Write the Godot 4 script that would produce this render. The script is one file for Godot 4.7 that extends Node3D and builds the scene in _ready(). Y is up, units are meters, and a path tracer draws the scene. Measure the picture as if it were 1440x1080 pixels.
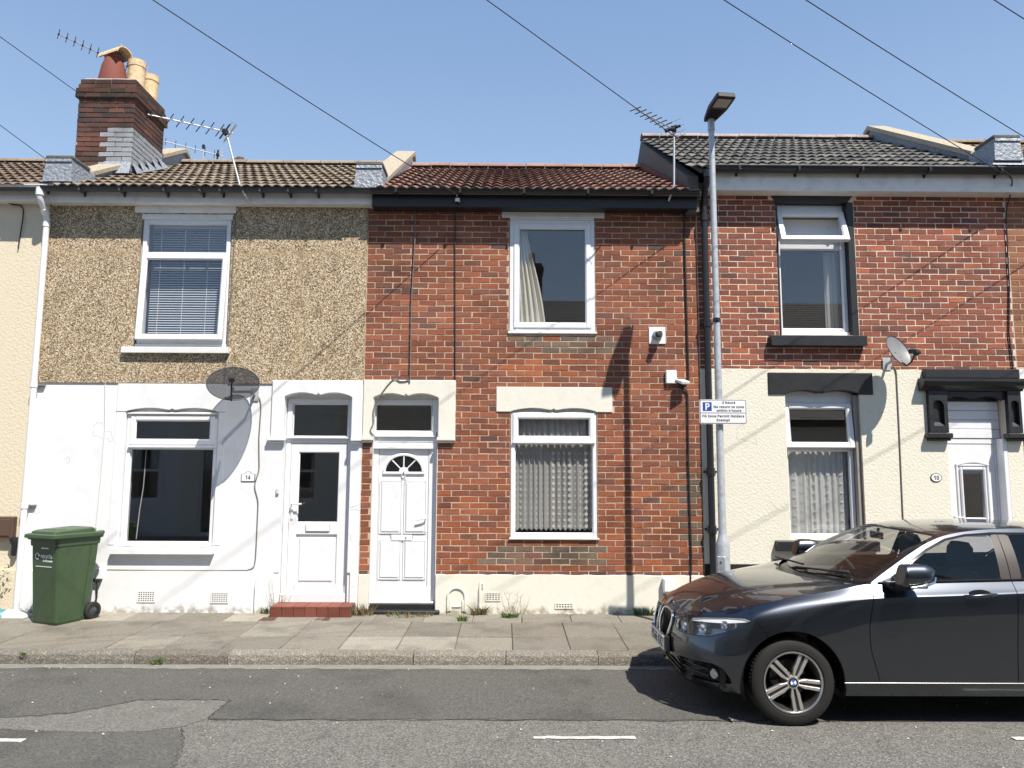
extends Node3D
# A sunny street of small terraced houses, seen from the opposite pavement.
# y = 0 is the pavement at the foot of the house fronts, z = 0 the front of the walls, +z towards the road.

const ROAD := -0.149
var rng := RandomNumberGenerator.new()
var M := {}
var T := {}

class MB:
	var v := PackedVector3Array()
	var n := PackedVector3Array()
	var uv := PackedVector2Array()
	var c := PackedColorArray()
	var col := Color(1, 1, 1)
	var X := Transform3D()

	func tri(a: Vector3, b: Vector3, d: Vector3, na: Vector3, nb: Vector3, nd: Vector3, ua := Vector2.ZERO, ub := Vector2.ZERO, ud := Vector2.ZERO) -> void:
		a = X * a; b = X * b; d = X * d
		na = (X.basis * na).normalized(); nb = (X.basis * nb).normalized(); nd = (X.basis * nd).normalized()
		if (b - a).cross(d - a).dot(na + nb + nd) > 0.0:
			var t := b; b = d; d = t
			t = nb; nb = nd; nd = t
			var w := ub; ub = ud; ud = w
		v.append(a); v.append(b); v.append(d)
		n.append(na); n.append(nb); n.append(nd)
		uv.append(ua); uv.append(ub); uv.append(ud)
		c.append(col); c.append(col); c.append(col)

	func ft(a: Vector3, b: Vector3, d: Vector3, hint: Vector3) -> void:
		var m := (b - a).cross(d - a)
		if m.length_squared() < 1e-16: return
		m = m.normalized()
		if m.dot(hint) < 0.0: m = -m
		tri(a, b, d, m, m, m)

	func quad(a: Vector3, b: Vector3, d: Vector3, e: Vector3, hint: Vector3) -> void:
		ft(a, b, d, hint); ft(a, d, e, hint)

	func uvquad(a: Vector3, b: Vector3, d: Vector3, e: Vector3, nn: Vector3) -> void:
		tri(a, b, d, nn, nn, nn, Vector2(0, 1), Vector2(1, 1), Vector2(1, 0))
		tri(a, d, e, nn, nn, nn, Vector2(0, 1), Vector2(1, 0), Vector2(0, 0))

	# a box from corner to corner, with a chamfer of width b on every edge
	func box(p: Vector3, q: Vector3, b := 0.0) -> void:
		var lo := Vector3(minf(p.x, q.x), minf(p.y, q.y), minf(p.z, q.z))
		var hi := Vector3(maxf(p.x, q.x), maxf(p.y, q.y), maxf(p.z, q.z))
		var m := (lo + hi) / 2.0
		var h := (hi - lo) / 2.0
		b = minf(b, minf(h.x, minf(h.y, h.z)) * 0.9)
		for ax in 3:
			var e1 := Vector3.ZERO; var e2 := Vector3.ZERO; var e0 := Vector3.ZERO
			e0[ax] = 1; e1[(ax + 1) % 3] = 1; e2[(ax + 2) % 3] = 1
			var h1 := h[(ax + 1) % 3] - b
			var h2 := h[(ax + 2) % 3] - b
			for s in [-1.0, 1.0]:
				var o: Vector3 = m + e0 * h[ax] * s
				quad(o - e1 * h1 - e2 * h2, o + e1 * h1 - e2 * h2, o + e1 * h1 + e2 * h2, o - e1 * h1 + e2 * h2, e0 * s)
			if b > 0.0:
				# the four edges that run along this axis
				var l := h[ax] - b
				for s1 in [-1.0, 1.0]:
					for s2 in [-1.0, 1.0]:
						var a1: Vector3 = m + e1 * s1 * h[(ax + 1) % 3] + e2 * s2 * h2
						var a2: Vector3 = m + e1 * s1 * h1 + e2 * s2 * h[(ax + 2) % 3]
						quad(a1 - e0 * l, a1 + e0 * l, a2 + e0 * l, a2 - e0 * l, e1 * s1 + e2 * s2)
		if b > 0.0:
			for sx in [-1.0, 1.0]:
				for sy in [-1.0, 1.0]:
					for sz in [-1.0, 1.0]:
						ft(m + Vector3(h.x * sx, (h.y - b) * sy, (h.z - b) * sz), m + Vector3((h.x - b) * sx, h.y * sy, (h.z - b) * sz), m + Vector3((h.x - b) * sx, (h.y - b) * sy, h.z * sz), Vector3(sx, sy, sz))

	# a flat front with chamfered edges and four sides, nothing behind: bricks, slabs, panels. Faces +z, its front at z = 0.
	func slab(w: float, h: float, d: float, b: float, j := 0.0, r: RandomNumberGenerator = null) -> void:
		var f := []
		var g := []
		var k := []
		for s in [Vector2(-1, -1), Vector2(1, -1), Vector2(1, 1), Vector2(-1, 1)]:
			var e := Vector2(s.x * w / 2, s.y * h / 2)
			if r: e += Vector2(r.randf_range(-j, j), r.randf_range(-j, j))
			f.append(Vector3(e.x - s.x * b, e.y - s.y * b, (r.randf_range(-j, j) * 0.6) if r else 0.0))
			g.append(Vector3(e.x, e.y, -b))
			k.append(Vector3(e.x, e.y, -d))
		quad(f[0], f[1], f[2], f[3], Vector3(0, 0, 1))
		for i in 4:
			var m := (i + 1) % 4
			var out: Vector3 = (g[i] + g[m]); out.z = 0
			quad(f[i], f[m], g[m], g[i], out.normalized() + Vector3(0, 0, 1))
			quad(g[i], g[m], k[m], k[i], out)

	# a polygon in x, y pushed from z0 (back) to z1 (front); chamfer b on the front edge
	func prism(poly: PackedVector2Array, z0: float, z1: float, b := 0.0) -> void:
		var p := poly.duplicate()
		if Geometry2D.is_polygon_clockwise(p): p.reverse()
		var k := p.size()
		var inn := PackedVector2Array()
		for i in k:
			var d1 := (p[i] - p[(i + k - 1) % k]).normalized()
			var d2 := (p[(i + 1) % k] - p[i]).normalized()
			var n1 := Vector2(-d1.y, d1.x); var n2 := Vector2(-d2.y, d2.x)
			var bis := n1 + n2
			var den := maxf(0.35, 1.0 + n1.dot(n2))
			inn.append(p[i] + bis / den * b)
		var t := Geometry2D.triangulate_polygon(inn if b > 0.0 else p)
		var fr := inn if b > 0.0 else p
		for i in range(0, t.size(), 3):
			ft(v3(fr[t[i]], z1), v3(fr[t[i + 1]], z1), v3(fr[t[i + 2]], z1), Vector3(0, 0, 1))
		t = Geometry2D.triangulate_polygon(p)
		for i in range(0, t.size(), 3):
			ft(v3(p[t[i]], z0), v3(p[t[i + 1]], z0), v3(p[t[i + 2]], z0), Vector3(0, 0, -1))
		for i in k:
			var j := (i + 1) % k
			var d := p[j] - p[i]
			var o := Vector3(d.y, -d.x, 0)
			quad(v3(p[i], z0), v3(p[j], z0), v3(p[j], z1 - b), v3(p[i], z1 - b), o)
			if b > 0.0:
				quad(v3(p[i], z1 - b), v3(p[j], z1 - b), v3(inn[j], z1), v3(inn[i], z1), o.normalized() + Vector3(0, 0, 1))

	func v3(a: Vector2, z: float) -> Vector3:
		return Vector3(a.x, a.y, z)

	# a round bar along a path
	func tube(path: Array, r: float, sides := 8, r2 := -1.0, caps := true) -> void:
		var k := path.size()
		var t0: Vector3 = (path[1] - path[0]).normalized()
		var u := t0.cross(Vector3.UP if absf(t0.y) < 0.9 else Vector3.RIGHT).normalized()
		var rings := []
		var norms := []
		for i in k:
			var t: Vector3 = (path[mini(i + 1, k - 1)] - path[maxi(i - 1, 0)]).normalized()
			u = (u - t * u.dot(t)).normalized()
			var w := t.cross(u)
			var rad := r if r2 < 0.0 else lerpf(r, r2, float(i) / (k - 1))
			var ring := []
			var nn := []
			for s in sides:
				var a := TAU * s / sides
				var d := u * cos(a) + w * sin(a)
				ring.append(path[i] + d * rad)
				nn.append(d)
			rings.append(ring); norms.append(nn)
		for i in k - 1:
			for s in sides:
				var e := (s + 1) % sides
				tri(rings[i][s], rings[i][e], rings[i + 1][e], norms[i][s], norms[i][e], norms[i + 1][e])
				tri(rings[i][s], rings[i + 1][e], rings[i + 1][s], norms[i][s], norms[i + 1][e], norms[i + 1][s])
		if caps:
			var ta: Vector3 = (path[0] - path[1]).normalized()
			var tb: Vector3 = (path[k - 1] - path[k - 2]).normalized()
			for s in range(1, sides - 1):
				tri(rings[0][0], rings[0][s], rings[0][s + 1], ta, ta, ta)
				tri(rings[k - 1][0], rings[k - 1][s], rings[k - 1][s + 1], tb, tb, tb)

	# a profile of (radius, height) turned about the y axis; edges sharper than 35 degrees stay sharp
	func lathe(prof: PackedVector2Array, segs := 24, from := 0.0, to := TAU) -> void:
		var k := prof.size()
		var sn := []
		for i in k - 1:
			var d := prof[i + 1] - prof[i]
			sn.append(Vector2(d.y, -d.x).normalized())
		for i in k - 1:
			var na: Vector2 = sn[i]
			var nb: Vector2 = sn[i]
			if i > 0 and sn[i - 1].dot(sn[i]) > 0.82: na = (sn[i - 1] + sn[i]).normalized()
			if i < k - 2 and sn[i + 1].dot(sn[i]) > 0.82: nb = (sn[i + 1] + sn[i]).normalized()
			for s in segs:
				var a := from + (to - from) * s / segs
				var b := from + (to - from) * (s + 1) / segs
				var da := Vector3(cos(a), 0, sin(a)); var db := Vector3(cos(b), 0, sin(b))
				var p0 := da * prof[i].x + Vector3.UP * prof[i].y
				var p1 := db * prof[i].x + Vector3.UP * prof[i].y
				var p2 := db * prof[i + 1].x + Vector3.UP * prof[i + 1].y
				var p3 := da * prof[i + 1].x + Vector3.UP * prof[i + 1].y
				var u := Vector3.UP
				if prof[i].x > 1e-6: tri(p0, p1, p2, da * na.x + u * na.y, db * na.x + u * na.y, db * nb.x + u * nb.y)
				if prof[i + 1].x > 1e-6: tri(p0, p2, p3, da * na.x + u * na.y, db * nb.x + u * nb.y, da * nb.x + u * nb.y)

	# a grid of points, smooth, both sides drawn; closed neither way
	func grid(pts: Array, hint: Vector3) -> void:
		var h := pts.size()
		var w: int = pts[0].size()
		var nn := []
		for i in h:
			var row := []
			for j in w:
				var du: Vector3 = pts[i][mini(j + 1, w - 1)] - pts[i][maxi(j - 1, 0)]
				var dv: Vector3 = pts[mini(i + 1, h - 1)][j] - pts[maxi(i - 1, 0)][j]
				var m := du.cross(dv).normalized()
				if m.dot(hint) < 0.0: m = -m
				row.append(m)
			nn.append(row)
		for i in h - 1:
			for j in w - 1:
				tri(pts[i][j], pts[i][j + 1], pts[i + 1][j + 1], nn[i][j], nn[i][j + 1], nn[i + 1][j + 1])
				tri(pts[i][j], pts[i + 1][j + 1], pts[i + 1][j], nn[i][j], nn[i + 1][j + 1], nn[i + 1][j])

	# a sheet of wall with rectangular holes: front at z1, back at z0, reveals in every hole. Rect2 in x, y.
	func wall(area: Rect2, holes: Array, z0: float, z1: float, back := true) -> void:
		var xs := [area.position.x, area.end.x]
		var ys := [area.position.y, area.end.y]
		for h in holes:
			for x in [h.position.x, h.end.x]:
				if x > area.position.x and x < area.end.x and not xs.has(x): xs.append(x)
			for y in [h.position.y, h.end.y]:
				if y > area.position.y and y < area.end.y and not ys.has(y): ys.append(y)
		xs.sort(); ys.sort()
		var solid := func(i: int, j: int) -> bool:
			if i < 0 or j < 0 or i >= xs.size() - 1 or j >= ys.size() - 1: return false
			var m := Vector2((xs[i] + xs[i + 1]) / 2.0, (ys[j] + ys[j + 1]) / 2.0)
			for h in holes:
				if h.has_point(m): return false
			return true
		for i in xs.size() - 1:
			for j in ys.size() - 1:
				if not solid.call(i, j): continue
				var a := Vector3(xs[i], ys[j], z1); var b := Vector3(xs[i + 1], ys[j], z1)
				var d := Vector3(xs[i + 1], ys[j + 1], z1); var e := Vector3(xs[i], ys[j + 1], z1)
				var dz := Vector3(0, 0, z0 - z1)
				quad(a, b, d, e, Vector3(0, 0, 1))
				if back: quad(a + dz, b + dz, d + dz, e + dz, Vector3(0, 0, -1))
				if not solid.call(i - 1, j): quad(a, e, e + dz, a + dz, Vector3(-1, 0, 0))
				if not solid.call(i + 1, j): quad(b, d, d + dz, b + dz, Vector3(1, 0, 0))
				if not solid.call(i, j - 1): quad(a, b, b + dz, a + dz, Vector3(0, -1, 0))
				if not solid.call(i, j + 1): quad(e, d, d + dz, e + dz, Vector3(0, 1, 0))

	func mesh() -> ArrayMesh:
		var a := []
		a.resize(Mesh.ARRAY_MAX)
		a[Mesh.ARRAY_VERTEX] = v
		a[Mesh.ARRAY_NORMAL] = n
		a[Mesh.ARRAY_TEX_UV] = uv
		a[Mesh.ARRAY_COLOR] = c
		var m := ArrayMesh.new()
		if v.size() > 0: m.add_surface_from_arrays(Mesh.PRIMITIVE_TRIANGLES, a)
		return m


func lin(r: float, g: float, b: float) -> Color:
	return Color(r, g, b).linear_to_srgb()

func rect(x0: float, x1: float, y0: float, y1: float) -> Rect2:
	return Rect2(x0, y0, x1 - x0, y1 - y0)

# ---------- objects ----------
var taken := {}
func named(called: String) -> String:
	if not taken.has(called):
		taken[called] = 0
		return called
	taken[called] += 1
	return "%s_%03d" % [called, taken[called]]

func tag(o: Node3D, label: String, category: String, group := "") -> void:
	o.set_meta("label", label)
	o.set_meta("category", category)
	if group != "": o.set_meta("group", group)

func thing(called: String, label: String, category: String, at := Vector3.ZERO, turn := 0.0, group := "") -> Node3D:
	var o := Node3D.new()
	o.name = named(called)
	o.position = at
	o.rotation.y = turn
	add_child(o)
	tag(o, label, category, group)
	return o

# a part whose mesh is given in the thing's own axes
func part(parent: Node3D, called: String, m: Variant, mat: Material, at := Vector3.ZERO) -> MeshInstance3D:
	var o := MeshInstance3D.new()
	o.name = called
	o.mesh = m.mesh() if m is MB else m
	o.material_override = null
	if o.mesh.get_surface_count() > 0: o.set_surface_override_material(0, mat)
	o.position = at
	parent.add_child(o, true)
	return o

# a part whose mesh is given in the street's axes, on a thing that is not turned
func wpart(parent: Node3D, called: String, m: Variant, mat: Material) -> MeshInstance3D:
	return part(parent, called, m, mat, -parent.position if not parent is MeshInstance3D else Vector3.ZERO)

# a thing that is one mesh, given in its own axes
func single(called: String, m: Variant, mat: Material, label: String, category: String, at := Vector3.ZERO, group := "") -> MeshInstance3D:
	var o := part(self, "x", m, mat, at)
	o.name = named(called)
	tag(o, label, category, group)
	return o

func setting(called: String, m: Variant, mat: Material) -> MeshInstance3D:
	var o := part(self, called, m, mat)
	o.set_meta("kind", "structure")
	return o

# ---------- textures and materials ----------
func noise(key: String, kind: int, freq: float, stops: Array, size := 512, octaves := 3, sd := 1, opt := {}) -> NoiseTexture2D:
	var f := FastNoiseLite.new()
	f.noise_type = kind
	f.frequency = freq
	f.seed = sd
	f.fractal_octaves = octaves
	if octaves <= 1: f.fractal_type = FastNoiseLite.FRACTAL_NONE
	if opt.has("ret"): f.cellular_return_type = opt.ret
	if opt.has("jit"): f.cellular_jitter = opt.jit
	if opt.has("warp"):
		f.domain_warp_enabled = true
		f.domain_warp_amplitude = opt.warp
		f.domain_warp_frequency = freq * 0.6
	var t := NoiseTexture2D.new()
	t.width = size; t.height = size
	t.seamless = true
	t.generate_mipmaps = false
	t.normalize = true
	t.noise = f
	if stops.size() > 0:
		var g := Gradient.new()
		var off := PackedFloat32Array(); var cs := PackedColorArray()
		for s in stops:
			off.append(s[0])
			cs.append(s[1] if s[1] is Color else lin(s[1], s[1], s[1]))
		g.offsets = off; g.colors = cs
		t.color_ramp = g
	T[key] = t
	return t

func mat(key: String, c: Color, rough: float, o := {}) -> StandardMaterial3D:
	var m := StandardMaterial3D.new()
	m.resource_name = key
	m.albedo_color = c
	m.roughness = rough
	m.metallic = o.get("metal", 0.0)
	m.metallic_specular = o.get("spec", 0.5)
	m.uv1_triplanar_sharpness = 6.0
	m.uv2_triplanar_sharpness = 6.0
	if o.has("tex"):
		m.albedo_texture = T[o.tex]
		m.uv1_triplanar = not o.has("uv")
		m.uv1_world_triplanar = not o.has("own")
	if o.has("bump"):
		m.heightmap_enabled = true
		m.heightmap_texture = T[o.bump]
		m.heightmap_scale = o.get("bump_cm", 0.3)
		m.uv1_triplanar = not o.has("uv")
		m.uv1_world_triplanar = not o.has("own")
	if o.has("scale"):
		var s: float = o.scale
		m.uv1_scale = Vector3(s, s, s) if not o.has("stretch") else Vector3(s, s, s) * o.stretch
	if o.has("detail"):
		m.detail_enabled = true
		m.detail_albedo = T[o.detail]
		m.detail_blend_mode = BaseMaterial3D.BLEND_MODE_MUL
		m.detail_uv_layer = BaseMaterial3D.DETAIL_UV_2
		m.uv2_triplanar = true
		m.uv2_world_triplanar = not o.has("own")
		var s2: float = o.get("dscale", 0.5)
		m.uv2_scale = Vector3(s2, s2, s2) * o.get("dstretch", Vector3.ONE)
	if o.get("vcol", false): m.vertex_color_use_as_albedo = true
	if o.has("coat"):
		m.clearcoat_enabled = true
		m.clearcoat = o.coat
		m.clearcoat_roughness = o.get("coat_rough", 0.03)
	if o.has("alpha"):
		m.transparency = BaseMaterial3D.TRANSPARENCY_ALPHA
		m.albedo_color.a = o.alpha
	if o.has("back"):
		m.backlight_enabled = true
		m.backlight = o.back
	M[key] = m
	return m


func _ready() -> void:
	rng.seed = 12
	# camera
	var cam := Camera3D.new()
	cam.name = "camera"
	var fw := Vector3(0.00664051, 0.11506242, -0.99333607)
	var rt := Vector3(0.99996347, 0.00458148, 0.00721551)
	cam.transform = Transform3D(Basis(rt, rt.cross(fw) * -1.0 if rt.cross(fw).y < 0.0 else rt.cross(fw), -fw).orthonormalized(), Vector3(0, 1.7305, 9.2626))
	cam.fov = 54.70
	cam.near = 0.05
	cam.far = 2000.0
	add_child(cam)
	# sky, exposure
	var env := Environment.new()
	var sky_mat := ProceduralSkyMaterial.new()
	sky_mat.sky_top_color = lin(0.118, 0.206, 0.392)
	sky_mat.sky_horizon_color = lin(0.56, 0.74, 0.93)
	sky_mat.sky_curve = 0.22
	sky_mat.ground_horizon_color = Color(0.55, 0.55, 0.53)
	sky_mat.ground_bottom_color = Color(0.3, 0.3, 0.29)
	sky_mat.sun_angle_max = 6.0
	sky_mat.energy_multiplier = 1.0
	var sky := Sky.new()
	sky.sky_material = sky_mat
	env.background_mode = Environment.BG_SKY
	env.sky = sky
	env.ambient_light_source = Environment.AMBIENT_SOURCE_SKY
	env.tonemap_mode = Environment.TONE_MAPPER_LINEAR
	env.tonemap_exposure = 1.5
	env.sdfgi_enabled = true
	env.ssao_enabled = true
	env.ssil_enabled = true
	var we := WorldEnvironment.new()
	we.name = "world_environment"
	we.environment = env
	add_child(we)
	var sun := DirectionalLight3D.new()
	sun.name = "sun"
	sun.light_energy = 1.6
	sun.light_color = Color(1.0, 0.97, 0.925)
	sun.light_angular_distance = 0.53
	sun.shadow_enabled = true
	sun.look_at_from_position(Vector3(0.64, 1.85, 1.0), Vector3.ZERO)
	add_child(sun)

	make_materials()
	make_ground()
	make_houses()
	make_far_side()
	make_street_things()
	make_car()
	make_wires()
	make_plants()


func make_materials() -> void:
	var S := FastNoiseLite.TYPE_SIMPLEX_SMOOTH
	var C := FastNoiseLite.TYPE_CELLULAR
	noise("grain", S, 0.11, [[0.0, 0.72], [0.35, 0.92], [0.7, 1.0], [1.0, 0.86]], 512, 4, 3)
	noise("bump_fine", S, 0.06, [], 512, 5, 5)
	noise("blotch", S, 0.012, [[0.0, 0.80], [0.35, 0.95], [0.6, 1.0], [1.0, 0.9]], 512, 4, 7)
	noise("faint", S, 0.012, [[0.0, 0.93], [0.35, 0.98], [0.6, 1.0], [1.0, 0.97]], 512, 4, 41)
	noise("stain", S, 0.008, [[0.0, 0.62], [0.3, 0.86], [0.5, 1.0], [1.0, 1.0]], 512, 5, 21)
	noise("brick", S, 0.045, [[0.0, 0.42], [0.22, 0.72], [0.42, 0.94], [0.6, 1.0], [0.8, 0.93], [1.0, 0.70]], 512, 5, 9)
	noise("render_bump", S, 0.03, [], 512, 5, 11)
	noise("pebble", C, 0.17, [[0.0, Color(0.40, 0.34, 0.25)], [0.22, Color(0.58, 0.50, 0.39)], [0.45, Color(0.74, 0.66, 0.54)], [0.7, Color(0.87, 0.80, 0.69)], [0.88, Color(0.98, 0.94, 0.85)], [1.0, Color(1, 1, 0.95)]], 1024, 1, 13, {"ret": FastNoiseLite.RETURN_CELL_VALUE})
	noise("pebble_bump", C, 0.17, [[0.0, 1.0], [0.6, 0.55], [1.0, 0.0]], 1024, 1, 13, {"ret": FastNoiseLite.RETURN_DISTANCE})
	noise("asphalt", C, 0.13, [[0.0, 0.30], [0.25, 0.46], [0.6, 0.60], [0.85, 0.76], [0.95, 0.95], [1.0, 1.0]], 1024, 1, 17, {"ret": FastNoiseLite.RETURN_CELL_VALUE})
	noise("asphalt_bump", C, 0.13, [[0.0, 1.0], [1.0, 0.0]], 1024, 1, 17, {"ret": FastNoiseLite.RETURN_DISTANCE})
	noise("asphalt_fine", C, 0.14, [[0.0, 0.48], [0.3, 0.66], [0.6, 0.76], [0.88, 0.9], [0.96, 1.0], [1.0, 1.0]], 1024, 1, 18, {"ret": FastNoiseLite.RETURN_CELL_VALUE})
	noise("concrete", S, 0.16, [[0.0, 0.5], [0.3, 0.8], [0.6, 0.95], [1.0, 1.0]], 512, 5, 19)
	noise("speckle", C, 0.16, [[0.0, 0.36], [0.4, 0.52], [0.75, 0.66], [0.88, 1.0], [1.0, 1.0]], 512, 1, 23, {"ret": FastNoiseLite.RETURN_CELL_VALUE})
	noise("slab_grain", C, 0.14, [[0.0, 0.56], [0.3, 0.68], [0.7, 0.78], [0.9, 0.84], [0.95, 1.0], [1.0, 1.0]], 1024, 1, 24, {"ret": FastNoiseLite.RETURN_CELL_VALUE})
	noise("lichen", S, 0.035, [[0.0, 0.55], [0.35, 0.8], [0.55, 0.95], [0.8, 1.0], [1.0, 0.85]], 512, 5, 29)
	noise("streak", S, 0.02, [[0.0, 0.7], [0.35, 0.93], [0.55, 1.0], [1.0, 1.0]], 512, 4, 31)
	noise("galv", C, 0.06, [[0.0, 0.84], [0.5, 0.93], [1.0, 1.0]], 512, 1, 37, {"ret": FastNoiseLite.RETURN_CELL_VALUE})

	wall_dirt()
	mat("brick", Color.WHITE, 0.92, {"vcol": true, "tex": "brick", "scale": 1.7, "bump": "brick", "bump_cm": 0.45, "detail": "stain", "dscale": 0.30})
	mat("mortar", lin(0.58, 0.445, 0.32), 0.95, {"tex": "brick", "scale": 2.6, "bump": "bump_fine", "bump_cm": 0.3, "detail": "stain", "dscale": 0.45})
	mat("mortar_pale", lin(0.76, 0.64, 0.50), 0.95, {"tex": "brick", "scale": 2.6, "bump": "bump_fine", "bump_cm": 0.3, "detail": "stain", "dscale": 0.5})
	mat("mortar_dark", lin(0.14, 0.10, 0.08), 0.95, {"tex": "grain", "scale": 2.2})
	mat("white_render", lin(0.76, 0.77, 0.785), 0.8, {"tex": "faint", "scale": 0.5, "bump": "render_bump", "bump_cm": 0.07, "detail": "wall_dirt", "dscale": 0.25})
	mat("cream_render", lin(0.73, 0.70, 0.59), 0.85, {"tex": "faint", "scale": 1.6, "bump": "render_bump", "bump_cm": 0.28, "detail": "wall_dirt", "dscale": 0.25})
	mat("cream_smooth", lin(0.74, 0.72, 0.63), 0.8, {"tex": "faint", "scale": 0.7, "bump": "render_bump", "bump_cm": 0.08, "detail": "wall_dirt", "dscale": 0.25})
	mat("buff_render", lin(0.69, 0.61, 0.46), 0.85, {"tex": "faint", "scale": 1.5, "bump": "render_bump", "bump_cm": 0.3})
	mat("pebbledash", lin(0.70, 0.665, 0.61), 0.9, {"tex": "pebble", "scale": 0.55, "bump": "pebble_bump", "bump_cm": 0.7, "detail": "streak", "dscale": 0.5, "dstretch": Vector3(1, 0.3, 1)})
	mat("black_paint", lin(0.022, 0.022, 0.024), 0.45, {"tex": "grain", "scale": 1.2, "bump": "bump_fine", "bump_cm": 0.15, "detail": "stain", "dscale": 0.8})
	mat("white_paint", lin(0.74, 0.74, 0.74), 0.5, {"tex": "faint", "scale": 0.6})
	mat("soffit_white", lin(0.80, 0.79, 0.76), 0.6, {"tex": "blotch", "scale": 0.5})
	mat("upvc", lin(0.77, 0.78, 0.80), 0.28, {"tex": "faint", "scale": 0.9})
	mat("upvc_seam", lin(0.25, 0.26, 0.27), 0.6)
	mat("grey_wood", lin(0.30, 0.28, 0.25), 0.7, {"tex": "grain", "scale": 2.0})
	mat("black_plastic", lin(0.018, 0.019, 0.022), 0.35)
	mat("dark_grey_plastic", lin(0.05, 0.055, 0.065), 0.42, {"tex": "blotch", "scale": 0.8})
	mat("white_plastic", lin(0.80, 0.81, 0.82), 0.35, {"tex": "faint", "scale": 1.1})
	mat("rubber", lin(0.018, 0.018, 0.019), 0.75, {"tex": "grain", "scale": 3.0})
	mat("cable_black", lin(0.02, 0.02, 0.022), 0.6)
	mat("cable_white", lin(0.62, 0.60, 0.56), 0.6)
	mat("cable_grey", lin(0.16, 0.15, 0.14), 0.6)
	mat("glass", lin(0.02, 0.024, 0.028), 0.0, {"alpha": 0.02})
	mat("dark_glass", lin(0.01, 0.012, 0.013), 0.0, {"alpha": 0.42})
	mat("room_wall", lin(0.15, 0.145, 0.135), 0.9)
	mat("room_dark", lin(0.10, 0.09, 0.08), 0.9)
	mat("lead", lin(0.30, 0.33, 0.37), 0.55, {"tex": "lichen", "scale": 1.1, "bump": "render_bump", "bump_cm": 1.0, "metal": 0.15})
	mat("coping", lin(0.42, 0.36, 0.27), 0.9, {"tex": "lichen", "scale": 1.0, "bump": "bump_fine", "bump_cm": 0.4})
	mat("grey_render", lin(0.13, 0.125, 0.115), 0.9, {"tex": "lichen", "scale": 0.8, "bump": "bump_fine", "bump_cm": 0.4})
	mat("tile", Color.WHITE, 0.88, {"vcol": true, "tex": "lichen", "scale": 1.6, "bump": "bump_fine", "bump_cm": 0.3, "detail": "stain", "dscale": 0.5})
	mat("slab", Color.WHITE, 0.9, {"vcol": true, "tex": "slab_grain", "scale": 0.9, "bump": "bump_fine", "bump_cm": 0.25, "detail": "stain", "dscale": 0.42})
	mat("kerb", Color.WHITE, 0.9, {"vcol": true, "tex": "speckle", "scale": 1.6, "bump": "asphalt_bump", "bump_cm": 0.3, "detail": "blotch", "dscale": 0.7})
	mat("joint", lin(0.09, 0.08, 0.065), 0.95, {"tex": "grain", "scale": 2.0})
	mat("asphalt_pale", lin(0.255, 0.248, 0.226), 0.9, {"tex": "asphalt", "scale": 0.75, "bump": "asphalt_bump", "bump_cm": 0.55, "detail": "blotch", "dscale": 0.3})
	mat("asphalt_dark", lin(0.122, 0.119, 0.108), 0.88, {"tex": "asphalt_fine", "scale": 0.6, "bump": "asphalt_bump", "bump_cm": 0.28, "detail": "stain", "dscale": 0.22})
	mat("asphalt_patch", lin(0.195, 0.19, 0.174), 0.9, {"tex": "asphalt_fine", "scale": 0.62, "bump": "asphalt_bump", "bump_cm": 0.35, "detail": "blotch", "dscale": 0.5})
	mat("channel", lin(0.235, 0.225, 0.20), 0.9, {"tex": "concrete", "scale": 1.2, "bump": "bump_fine", "bump_cm": 0.2, "detail": "stain", "dscale": 0.6})
	mat("tar", lin(0.055, 0.054, 0.051), 0.85)
	mat("road_paint", lin(0.62, 0.62, 0.58), 0.8, {"tex": "lichen", "scale": 2.2})
	mat("earth", lin(0.12, 0.10, 0.07), 0.95, {"tex": "grain", "scale": 1.0})
	mat("red_tile", Color.WHITE, 0.6, {"vcol": true, "tex": "grain", "scale": 1.8, "bump": "bump_fine", "bump_cm": 0.12})
	mat("pot_red", lin(0.20, 0.055, 0.038), 0.8, {"tex": "grain", "scale": 1.0})
	mat("pot_cream", lin(0.72, 0.54, 0.32), 0.8, {"tex": "lichen", "scale": 0.8})
	mat("pale_flaunch", lin(0.42, 0.38, 0.32), 0.9, {"tex": "grain", "scale": 1.0})
	mat("alloy", lin(0.62, 0.63, 0.65), 0.35, {"metal": 1.0})
	mat("galvanised", lin(0.50, 0.53, 0.56), 0.5, {"tex": "galv", "scale": 2.0, "metal": 0.2, "detail": "streak", "dscale": 0.8})
	mat("dish_grey", lin(0.10, 0.11, 0.125), 0.3, {"tex": "blotch", "scale": 1.0})
	mat("dish_pale", lin(0.21, 0.215, 0.22), 0.4, {"tex": "blotch", "scale": 1.0})
	mat("bin_green", lin(0.050, 0.088, 0.040), 0.45, {"tex": "blotch", "scale": 0.9, "bump": "bump_fine", "bump_cm": 0.06})
	mat("print_white", lin(0.85, 0.85, 0.85), 0.5)
	mat("print_black", lin(0.015, 0.015, 0.016), 0.5)
	mat("sign_white", lin(0.80, 0.80, 0.82), 0.3)
	mat("sign_blue", lin(0.025, 0.085, 0.36), 0.3)
	mat("net_dense", lin(0.82, 0.84, 0.83), 0.9, {"alpha": 0.86, "back": Color(0.6, 0.6, 0.58)})
	mat("net", lin(0.80, 0.80, 0.78), 0.9, {"alpha": 0.60, "back": Color(0.6, 0.6, 0.58)})
	M["net"].roughness = 0.9
	mat("curtain", lin(0.80, 0.78, 0.70), 0.9, {"back": Color(0.5, 0.48, 0.42)})
	mat("blind", lin(0.62, 0.66, 0.72), 0.5, {"back": Color(0.2, 0.2, 0.2)})
	mat("steel", lin(0.5, 0.5, 0.5), 0.3, {"metal": 1.0})
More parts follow.
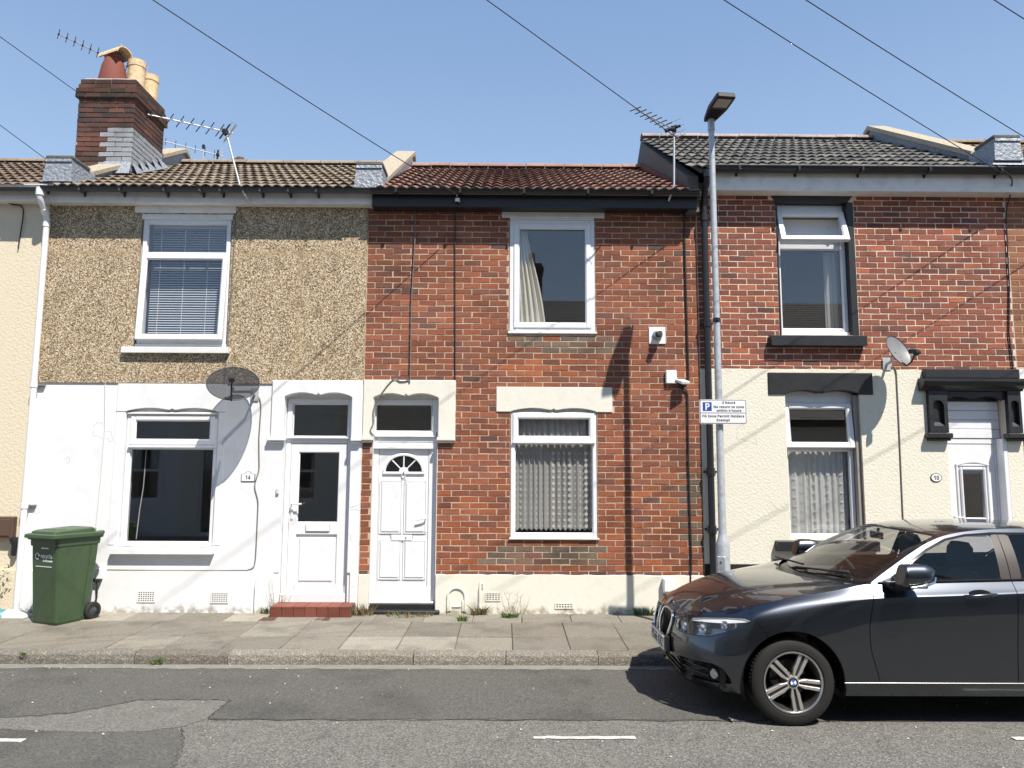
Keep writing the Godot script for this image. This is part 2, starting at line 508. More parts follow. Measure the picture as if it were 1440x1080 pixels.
	mat("rust_iron", lin(0.13, 0.075, 0.055), 0.8, {"tex": "grain", "scale": 2.0})
	mat("dark_pane", lin(0.012, 0.013, 0.014), 0.06)
	mat("brown_plastic", lin(0.105, 0.062, 0.045), 0.5)
	mat("slate", lin(0.075, 0.072, 0.07), 0.8, {"tex": "grain", "scale": 1.0})
	mat("dull_brick", lin(0.16, 0.09, 0.07), 0.9, {"tex": "brick", "scale": 1.2})
	mat("lantern_grey", lin(0.018, 0.019, 0.022), 0.45)
	mat("lens", lin(0.30, 0.31, 0.31), 0.2)
	mat("dish_mesh", lin(0.020, 0.024, 0.032), 0.75, {"alpha": 0.80, "spec": 0.2})
	mat("alloy_dull", lin(0.55, 0.55, 0.54), 0.45, {"metal": 0.6})
	mat("terminal", lin(0.06, 0.06, 0.06), 0.5)
	mat("leaf", Color.WHITE, 0.7, {"vcol": true, "back": Color(0.25, 0.3, 0.1)})
	mat("bag", lin(0.55, 0.66, 0.68), 0.4, {"tex": "lichen", "scale": 2.5})
	mat("bag_blue", lin(0.07, 0.26, 0.34), 0.4, {"tex": "lichen", "scale": 2.5})


func wall_dirt() -> void:
	# what weather leaves on painted render: splashes near the pavement, a few runs, hairline cracks. 4 m of wall, its foot at the bottom of the picture
	var n := 1024
	var im := Image.create(n, n, false, Image.FORMAT_RGB8)
	im.fill(Color.WHITE)
	var f := FastNoiseLite.new()
	f.seed = 77
	f.frequency = 0.035
	f.fractal_octaves = 4
	var g := FastNoiseLite.new()
	g.seed = 78
	g.frequency = 0.008
	for y in range(n - 150, n):
		var h := (n - 1 - y) / 256.0
		for x in n:
			var reach := 0.10 + 0.12 * g.get_noise_2d(x * 2.0, 5.0) + 0.05 * g.get_noise_2d(x * 9.0, 50.0)
			var d := clampf(1.0 - h / maxf(0.03, reach), 0.0, 1.0)
			d = clampf(d * 0.38 + d * f.get_noise_2d(x, y) * 1.3, 0.0, 0.6)
			if d > 0.01: im.set_pixel(x, y, Color(1, 1, 1).lerp(Color(0.62, 0.58, 0.50), d))
	var r := RandomNumberGenerator.new()
	r.seed = 5
	for i in 34:
		# a run of rain-washed dirt
		var x := r.randi_range(0, n - 1); var y := r.randi_range(200, n - 120); var l := r.randi_range(20, 130); var w := r.randi_range(1, 4)
		var dark := r.randf_range(0.02, 0.075)
		for k in l:
			for j in w:
				var px := (x + j + int(1.5 * sin(k * 0.05 + i))) % n
				if y + k < n: im.set_pixel(px, y + k, im.get_pixel(px, y + k).lerp(Color(0.55, 0.50, 0.42), dark * (1.0 - float(k) / l)))
	for i in 12:
		# a hairline crack
		var p := Vector2(r.randf() * n, r.randf_range(100, n - 60)); var a := r.randf() * TAU
		for k in r.randi_range(40, 190):
			a += r.randf_range(-0.5, 0.5)
			p += Vector2(cos(a), sin(a) * 0.8)
			var q := Vector2i(posmod(int(p.x), n), clampi(int(p.y), 0, n - 1))
			im.set_pixel(q.x, q.y, im.get_pixel(q.x, q.y).lerp(Color(0.45, 0.43, 0.40), 0.45))
	for i in 260:
		var q := Vector2i(r.randi() % n, r.randi() % n)
		im.set_pixel(q.x, q.y, Color(0.5, 0.47, 0.43))
	T["wall_dirt"] = ImageTexture.create_from_image(im)


func make_ground() -> void:
	# one sheet of ground out to the horizon, the road and pavements lie on it
	var g := MB.new()
	g.quad(Vector3(-900, ROAD - 0.12, -900), Vector3(900, ROAD - 0.12, -900), Vector3(900, ROAD - 0.12, 900), Vector3(-900, ROAD - 0.12, 900), Vector3.UP)
	setting("ground", g, M.earth)
	var r := MB.new()
	r.box(Vector3(-60, ROAD - 0.1, 1.80), Vector3(60, ROAD, 8.05))
	setting("road", r, M.asphalt_pale)
	# smoother old surfacing along the kerb, its edge broken and uneven
	var e := PackedVector2Array()
	e.append(Vector2(-60, 1.96)); e.append(Vector2(60, 1.96)); e.append(Vector2(60, 3.40))
	var x := 14.0
	while x > -2.2:
		e.append(Vector2(x, 3.395 + rng.randf_range(-0.02, 0.02) + 0.012 * sin(x * 3.0)))
		x -= 0.16
	e.append_array(PackedVector2Array([Vector2(-2.24, 3.38), Vector2(-2.245, 3.1), Vector2(-2.235, 2.93), Vector2(-2.6, 2.925), Vector2(-2.99, 2.935), Vector2(-3.15, 3.08), Vector2(-3.32, 3.24), Vector2(-3.5, 3.34), Vector2(-3.8, 3.37), Vector2(-4.6, 3.36), Vector2(-8, 3.38), Vector2(-60, 3.4)]))
	sheet("asphalt_strip", e, ROAD + 0.004, M.asphalt_dark)
	# the pale worn patch left of the middle and the darker trench scar below it
	sheet("asphalt_patch", PackedVector2Array([Vector2(-2.99, 2.945), Vector2(-2.25, 2.94), Vector2(-2.255, 3.37), Vector2(-2.35, 3.55), Vector2(-2.6, 3.66), Vector2(-2.95, 3.68), Vector2(-3.65, 3.62), Vector2(-4.4, 3.60), Vector2(-8, 3.62), Vector2(-8, 3.39), Vector2(-4.6, 3.37), Vector2(-3.8, 3.38), Vector2(-3.5, 3.35), Vector2(-3.31, 3.25), Vector2(-3.14, 3.09)]), ROAD + 0.005, M.asphalt_patch)
	sheet("asphalt_scar", PackedVector2Array([Vector2(-8, 3.63), Vector2(-4.4, 3.61), Vector2(-3.65, 3.63), Vector2(-2.95, 3.69), Vector2(-2.6, 3.67), Vector2(-2.38, 3.60), Vector2(-2.2, 3.9), Vector2(-2.09, 4.3), Vector2(-2.04, 5.4), Vector2(-8, 5.4)]), ROAD + 0.006, M.asphalt_dark)
	# the strip of pale dust and concrete along the kerb
	var gx := PackedVector2Array([Vector2(-60, 1.82), Vector2(60, 1.82)])
	x = 8.0
	while x > -8.0:
		gx.append(Vector2(x, 1.975 + rng.randf_range(-0.018, 0.022)))
		x -= 0.11
	gx.append(Vector2(-60, 1.97))
	sheet("gutter_channel", gx, ROAD + 0.008, M.channel)
	# dark seams where the repairs meet
	for path in [[Vector2(-2.24, 3.40), Vector2(-1.2, 3.41), Vector2(0.2, 3.395), Vector2(1.6, 3.41), Vector2(3.0, 3.40), Vector2(6.0, 3.405)], [Vector2(-2.36, 3.58), Vector2(-2.22, 3.88), Vector2(-2.11, 4.3), Vector2(-2.06, 5.2)], [Vector2(-2.245, 3.38), Vector2(-2.25, 3.15), Vector2(-2.24, 2.94)], [Vector2(-2.25, 2.935), Vector2(-2.6, 2.93), Vector2(-2.98, 2.94), Vector2(-3.3, 3.24), Vector2(-3.75, 3.375), Vector2(-4.6, 3.365)]]:
		var fine := PackedVector2Array(); var other := PackedVector2Array()
		for i in path.size() - 1:
			for k in 16:
				var p: Vector2 = path[i].lerp(path[i + 1], k / 16.0)
				var off := Vector2(0.01 * sin(k * 1.7 + i), 0.014 * sin(k * 0.9 + i * 2.0))
				var wd := rng.randf_range(0.0005, 0.005)
				var d: Vector2 = (path[i + 1] - path[i]).normalized().orthogonal()
				fine.append(p + off + d * wd); other.append(p + off - d * wd)
		other.reverse()
		fine.append_array(other)
		sheet("tar_seam", fine, ROAD + 0.0075, M.tar, 0.0)
	# dashes of the worn parking line
	for d in [[0.20, 0.92, 3.755, 3.80], [-4.6, -3.33, 3.83, 3.88], [3.6, 4.4, 3.75, 3.80]]:
		var p := PackedVector2Array()
		var k := 14
		for i in k + 1: p.append(Vector2(lerpf(d[0], d[1], float(i) / k), d[2] + rng.randf_range(-0.008, 0.008)))
		for i in k + 1: p.append(Vector2(lerpf(d[1], d[0], float(i) / k), d[3] + rng.randf_range(-0.012, 0.008)))
		sheet("road_marking", p, ROAD + 0.0085, M.road_paint, 0.005)
	# the pavement: a bed, slabs laid in three rows, kerb stones
	var bed := MB.new()
	bed.box(Vector3(-60, ROAD - 0.1, -0.3), Vector3(60, -0.042, 1.80))
	var pave := setting("pavement", bed, M.joint)
	var rows := [[0.035, 0.468, 0.0], [0.474, 1.172, -0.012], [1.178, 1.682, -0.026]]
	var colours := [lin(0.20, 0.185, 0.155), lin(0.215, 0.198, 0.166), lin(0.19, 0.172, 0.142), lin(0.235, 0.215, 0.178), lin(0.205, 0.186, 0.152)]
	for ri in 3:
		var row: Array = rows[ri]
		for i in range(-16, 17):
			var x0 := -1.658 + 0.005 + i * 0.5745 + (0.12 if ri == 0 else 0.0)
			var w := 0.569
			if ri > 0 and i < -4 and i % 3 == 0: w = 0.571
			var m := MB.new()
			var cc: Color = colours[rng.randi() % 5]
			if ri == 2 and (i == 0 or i == 1): cc = lin(0.33, 0.305, 0.255)
			if ri == 1 and i == -2: cc = lin(0.26, 0.24, 0.20)
			if ri == 0 and i in [-7, -6, -3, -2]: cc = lin(0.30, 0.275, 0.225)
			m.col = (cc * rng.randf_range(0.94, 1.06) * 1.09).srgb_to_linear()
			m.slab(w, row[1] - row[0], 0.05, 0.006, 0.003, rng)
			var o := part(pave, "paving_slab", m, M.slab, Vector3(x0 + w / 2, row[2] + rng.randf_range(-0.003, 0.003), (row[0] + row[1]) / 2))
			o.rotation = Vector3(-PI / 2 + 0.019 + rng.randf_range(-0.004, 0.004), 0, rng.randf_range(-0.004, 0.004))
	for i in range(-9, 12):
		var x0 := 0.004 - 0.893 + i * 0.893
		var w: float = 0.886
		var prof := PackedVector2Array([Vector2(-1.690, -0.12), Vector2(-1.690, -0.034), Vector2(-1.70, -0.030), Vector2(-1.800, -0.034), Vector2(-1.822, -0.042), Vector2(-1.834, -0.058), Vector2(-1.842, -0.10), Vector2(-1.842, -0.22), Vector2(-1.690, -0.22)])
		var m := MB.new()
		m.col = (colours[rng.randi() % 5] * rng.randf_range(0.96, 1.10) * 1.22).srgb_to_linear()
		m.X = Transform3D(Basis(Vector3(0, 0, -1), Vector3(0, 1, 0), Vector3(1, 0, 0)), Vector3.ZERO)
		m.prism(prof, 0.0, w, 0.004)
		var o := part(pave, "kerb_stone", m, M.kerb, Vector3(x0, rng.randf_range(-0.003, 0.003), rng.randf_range(-0.006, 0.002)))
		o.rotation.y = rng.randf_range(-0.003, 0.003)
	# the pavement across the road, where the photographer stands
	var far := MB.new()
	far.box(Vector3(-60, ROAD - 0.1, 8.05), Vector3(60, -0.03, 10.4))
	setting("far_pavement", far, M.channel)


func sheet(called: String, poly: PackedVector2Array, y: float, m: Material, rough := 0.011) -> void:
	# a thin layer on the road: polygon in x, z
	var b := MB.new()
	b.X = Transform3D(Basis(Vector3(1, 0, 0), Vector3(0, 0, 1), Vector3(0, 1, 0)), Vector3(0, y, 0))
	# a ragged edge: every side broken up into short, uneven steps
	var p := PackedVector2Array()
	for i in poly.size():
		var a := poly[i]; var c := poly[(i + 1) % poly.size()]
		var n := mini(220, int(a.distance_to(c) / 0.045)) if a.distance_to(c) < 12.0 else 0
		p.append(a)
		for k in range(1, n): p.append(a.lerp(c, float(k) / n) + Vector2(rng.randf_range(-1, 1), rng.randf_range(-1, 1)) * rough)
	b.prism(p, -0.003, 0.0)
	setting(called, b, m)


# ---------- bricks, tiles, windows ----------
var brick_cache := {}
const EYE := Vector3(0, 1.73, 9.26)

func brick_mesh(w: float, h: float, tone: Color, shape: int) -> ArrayMesh:
	var key := "%d_%d_%s_%d" % [roundi(w * 250), roundi(h * 500), tone.to_html(), shape]
	if not brick_cache.has(key):
		var r := RandomNumberGenerator.new()
		r.seed = shape * 77 + 5
		var m := MB.new()
		m.col = tone
		m.slab(w, h, 0.05, 0.0025, 0.0028, r)
		brick_cache[key] = m.mesh()
	return brick_cache[key]

# bricks over an area of wall: the nearest ones are pieces of their own, the rest one piece of brickwork
func lay_bricks(wall_part: Node3D, area: Rect2, holes: Array, zf: float, pitch: float, course: float, x_from: float, tone_of: Callable, limit: int, turn := Basis.IDENTITY, origin := Vector3.ZERO, rest_to: MB = null) -> int:
	var list := []
	var joint := 0.0105
	var nrow := int(ceil(area.size.y / course))
	for k in nrow:
		var y0 := area.end.y - (k + 1) * course
		var y1 := y0 + course
		if y1 - maxf(y0, area.position.y) < course * 0.45: continue
		y0 = maxf(y0, area.position.y)
		var off := 0.0 if k % 2 == 0 else pitch * 0.5
		off += rng.randf_range(-0.006, 0.006)
		var cuts := []
		var x := x_from - pitch * 40 + off
		while x < area.end.x + pitch:
			if x + pitch > area.position.x: cuts.append([maxf(x, area.position.x), minf(x + pitch, area.end.x)])
			x += pitch
		for c in cuts:
			var spans := [c]
			for h in holes:
				if h.position.y < (y0 + y1) / 2 and h.end.y > (y0 + y1) / 2:
					var nxt := []
					for s in spans:
						if h.end.x <= s[0] or h.position.x >= s[1]:
							nxt.append(s); continue
						if h.position.x > s[0]: nxt.append([s[0], h.position.x])
						if h.end.x < s[1]: nxt.append([h.end.x, s[1]])
					spans = nxt
			for s in spans:
				if s[1] - s[0] < 0.03: continue
				list.append([Vector2((s[0] + s[1]) / 2, (y0 + y1) / 2), s[1] - s[0] - joint, y1 - y0 - joint])
	var order := []
	for b in list:
		var p: Vector3 = turn * Vector3(b[0].x, b[0].y, zf) + origin
		order.append([p.distance_to(EYE), b])
	order.sort_custom(func(a, b): return a[0] < b[0])
	var rest := rest_to if rest_to else MB.new()
	var n := 0
	for o in order:
		var b: Array = o[1]
		var tone: Color = tone_of.call(b[0].x, b[0].y)
		var p := Vector3(b[0].x + rng.randf_range(-0.003, 0.003), b[0].y + rng.randf_range(-0.0018, 0.0018), zf + rng.randf_range(-0.001, 0.001))
		var rot := Basis(Vector3(0, 0, 1), rng.randf_range(-0.006, 0.006)) * Basis(Vector3(0, 1, 0), rng.randf_range(-0.006, 0.006))
		var tr := Transform3D(turn, origin) * Transform3D(rot, p)
		if n < limit:
			var q := MeshInstance3D.new()
			q.name = "brick"
			q.mesh = brick_mesh(b[1], b[2], tone, rng.randi() % 4)
			q.set_surface_override_material(0, M.brick)
			q.transform = tr
			wall_part.add_child(q, true)
			n += 1
		else:
			rest.X = tr
			rest.col = tone
			rest.slab(b[1], b[2], 0.03, 0.0025, 0.0028, rng)
	if rest_to == null and rest.v.size() > 0:
		var q := part(wall_part, "brickwork", rest, M.brick)
		q.set_meta("kind", "stuff")
	return n

func tone(palette: Array) -> Color:
	var c: Color = palette[rng.randi() % palette.size()]
	return c * [0.89, 0.95, 1.0, 1.05][rng.randi() % 4]

# four bars of a frame; t = bar width
func frame(m: MB, r: Rect2, z0: float, z1: float, t: float, b := 0.006) -> void:
	var a := r.position; var e := r.end
	m.box(Vector3(a.x, a.y, z0), Vector3(a.x + t, e.y, z1), b)
	m.box(Vector3(e.x - t, a.y, z0), Vector3(e.x, e.y, z1), b)
	m.box(Vector3(a.x + t, e.y - t, z0), Vector3(e.x - t, e.y, z1), b)
	m.box(Vector3(a.x + t, a.y, z0), Vector3(e.x - t, a.y + t, z1), b)

# glazing unit: two sheets of glass a little apart
func pane(m: MB, r: Rect2, z: float) -> void:
	var a := r.position; var e := r.end
	for zz in [z, z - 0.004, z - 0.018, z - 0.022]:
		m.quad(Vector3(a.x, a.y, zz), Vector3(e.x, a.y, zz), Vector3(e.x, e.y, zz), Vector3(a.x, e.y, zz), Vector3(0, 0, 1))

func beads(m: MB, r: Rect2, z: float) -> void:
	# the sloping glazing bead inside a frame
	var t := 0.012
	var a := r.position; var e := r.end
	var o := [Vector3(a.x, a.y, z), Vector3(e.x, a.y, z), Vector3(e.x, e.y, z), Vector3(a.x, e.y, z)]
	var i := [Vector3(a.x + t, a.y + t, z - 0.014), Vector3(e.x - t, a.y + t, z - 0.014), Vector3(e.x - t, e.y - t, z - 0.014), Vector3(a.x + t, e.y - t, z - 0.014)]
	for k in 4:
		var j := (k + 1) % 4
		m.quad(o[k], o[j], i[j], i[k], Vector3(0, 0, 1))

func inset(r: Rect2, t: float) -> Rect2:
	return Rect2(r.position + Vector2(t, t), r.size - Vector2(2 * t, 2 * t))

# a light of a window: sash bars, beads and glass as parts of the window
func light(win: MeshInstance3D, r: Rect2, z: float, t: float, sash: bool, fbk := "upvc", tilt := 0.0, glass := "glass") -> void:
	var m := MB.new()
	var hinge := Vector3((r.position.x + r.end.x) / 2, r.end.y, z)
	var X := Transform3D(Basis(Vector3(1, 0, 0), -tilt), hinge) * Transform3D(Basis.IDENTITY, -hinge)
	m.X = X
	var inner := r
	if sash:
		frame(m, r, z - 0.045, z + 0.018, t, 0.007)
		inner = inset(r, t)
	beads(m, inner, z + (0.012 if sash else -0.004))
	part(win, "sash" if sash else "glazing_bead", m, M[fbk])
	var g := MB.new()
	g.X = X
	pane(g, inset(inner, 0.002), z - 0.012)
	part(win, "pane", g, M[glass])

# the underside of a Victorian lintel: two shallow arches that meet in a point
func ogee(x0: float, x1: float, y: float, rise: float) -> PackedVector2Array:
	var p := PackedVector2Array()
	var k := 72
	for i in k + 1:
		var t := float(i) / k
		var u := absf(t - 0.5) * 2.0
		var yy := y + rise * (0.12 + 0.88 * pow(sin(PI * clampf(u * 0.98 + 0.02, 0, 1)), 0.8))
		if u < 0.085: yy += rise * 0.62 * pow(1.0 - u / 0.085, 1.6)
		p.append(Vector2(lerpf(x0, x1, t), yy))
	return p

func lintel_plate(x0: float, x1: float, y0: float, y1: float, ox0: float, ox1: float, rise: float) -> PackedVector2Array:
	var p := PackedVector2Array([Vector2(x0, y1), Vector2(x0, y0), Vector2(ox0, y0)])
	p.append_array(ogee(ox0 + 0.01, ox1 - 0.01, y0, rise))
	p.append_array(PackedVector2Array([Vector2(ox1, y0), Vector2(x1, y0), Vector2(x1, y1)]))
	return p

func half_round(m: MB, x0: float, x1: float, y: float, z: float, r: float) -> void:
	# a half-round gutter seen from below, its rim at y; open above
	var k := 10
	var th := 0.004
	for s in k:
		var a := PI + PI * s / k; var b := PI + PI * (s + 1) / k
		var pa := Vector3(0, sin(a), cos(a)); var pb := Vector3(0, sin(b), cos(b))
		var o := Vector3(0, y, z)
		for q in [[r, 1.0], [r - th, -1.0]]:
			var A0: Vector3 = o + pa * q[0] + Vector3(x0, 0, 0); var B0: Vector3 = o + pb * q[0] + Vector3(x0, 0, 0)
			var d := Vector3(x1 - x0, 0, 0)
			m.tri(A0, B0, B0 + d, pa * q[1], pb * q[1], pb * q[1])
			m.tri(A0, B0 + d, A0 + d, pa * q[1], pb * q[1], pa * q[1])
	m.box(Vector3(x0, y - 0.012, z + r - 0.003), Vector3(x1, y, z + r + 0.006), 0.002)

# one interlocking roof tile with two rolls; x across, z down the slope (+z = lower edge), y out of the roof
func tile_mesh(w: float, l: float, tone_: Color, r: RandomNumberGenerator) -> ArrayMesh:
	var m := MB.new()
	m.col = tone_
	var k := 10
	var top := []; var low := []
	for i in k + 1:
		var t := float(i) / k
		var s := pow(absf(sin(PI * 2.0 * t)), 1.3)
		var y := 0.026 * s
		var x := (t - 0.5) * w
		top.append(Vector3(x, y - 0.026, -l)); low.append(Vector3(x + r.randf_range(-0.001, 0.001), y + 0.007 + r.randf_range(-0.0015, 0.0015), 0.0))
	for i in k:
		var d: Vector3 = (low[i + 1] - low[i])
		var nn := Vector3(-d.y, d.x, 0).normalized()
		m.quad(top[i], top[i + 1], low[i + 1], low[i], nn)
		var dn := Vector3(0, -0.014, 0)
		m.quad(low[i], low[i + 1], low[i + 1] + dn, low[i] + dn, Vector3(0, 0, 1))
	return m.mesh()

# the tiled front slope of a roof: tiles as pieces of the roof part
func lay_tiles(roof: Node3D, x0: float, x1: float, eave: Vector2, ridge: Vector2, palette: Array, cover := 0.262, rows := 10) -> void:
	var slope := eave - ridge            # x = z, y = height
	var len := slope.length()
	var gauge := len / rows
	var ang := atan2(ridge.y - eave.y, eave.x - ridge.x)
	var variants := []
	for i in 14: variants.append(tile_mesh(cover - 0.003, gauge + 0.06, tone(palette), rng))
	var cols := int(round((x1 - x0) / cover))
	for r in rows:
		var f := float(r) / rows
		var p := eave.lerp(ridge, f)
		for c in cols:
			var q := MeshInstance3D.new()
			q.name = "roof_tile"
			q.mesh = variants[rng.randi() % 14]
			q.set_surface_override_material(0, M.tile)
			var nrm := Vector3(0, cos(ang), sin(ang))
			q.transform = Transform3D(Basis(Vector3(1, 0, 0), ang) * Basis(Vector3(0, 1, 0), rng.randf_range(-0.008, 0.008)), Vector3(x0 + (c + 0.5) * (x1 - x0) / cols, p.y, p.x) + nrm * (0.012 + rng.randf_range(-0.003, 0.003)))
			roof.add_child(q, true)

# everything a terraced house has behind its front: side walls, floors, back, roof. The front is built by its own builder.
func shell(h: Node3D, x0: float, x1: float, eave: float, fascia0: float, ridge: Vector2, palette: Array, o := {}) -> MeshInstance3D:
	var w := MB.new()
	var gx: float = o.get("gable", 0.0)
	for x in [x0 + 0.001, x1 - 0.081]:
		var p := PackedVector2Array([Vector2(0.24, 0.0), Vector2(0.24, eave - 0.12), Vector2(-ridge.x, ridge.y - 0.1), Vector2(6.4, eave - 0.12), Vector2(6.4, 0.0)])
		w.X = Transform3D(Basis(Vector3(0, 0, -1), Vector3(0, 1, 0), Vector3(1, 0, 0)), Vector3(x, 0, 0))
		w.prism(p, 0.0, 0.08)
	w.X = Transform3D()
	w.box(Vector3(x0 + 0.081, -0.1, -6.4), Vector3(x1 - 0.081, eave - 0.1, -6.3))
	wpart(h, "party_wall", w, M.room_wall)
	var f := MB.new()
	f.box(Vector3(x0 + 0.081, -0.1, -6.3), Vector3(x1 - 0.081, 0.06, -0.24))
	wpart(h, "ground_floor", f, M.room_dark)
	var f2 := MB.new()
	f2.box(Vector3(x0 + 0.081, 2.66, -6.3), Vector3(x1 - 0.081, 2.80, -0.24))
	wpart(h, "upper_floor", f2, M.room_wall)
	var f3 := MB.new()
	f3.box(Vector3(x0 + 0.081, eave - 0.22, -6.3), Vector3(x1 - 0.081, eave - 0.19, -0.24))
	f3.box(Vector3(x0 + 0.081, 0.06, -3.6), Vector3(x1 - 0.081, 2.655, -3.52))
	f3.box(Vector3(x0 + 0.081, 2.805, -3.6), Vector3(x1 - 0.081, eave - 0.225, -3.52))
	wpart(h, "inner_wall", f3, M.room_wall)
	# roof: boarding under the tiles, both slopes
	var rf := MB.new()
	var e := Vector2(0.30, eave)
	var back := Vector2(ridge.x * 2.0 - 0.3, eave)
	for pr in [[e, ridge], [ridge, back]]:
		var d: Vector2 = (pr[1] - pr[0]).normalized()
		var nn := Vector2(-d.y, d.x)
		if nn.y < 0: nn = -nn
		var a: Vector2 = pr[0]; var b: Vector2 = pr[1]
		var a2 := a - nn * 0.05; var b2 := b - nn * 0.05
		var P := func(q: Vector2, x: float) -> Vector3: return Vector3(x, q.y, q.x)
		rf.quad(P.call(a, x0), P.call(a, x1), P.call(b, x1), P.call(b, x0), Vector3.UP)
		rf.quad(P.call(a2, x0), P.call(a2, x1), P.call(b2, x1), P.call(b2, x0), Vector3.DOWN)
		rf.quad(P.call(a, x0), P.call(a, x1), P.call(a2, x1), P.call(a2, x0), Vector3(0, 0, 1))
		rf.quad(P.call(a, x0), P.call(b, x0), P.call(b2, x0), P.call(a2, x0), Vector3(-1, 0, 0))
		rf.quad(P.call(a, x1), P.call(b, x1), P.call(b2, x1), P.call(a2, x1), Vector3(1, 0, 0))
	var roof := wpart(h, "roof", rf, M.room_dark)
	lay_tiles(roof, o.get("tx0", x0), o.get("tx1", x1), e + Vector2(0.03, 0.0), ridge, palette, 0.262, 10)
	# ridge tiles
	var rx: float = o.get("tx0", x0)
	var n := int(round((o.get("tx1", x1) - rx) / 0.33))
	for i in n:
		var m := MB.new()
		m.col = o.get("ridge_tone", palette[0]) * rng.randf_range(0.9, 1.1)
		var step: float = (o.get("tx1", x1) - rx) / n
		var k := 7
		for s in k:
			var a := PI * 0.04 + PI * 0.92 * s / k; var b := PI * 0.04 + PI * 0.92 * (s + 1) / k
			var pa := Vector3(0, sin(a) * 0.8, cos(a)); var pb := Vector3(0, sin(b) * 0.8, cos(b))
			var d := Vector3(step - 0.006, 0, 0)
			m.tri(pa * 0.12, pb * 0.12, pb * 0.12 + d, pa, pb, pb)
			m.tri(pa * 0.12, pb * 0.12 + d, pa * 0.12 + d, pa, pb, pa)
		part(roof, "ridge_tile", m, M.tile, Vector3(rx + i * step, ridge.y + 0.0 + rng.randf_range(-0.004, 0.004), ridge.x))
	return roof

# fascia board, soffit and gutter
func eaves(h: Node3D, x0: float, x1: float, f0: float, f1: float, fz: float, gy: float, gz: float, fmat: String, gmat: String, brackets: Array) -> void:
	var m := MB.new()
	m.box(Vector3(x0, f0, fz - 0.02), Vector3(x1, f1, fz), 0.004)
	m.box(Vector3(x0, f0 + 0.003, 0.0), Vector3(x1, f0 + 0.018, fz - 0.02))
	wpart(h, "fascia", m, M[fmat])
	var g := MB.new()
	half_round(g, x0, x1, gy, gz, 0.056)
	var gut := wpart(h, "gutter", g, M[gmat])
	for bx in brackets:
		var b := MB.new()
		b.box(Vector3(bx - 0.013, gy - 0.095, fz), Vector3(bx + 0.013, gy - 0.02, fz + 0.014), 0.003)
		b.box(Vector3(bx - 0.016, gy - 0.068, fz + 0.016), Vector3(bx + 0.016, gy - 0.057, gz + 0.02), 0.003)
		b.box(Vector3(bx - 0.016, gy - 0.066, gz + 0.018), Vector3(bx + 0.016, gy - 0.004, gz + 0.066), 0.003)
		part(gut, "gutter_bracket", b, M[gmat])

func vent(h: Node3D, r: Rect2, z: float, cols: int, rows: int, m_: String) -> void:
	# an air brick: a frame with a grid of dark openings
	var b := MB.new()
	var holes := []
	var mx := r.size.x * 0.05
	for i in cols:
		for j in rows:
			var cw := (r.size.x - 2 * mx) / cols; var ch := (r.size.y - 2 * mx) / rows
			holes.append(Rect2(r.position.x + mx + (i + 0.22) * cw, r.position.y + mx + (j + 0.25) * ch, cw * 0.6, ch * 0.55))
	b.wall(r, holes, z, z + 0.008, false)
	var o := wpart(h, "air_vent", b, M[m_])
	var d := MB.new()
	d.quad(Vector3(r.position.x, r.position.y, z + 0.0015), Vector3(r.end.x, r.position.y, z + 0.0015), Vector3(r.end.x, r.end.y, z + 0.0015), Vector3(r.position.x, r.end.y, z + 0.0015), Vector3(0, 0, 1))
	part(o, "vent_back", d, M.black_plastic)

func words(parent: Node3D, called: String, s: String, cap: float, at: Vector3, m: Material, width: float, turn := Basis.IDENTITY, bold := true) -> MeshInstance3D:
	# flat lettering: capitals of height cap on a baseline through at, the whole line width wide and centred on at
	var t := TextMesh.new()
	var f := SystemFont.new()
	f.font_names = PackedStringArray(["Droid Sans"])
	f.font_weight = 700 if bold else 400
	t.font = f
	t.font_size = 64
	t.pixel_size = 0.01
	t.depth = 0.02
	t.curve_step = 2.0
	t.text = "H"
	var h := t.get_aabb()
	var base := h.position.y
	var sc := cap / h.size.y
	t.text = s
	var bb := t.get_aabb()
	var sx := width / bb.size.x
	var o := MeshInstance3D.new()
	o.name = called
	o.mesh = t
	o.set_surface_override_material(0, m)
	var shift := Vector3(-(bb.position.x + bb.size.x / 2.0) * sx, -base * sc, 0.0007)
	o.transform = Transform3D(turn * Basis.from_scale(Vector3(sx, sc, 0.06)), at + turn * shift)
	parent.add_child(o, true)
	return o


func make_houses() -> void:
	house_fourteen()
	house_twelve()
	house_ten()
	house_left()
	house_right()
	chimney()


func bsill(h: Node3D, called: String, x0: float, x1: float, y0: float, y1: float, z1: float, m: String) -> MeshInstance3D:
	var b := MB.new()
	# a sill whose top slopes outwards
	var p := PackedVector2Array([Vector2(0.1, y0), Vector2(-z1, y0), Vector2(-z1, y1 - 0.018), Vector2(-z1 + 0.006, y1 - 0.012), Vector2(0.1, y1)])
	b.X = Transform3D(Basis(Vector3(0, 0, -1), Vector3(0, 1, 0), Vector3(1, 0, 0)), Vector3(x0, 0, 0))
	b.prism(p, 0.0, x1 - x0, 0.004)
	return wpart(h, called, b, M[m])


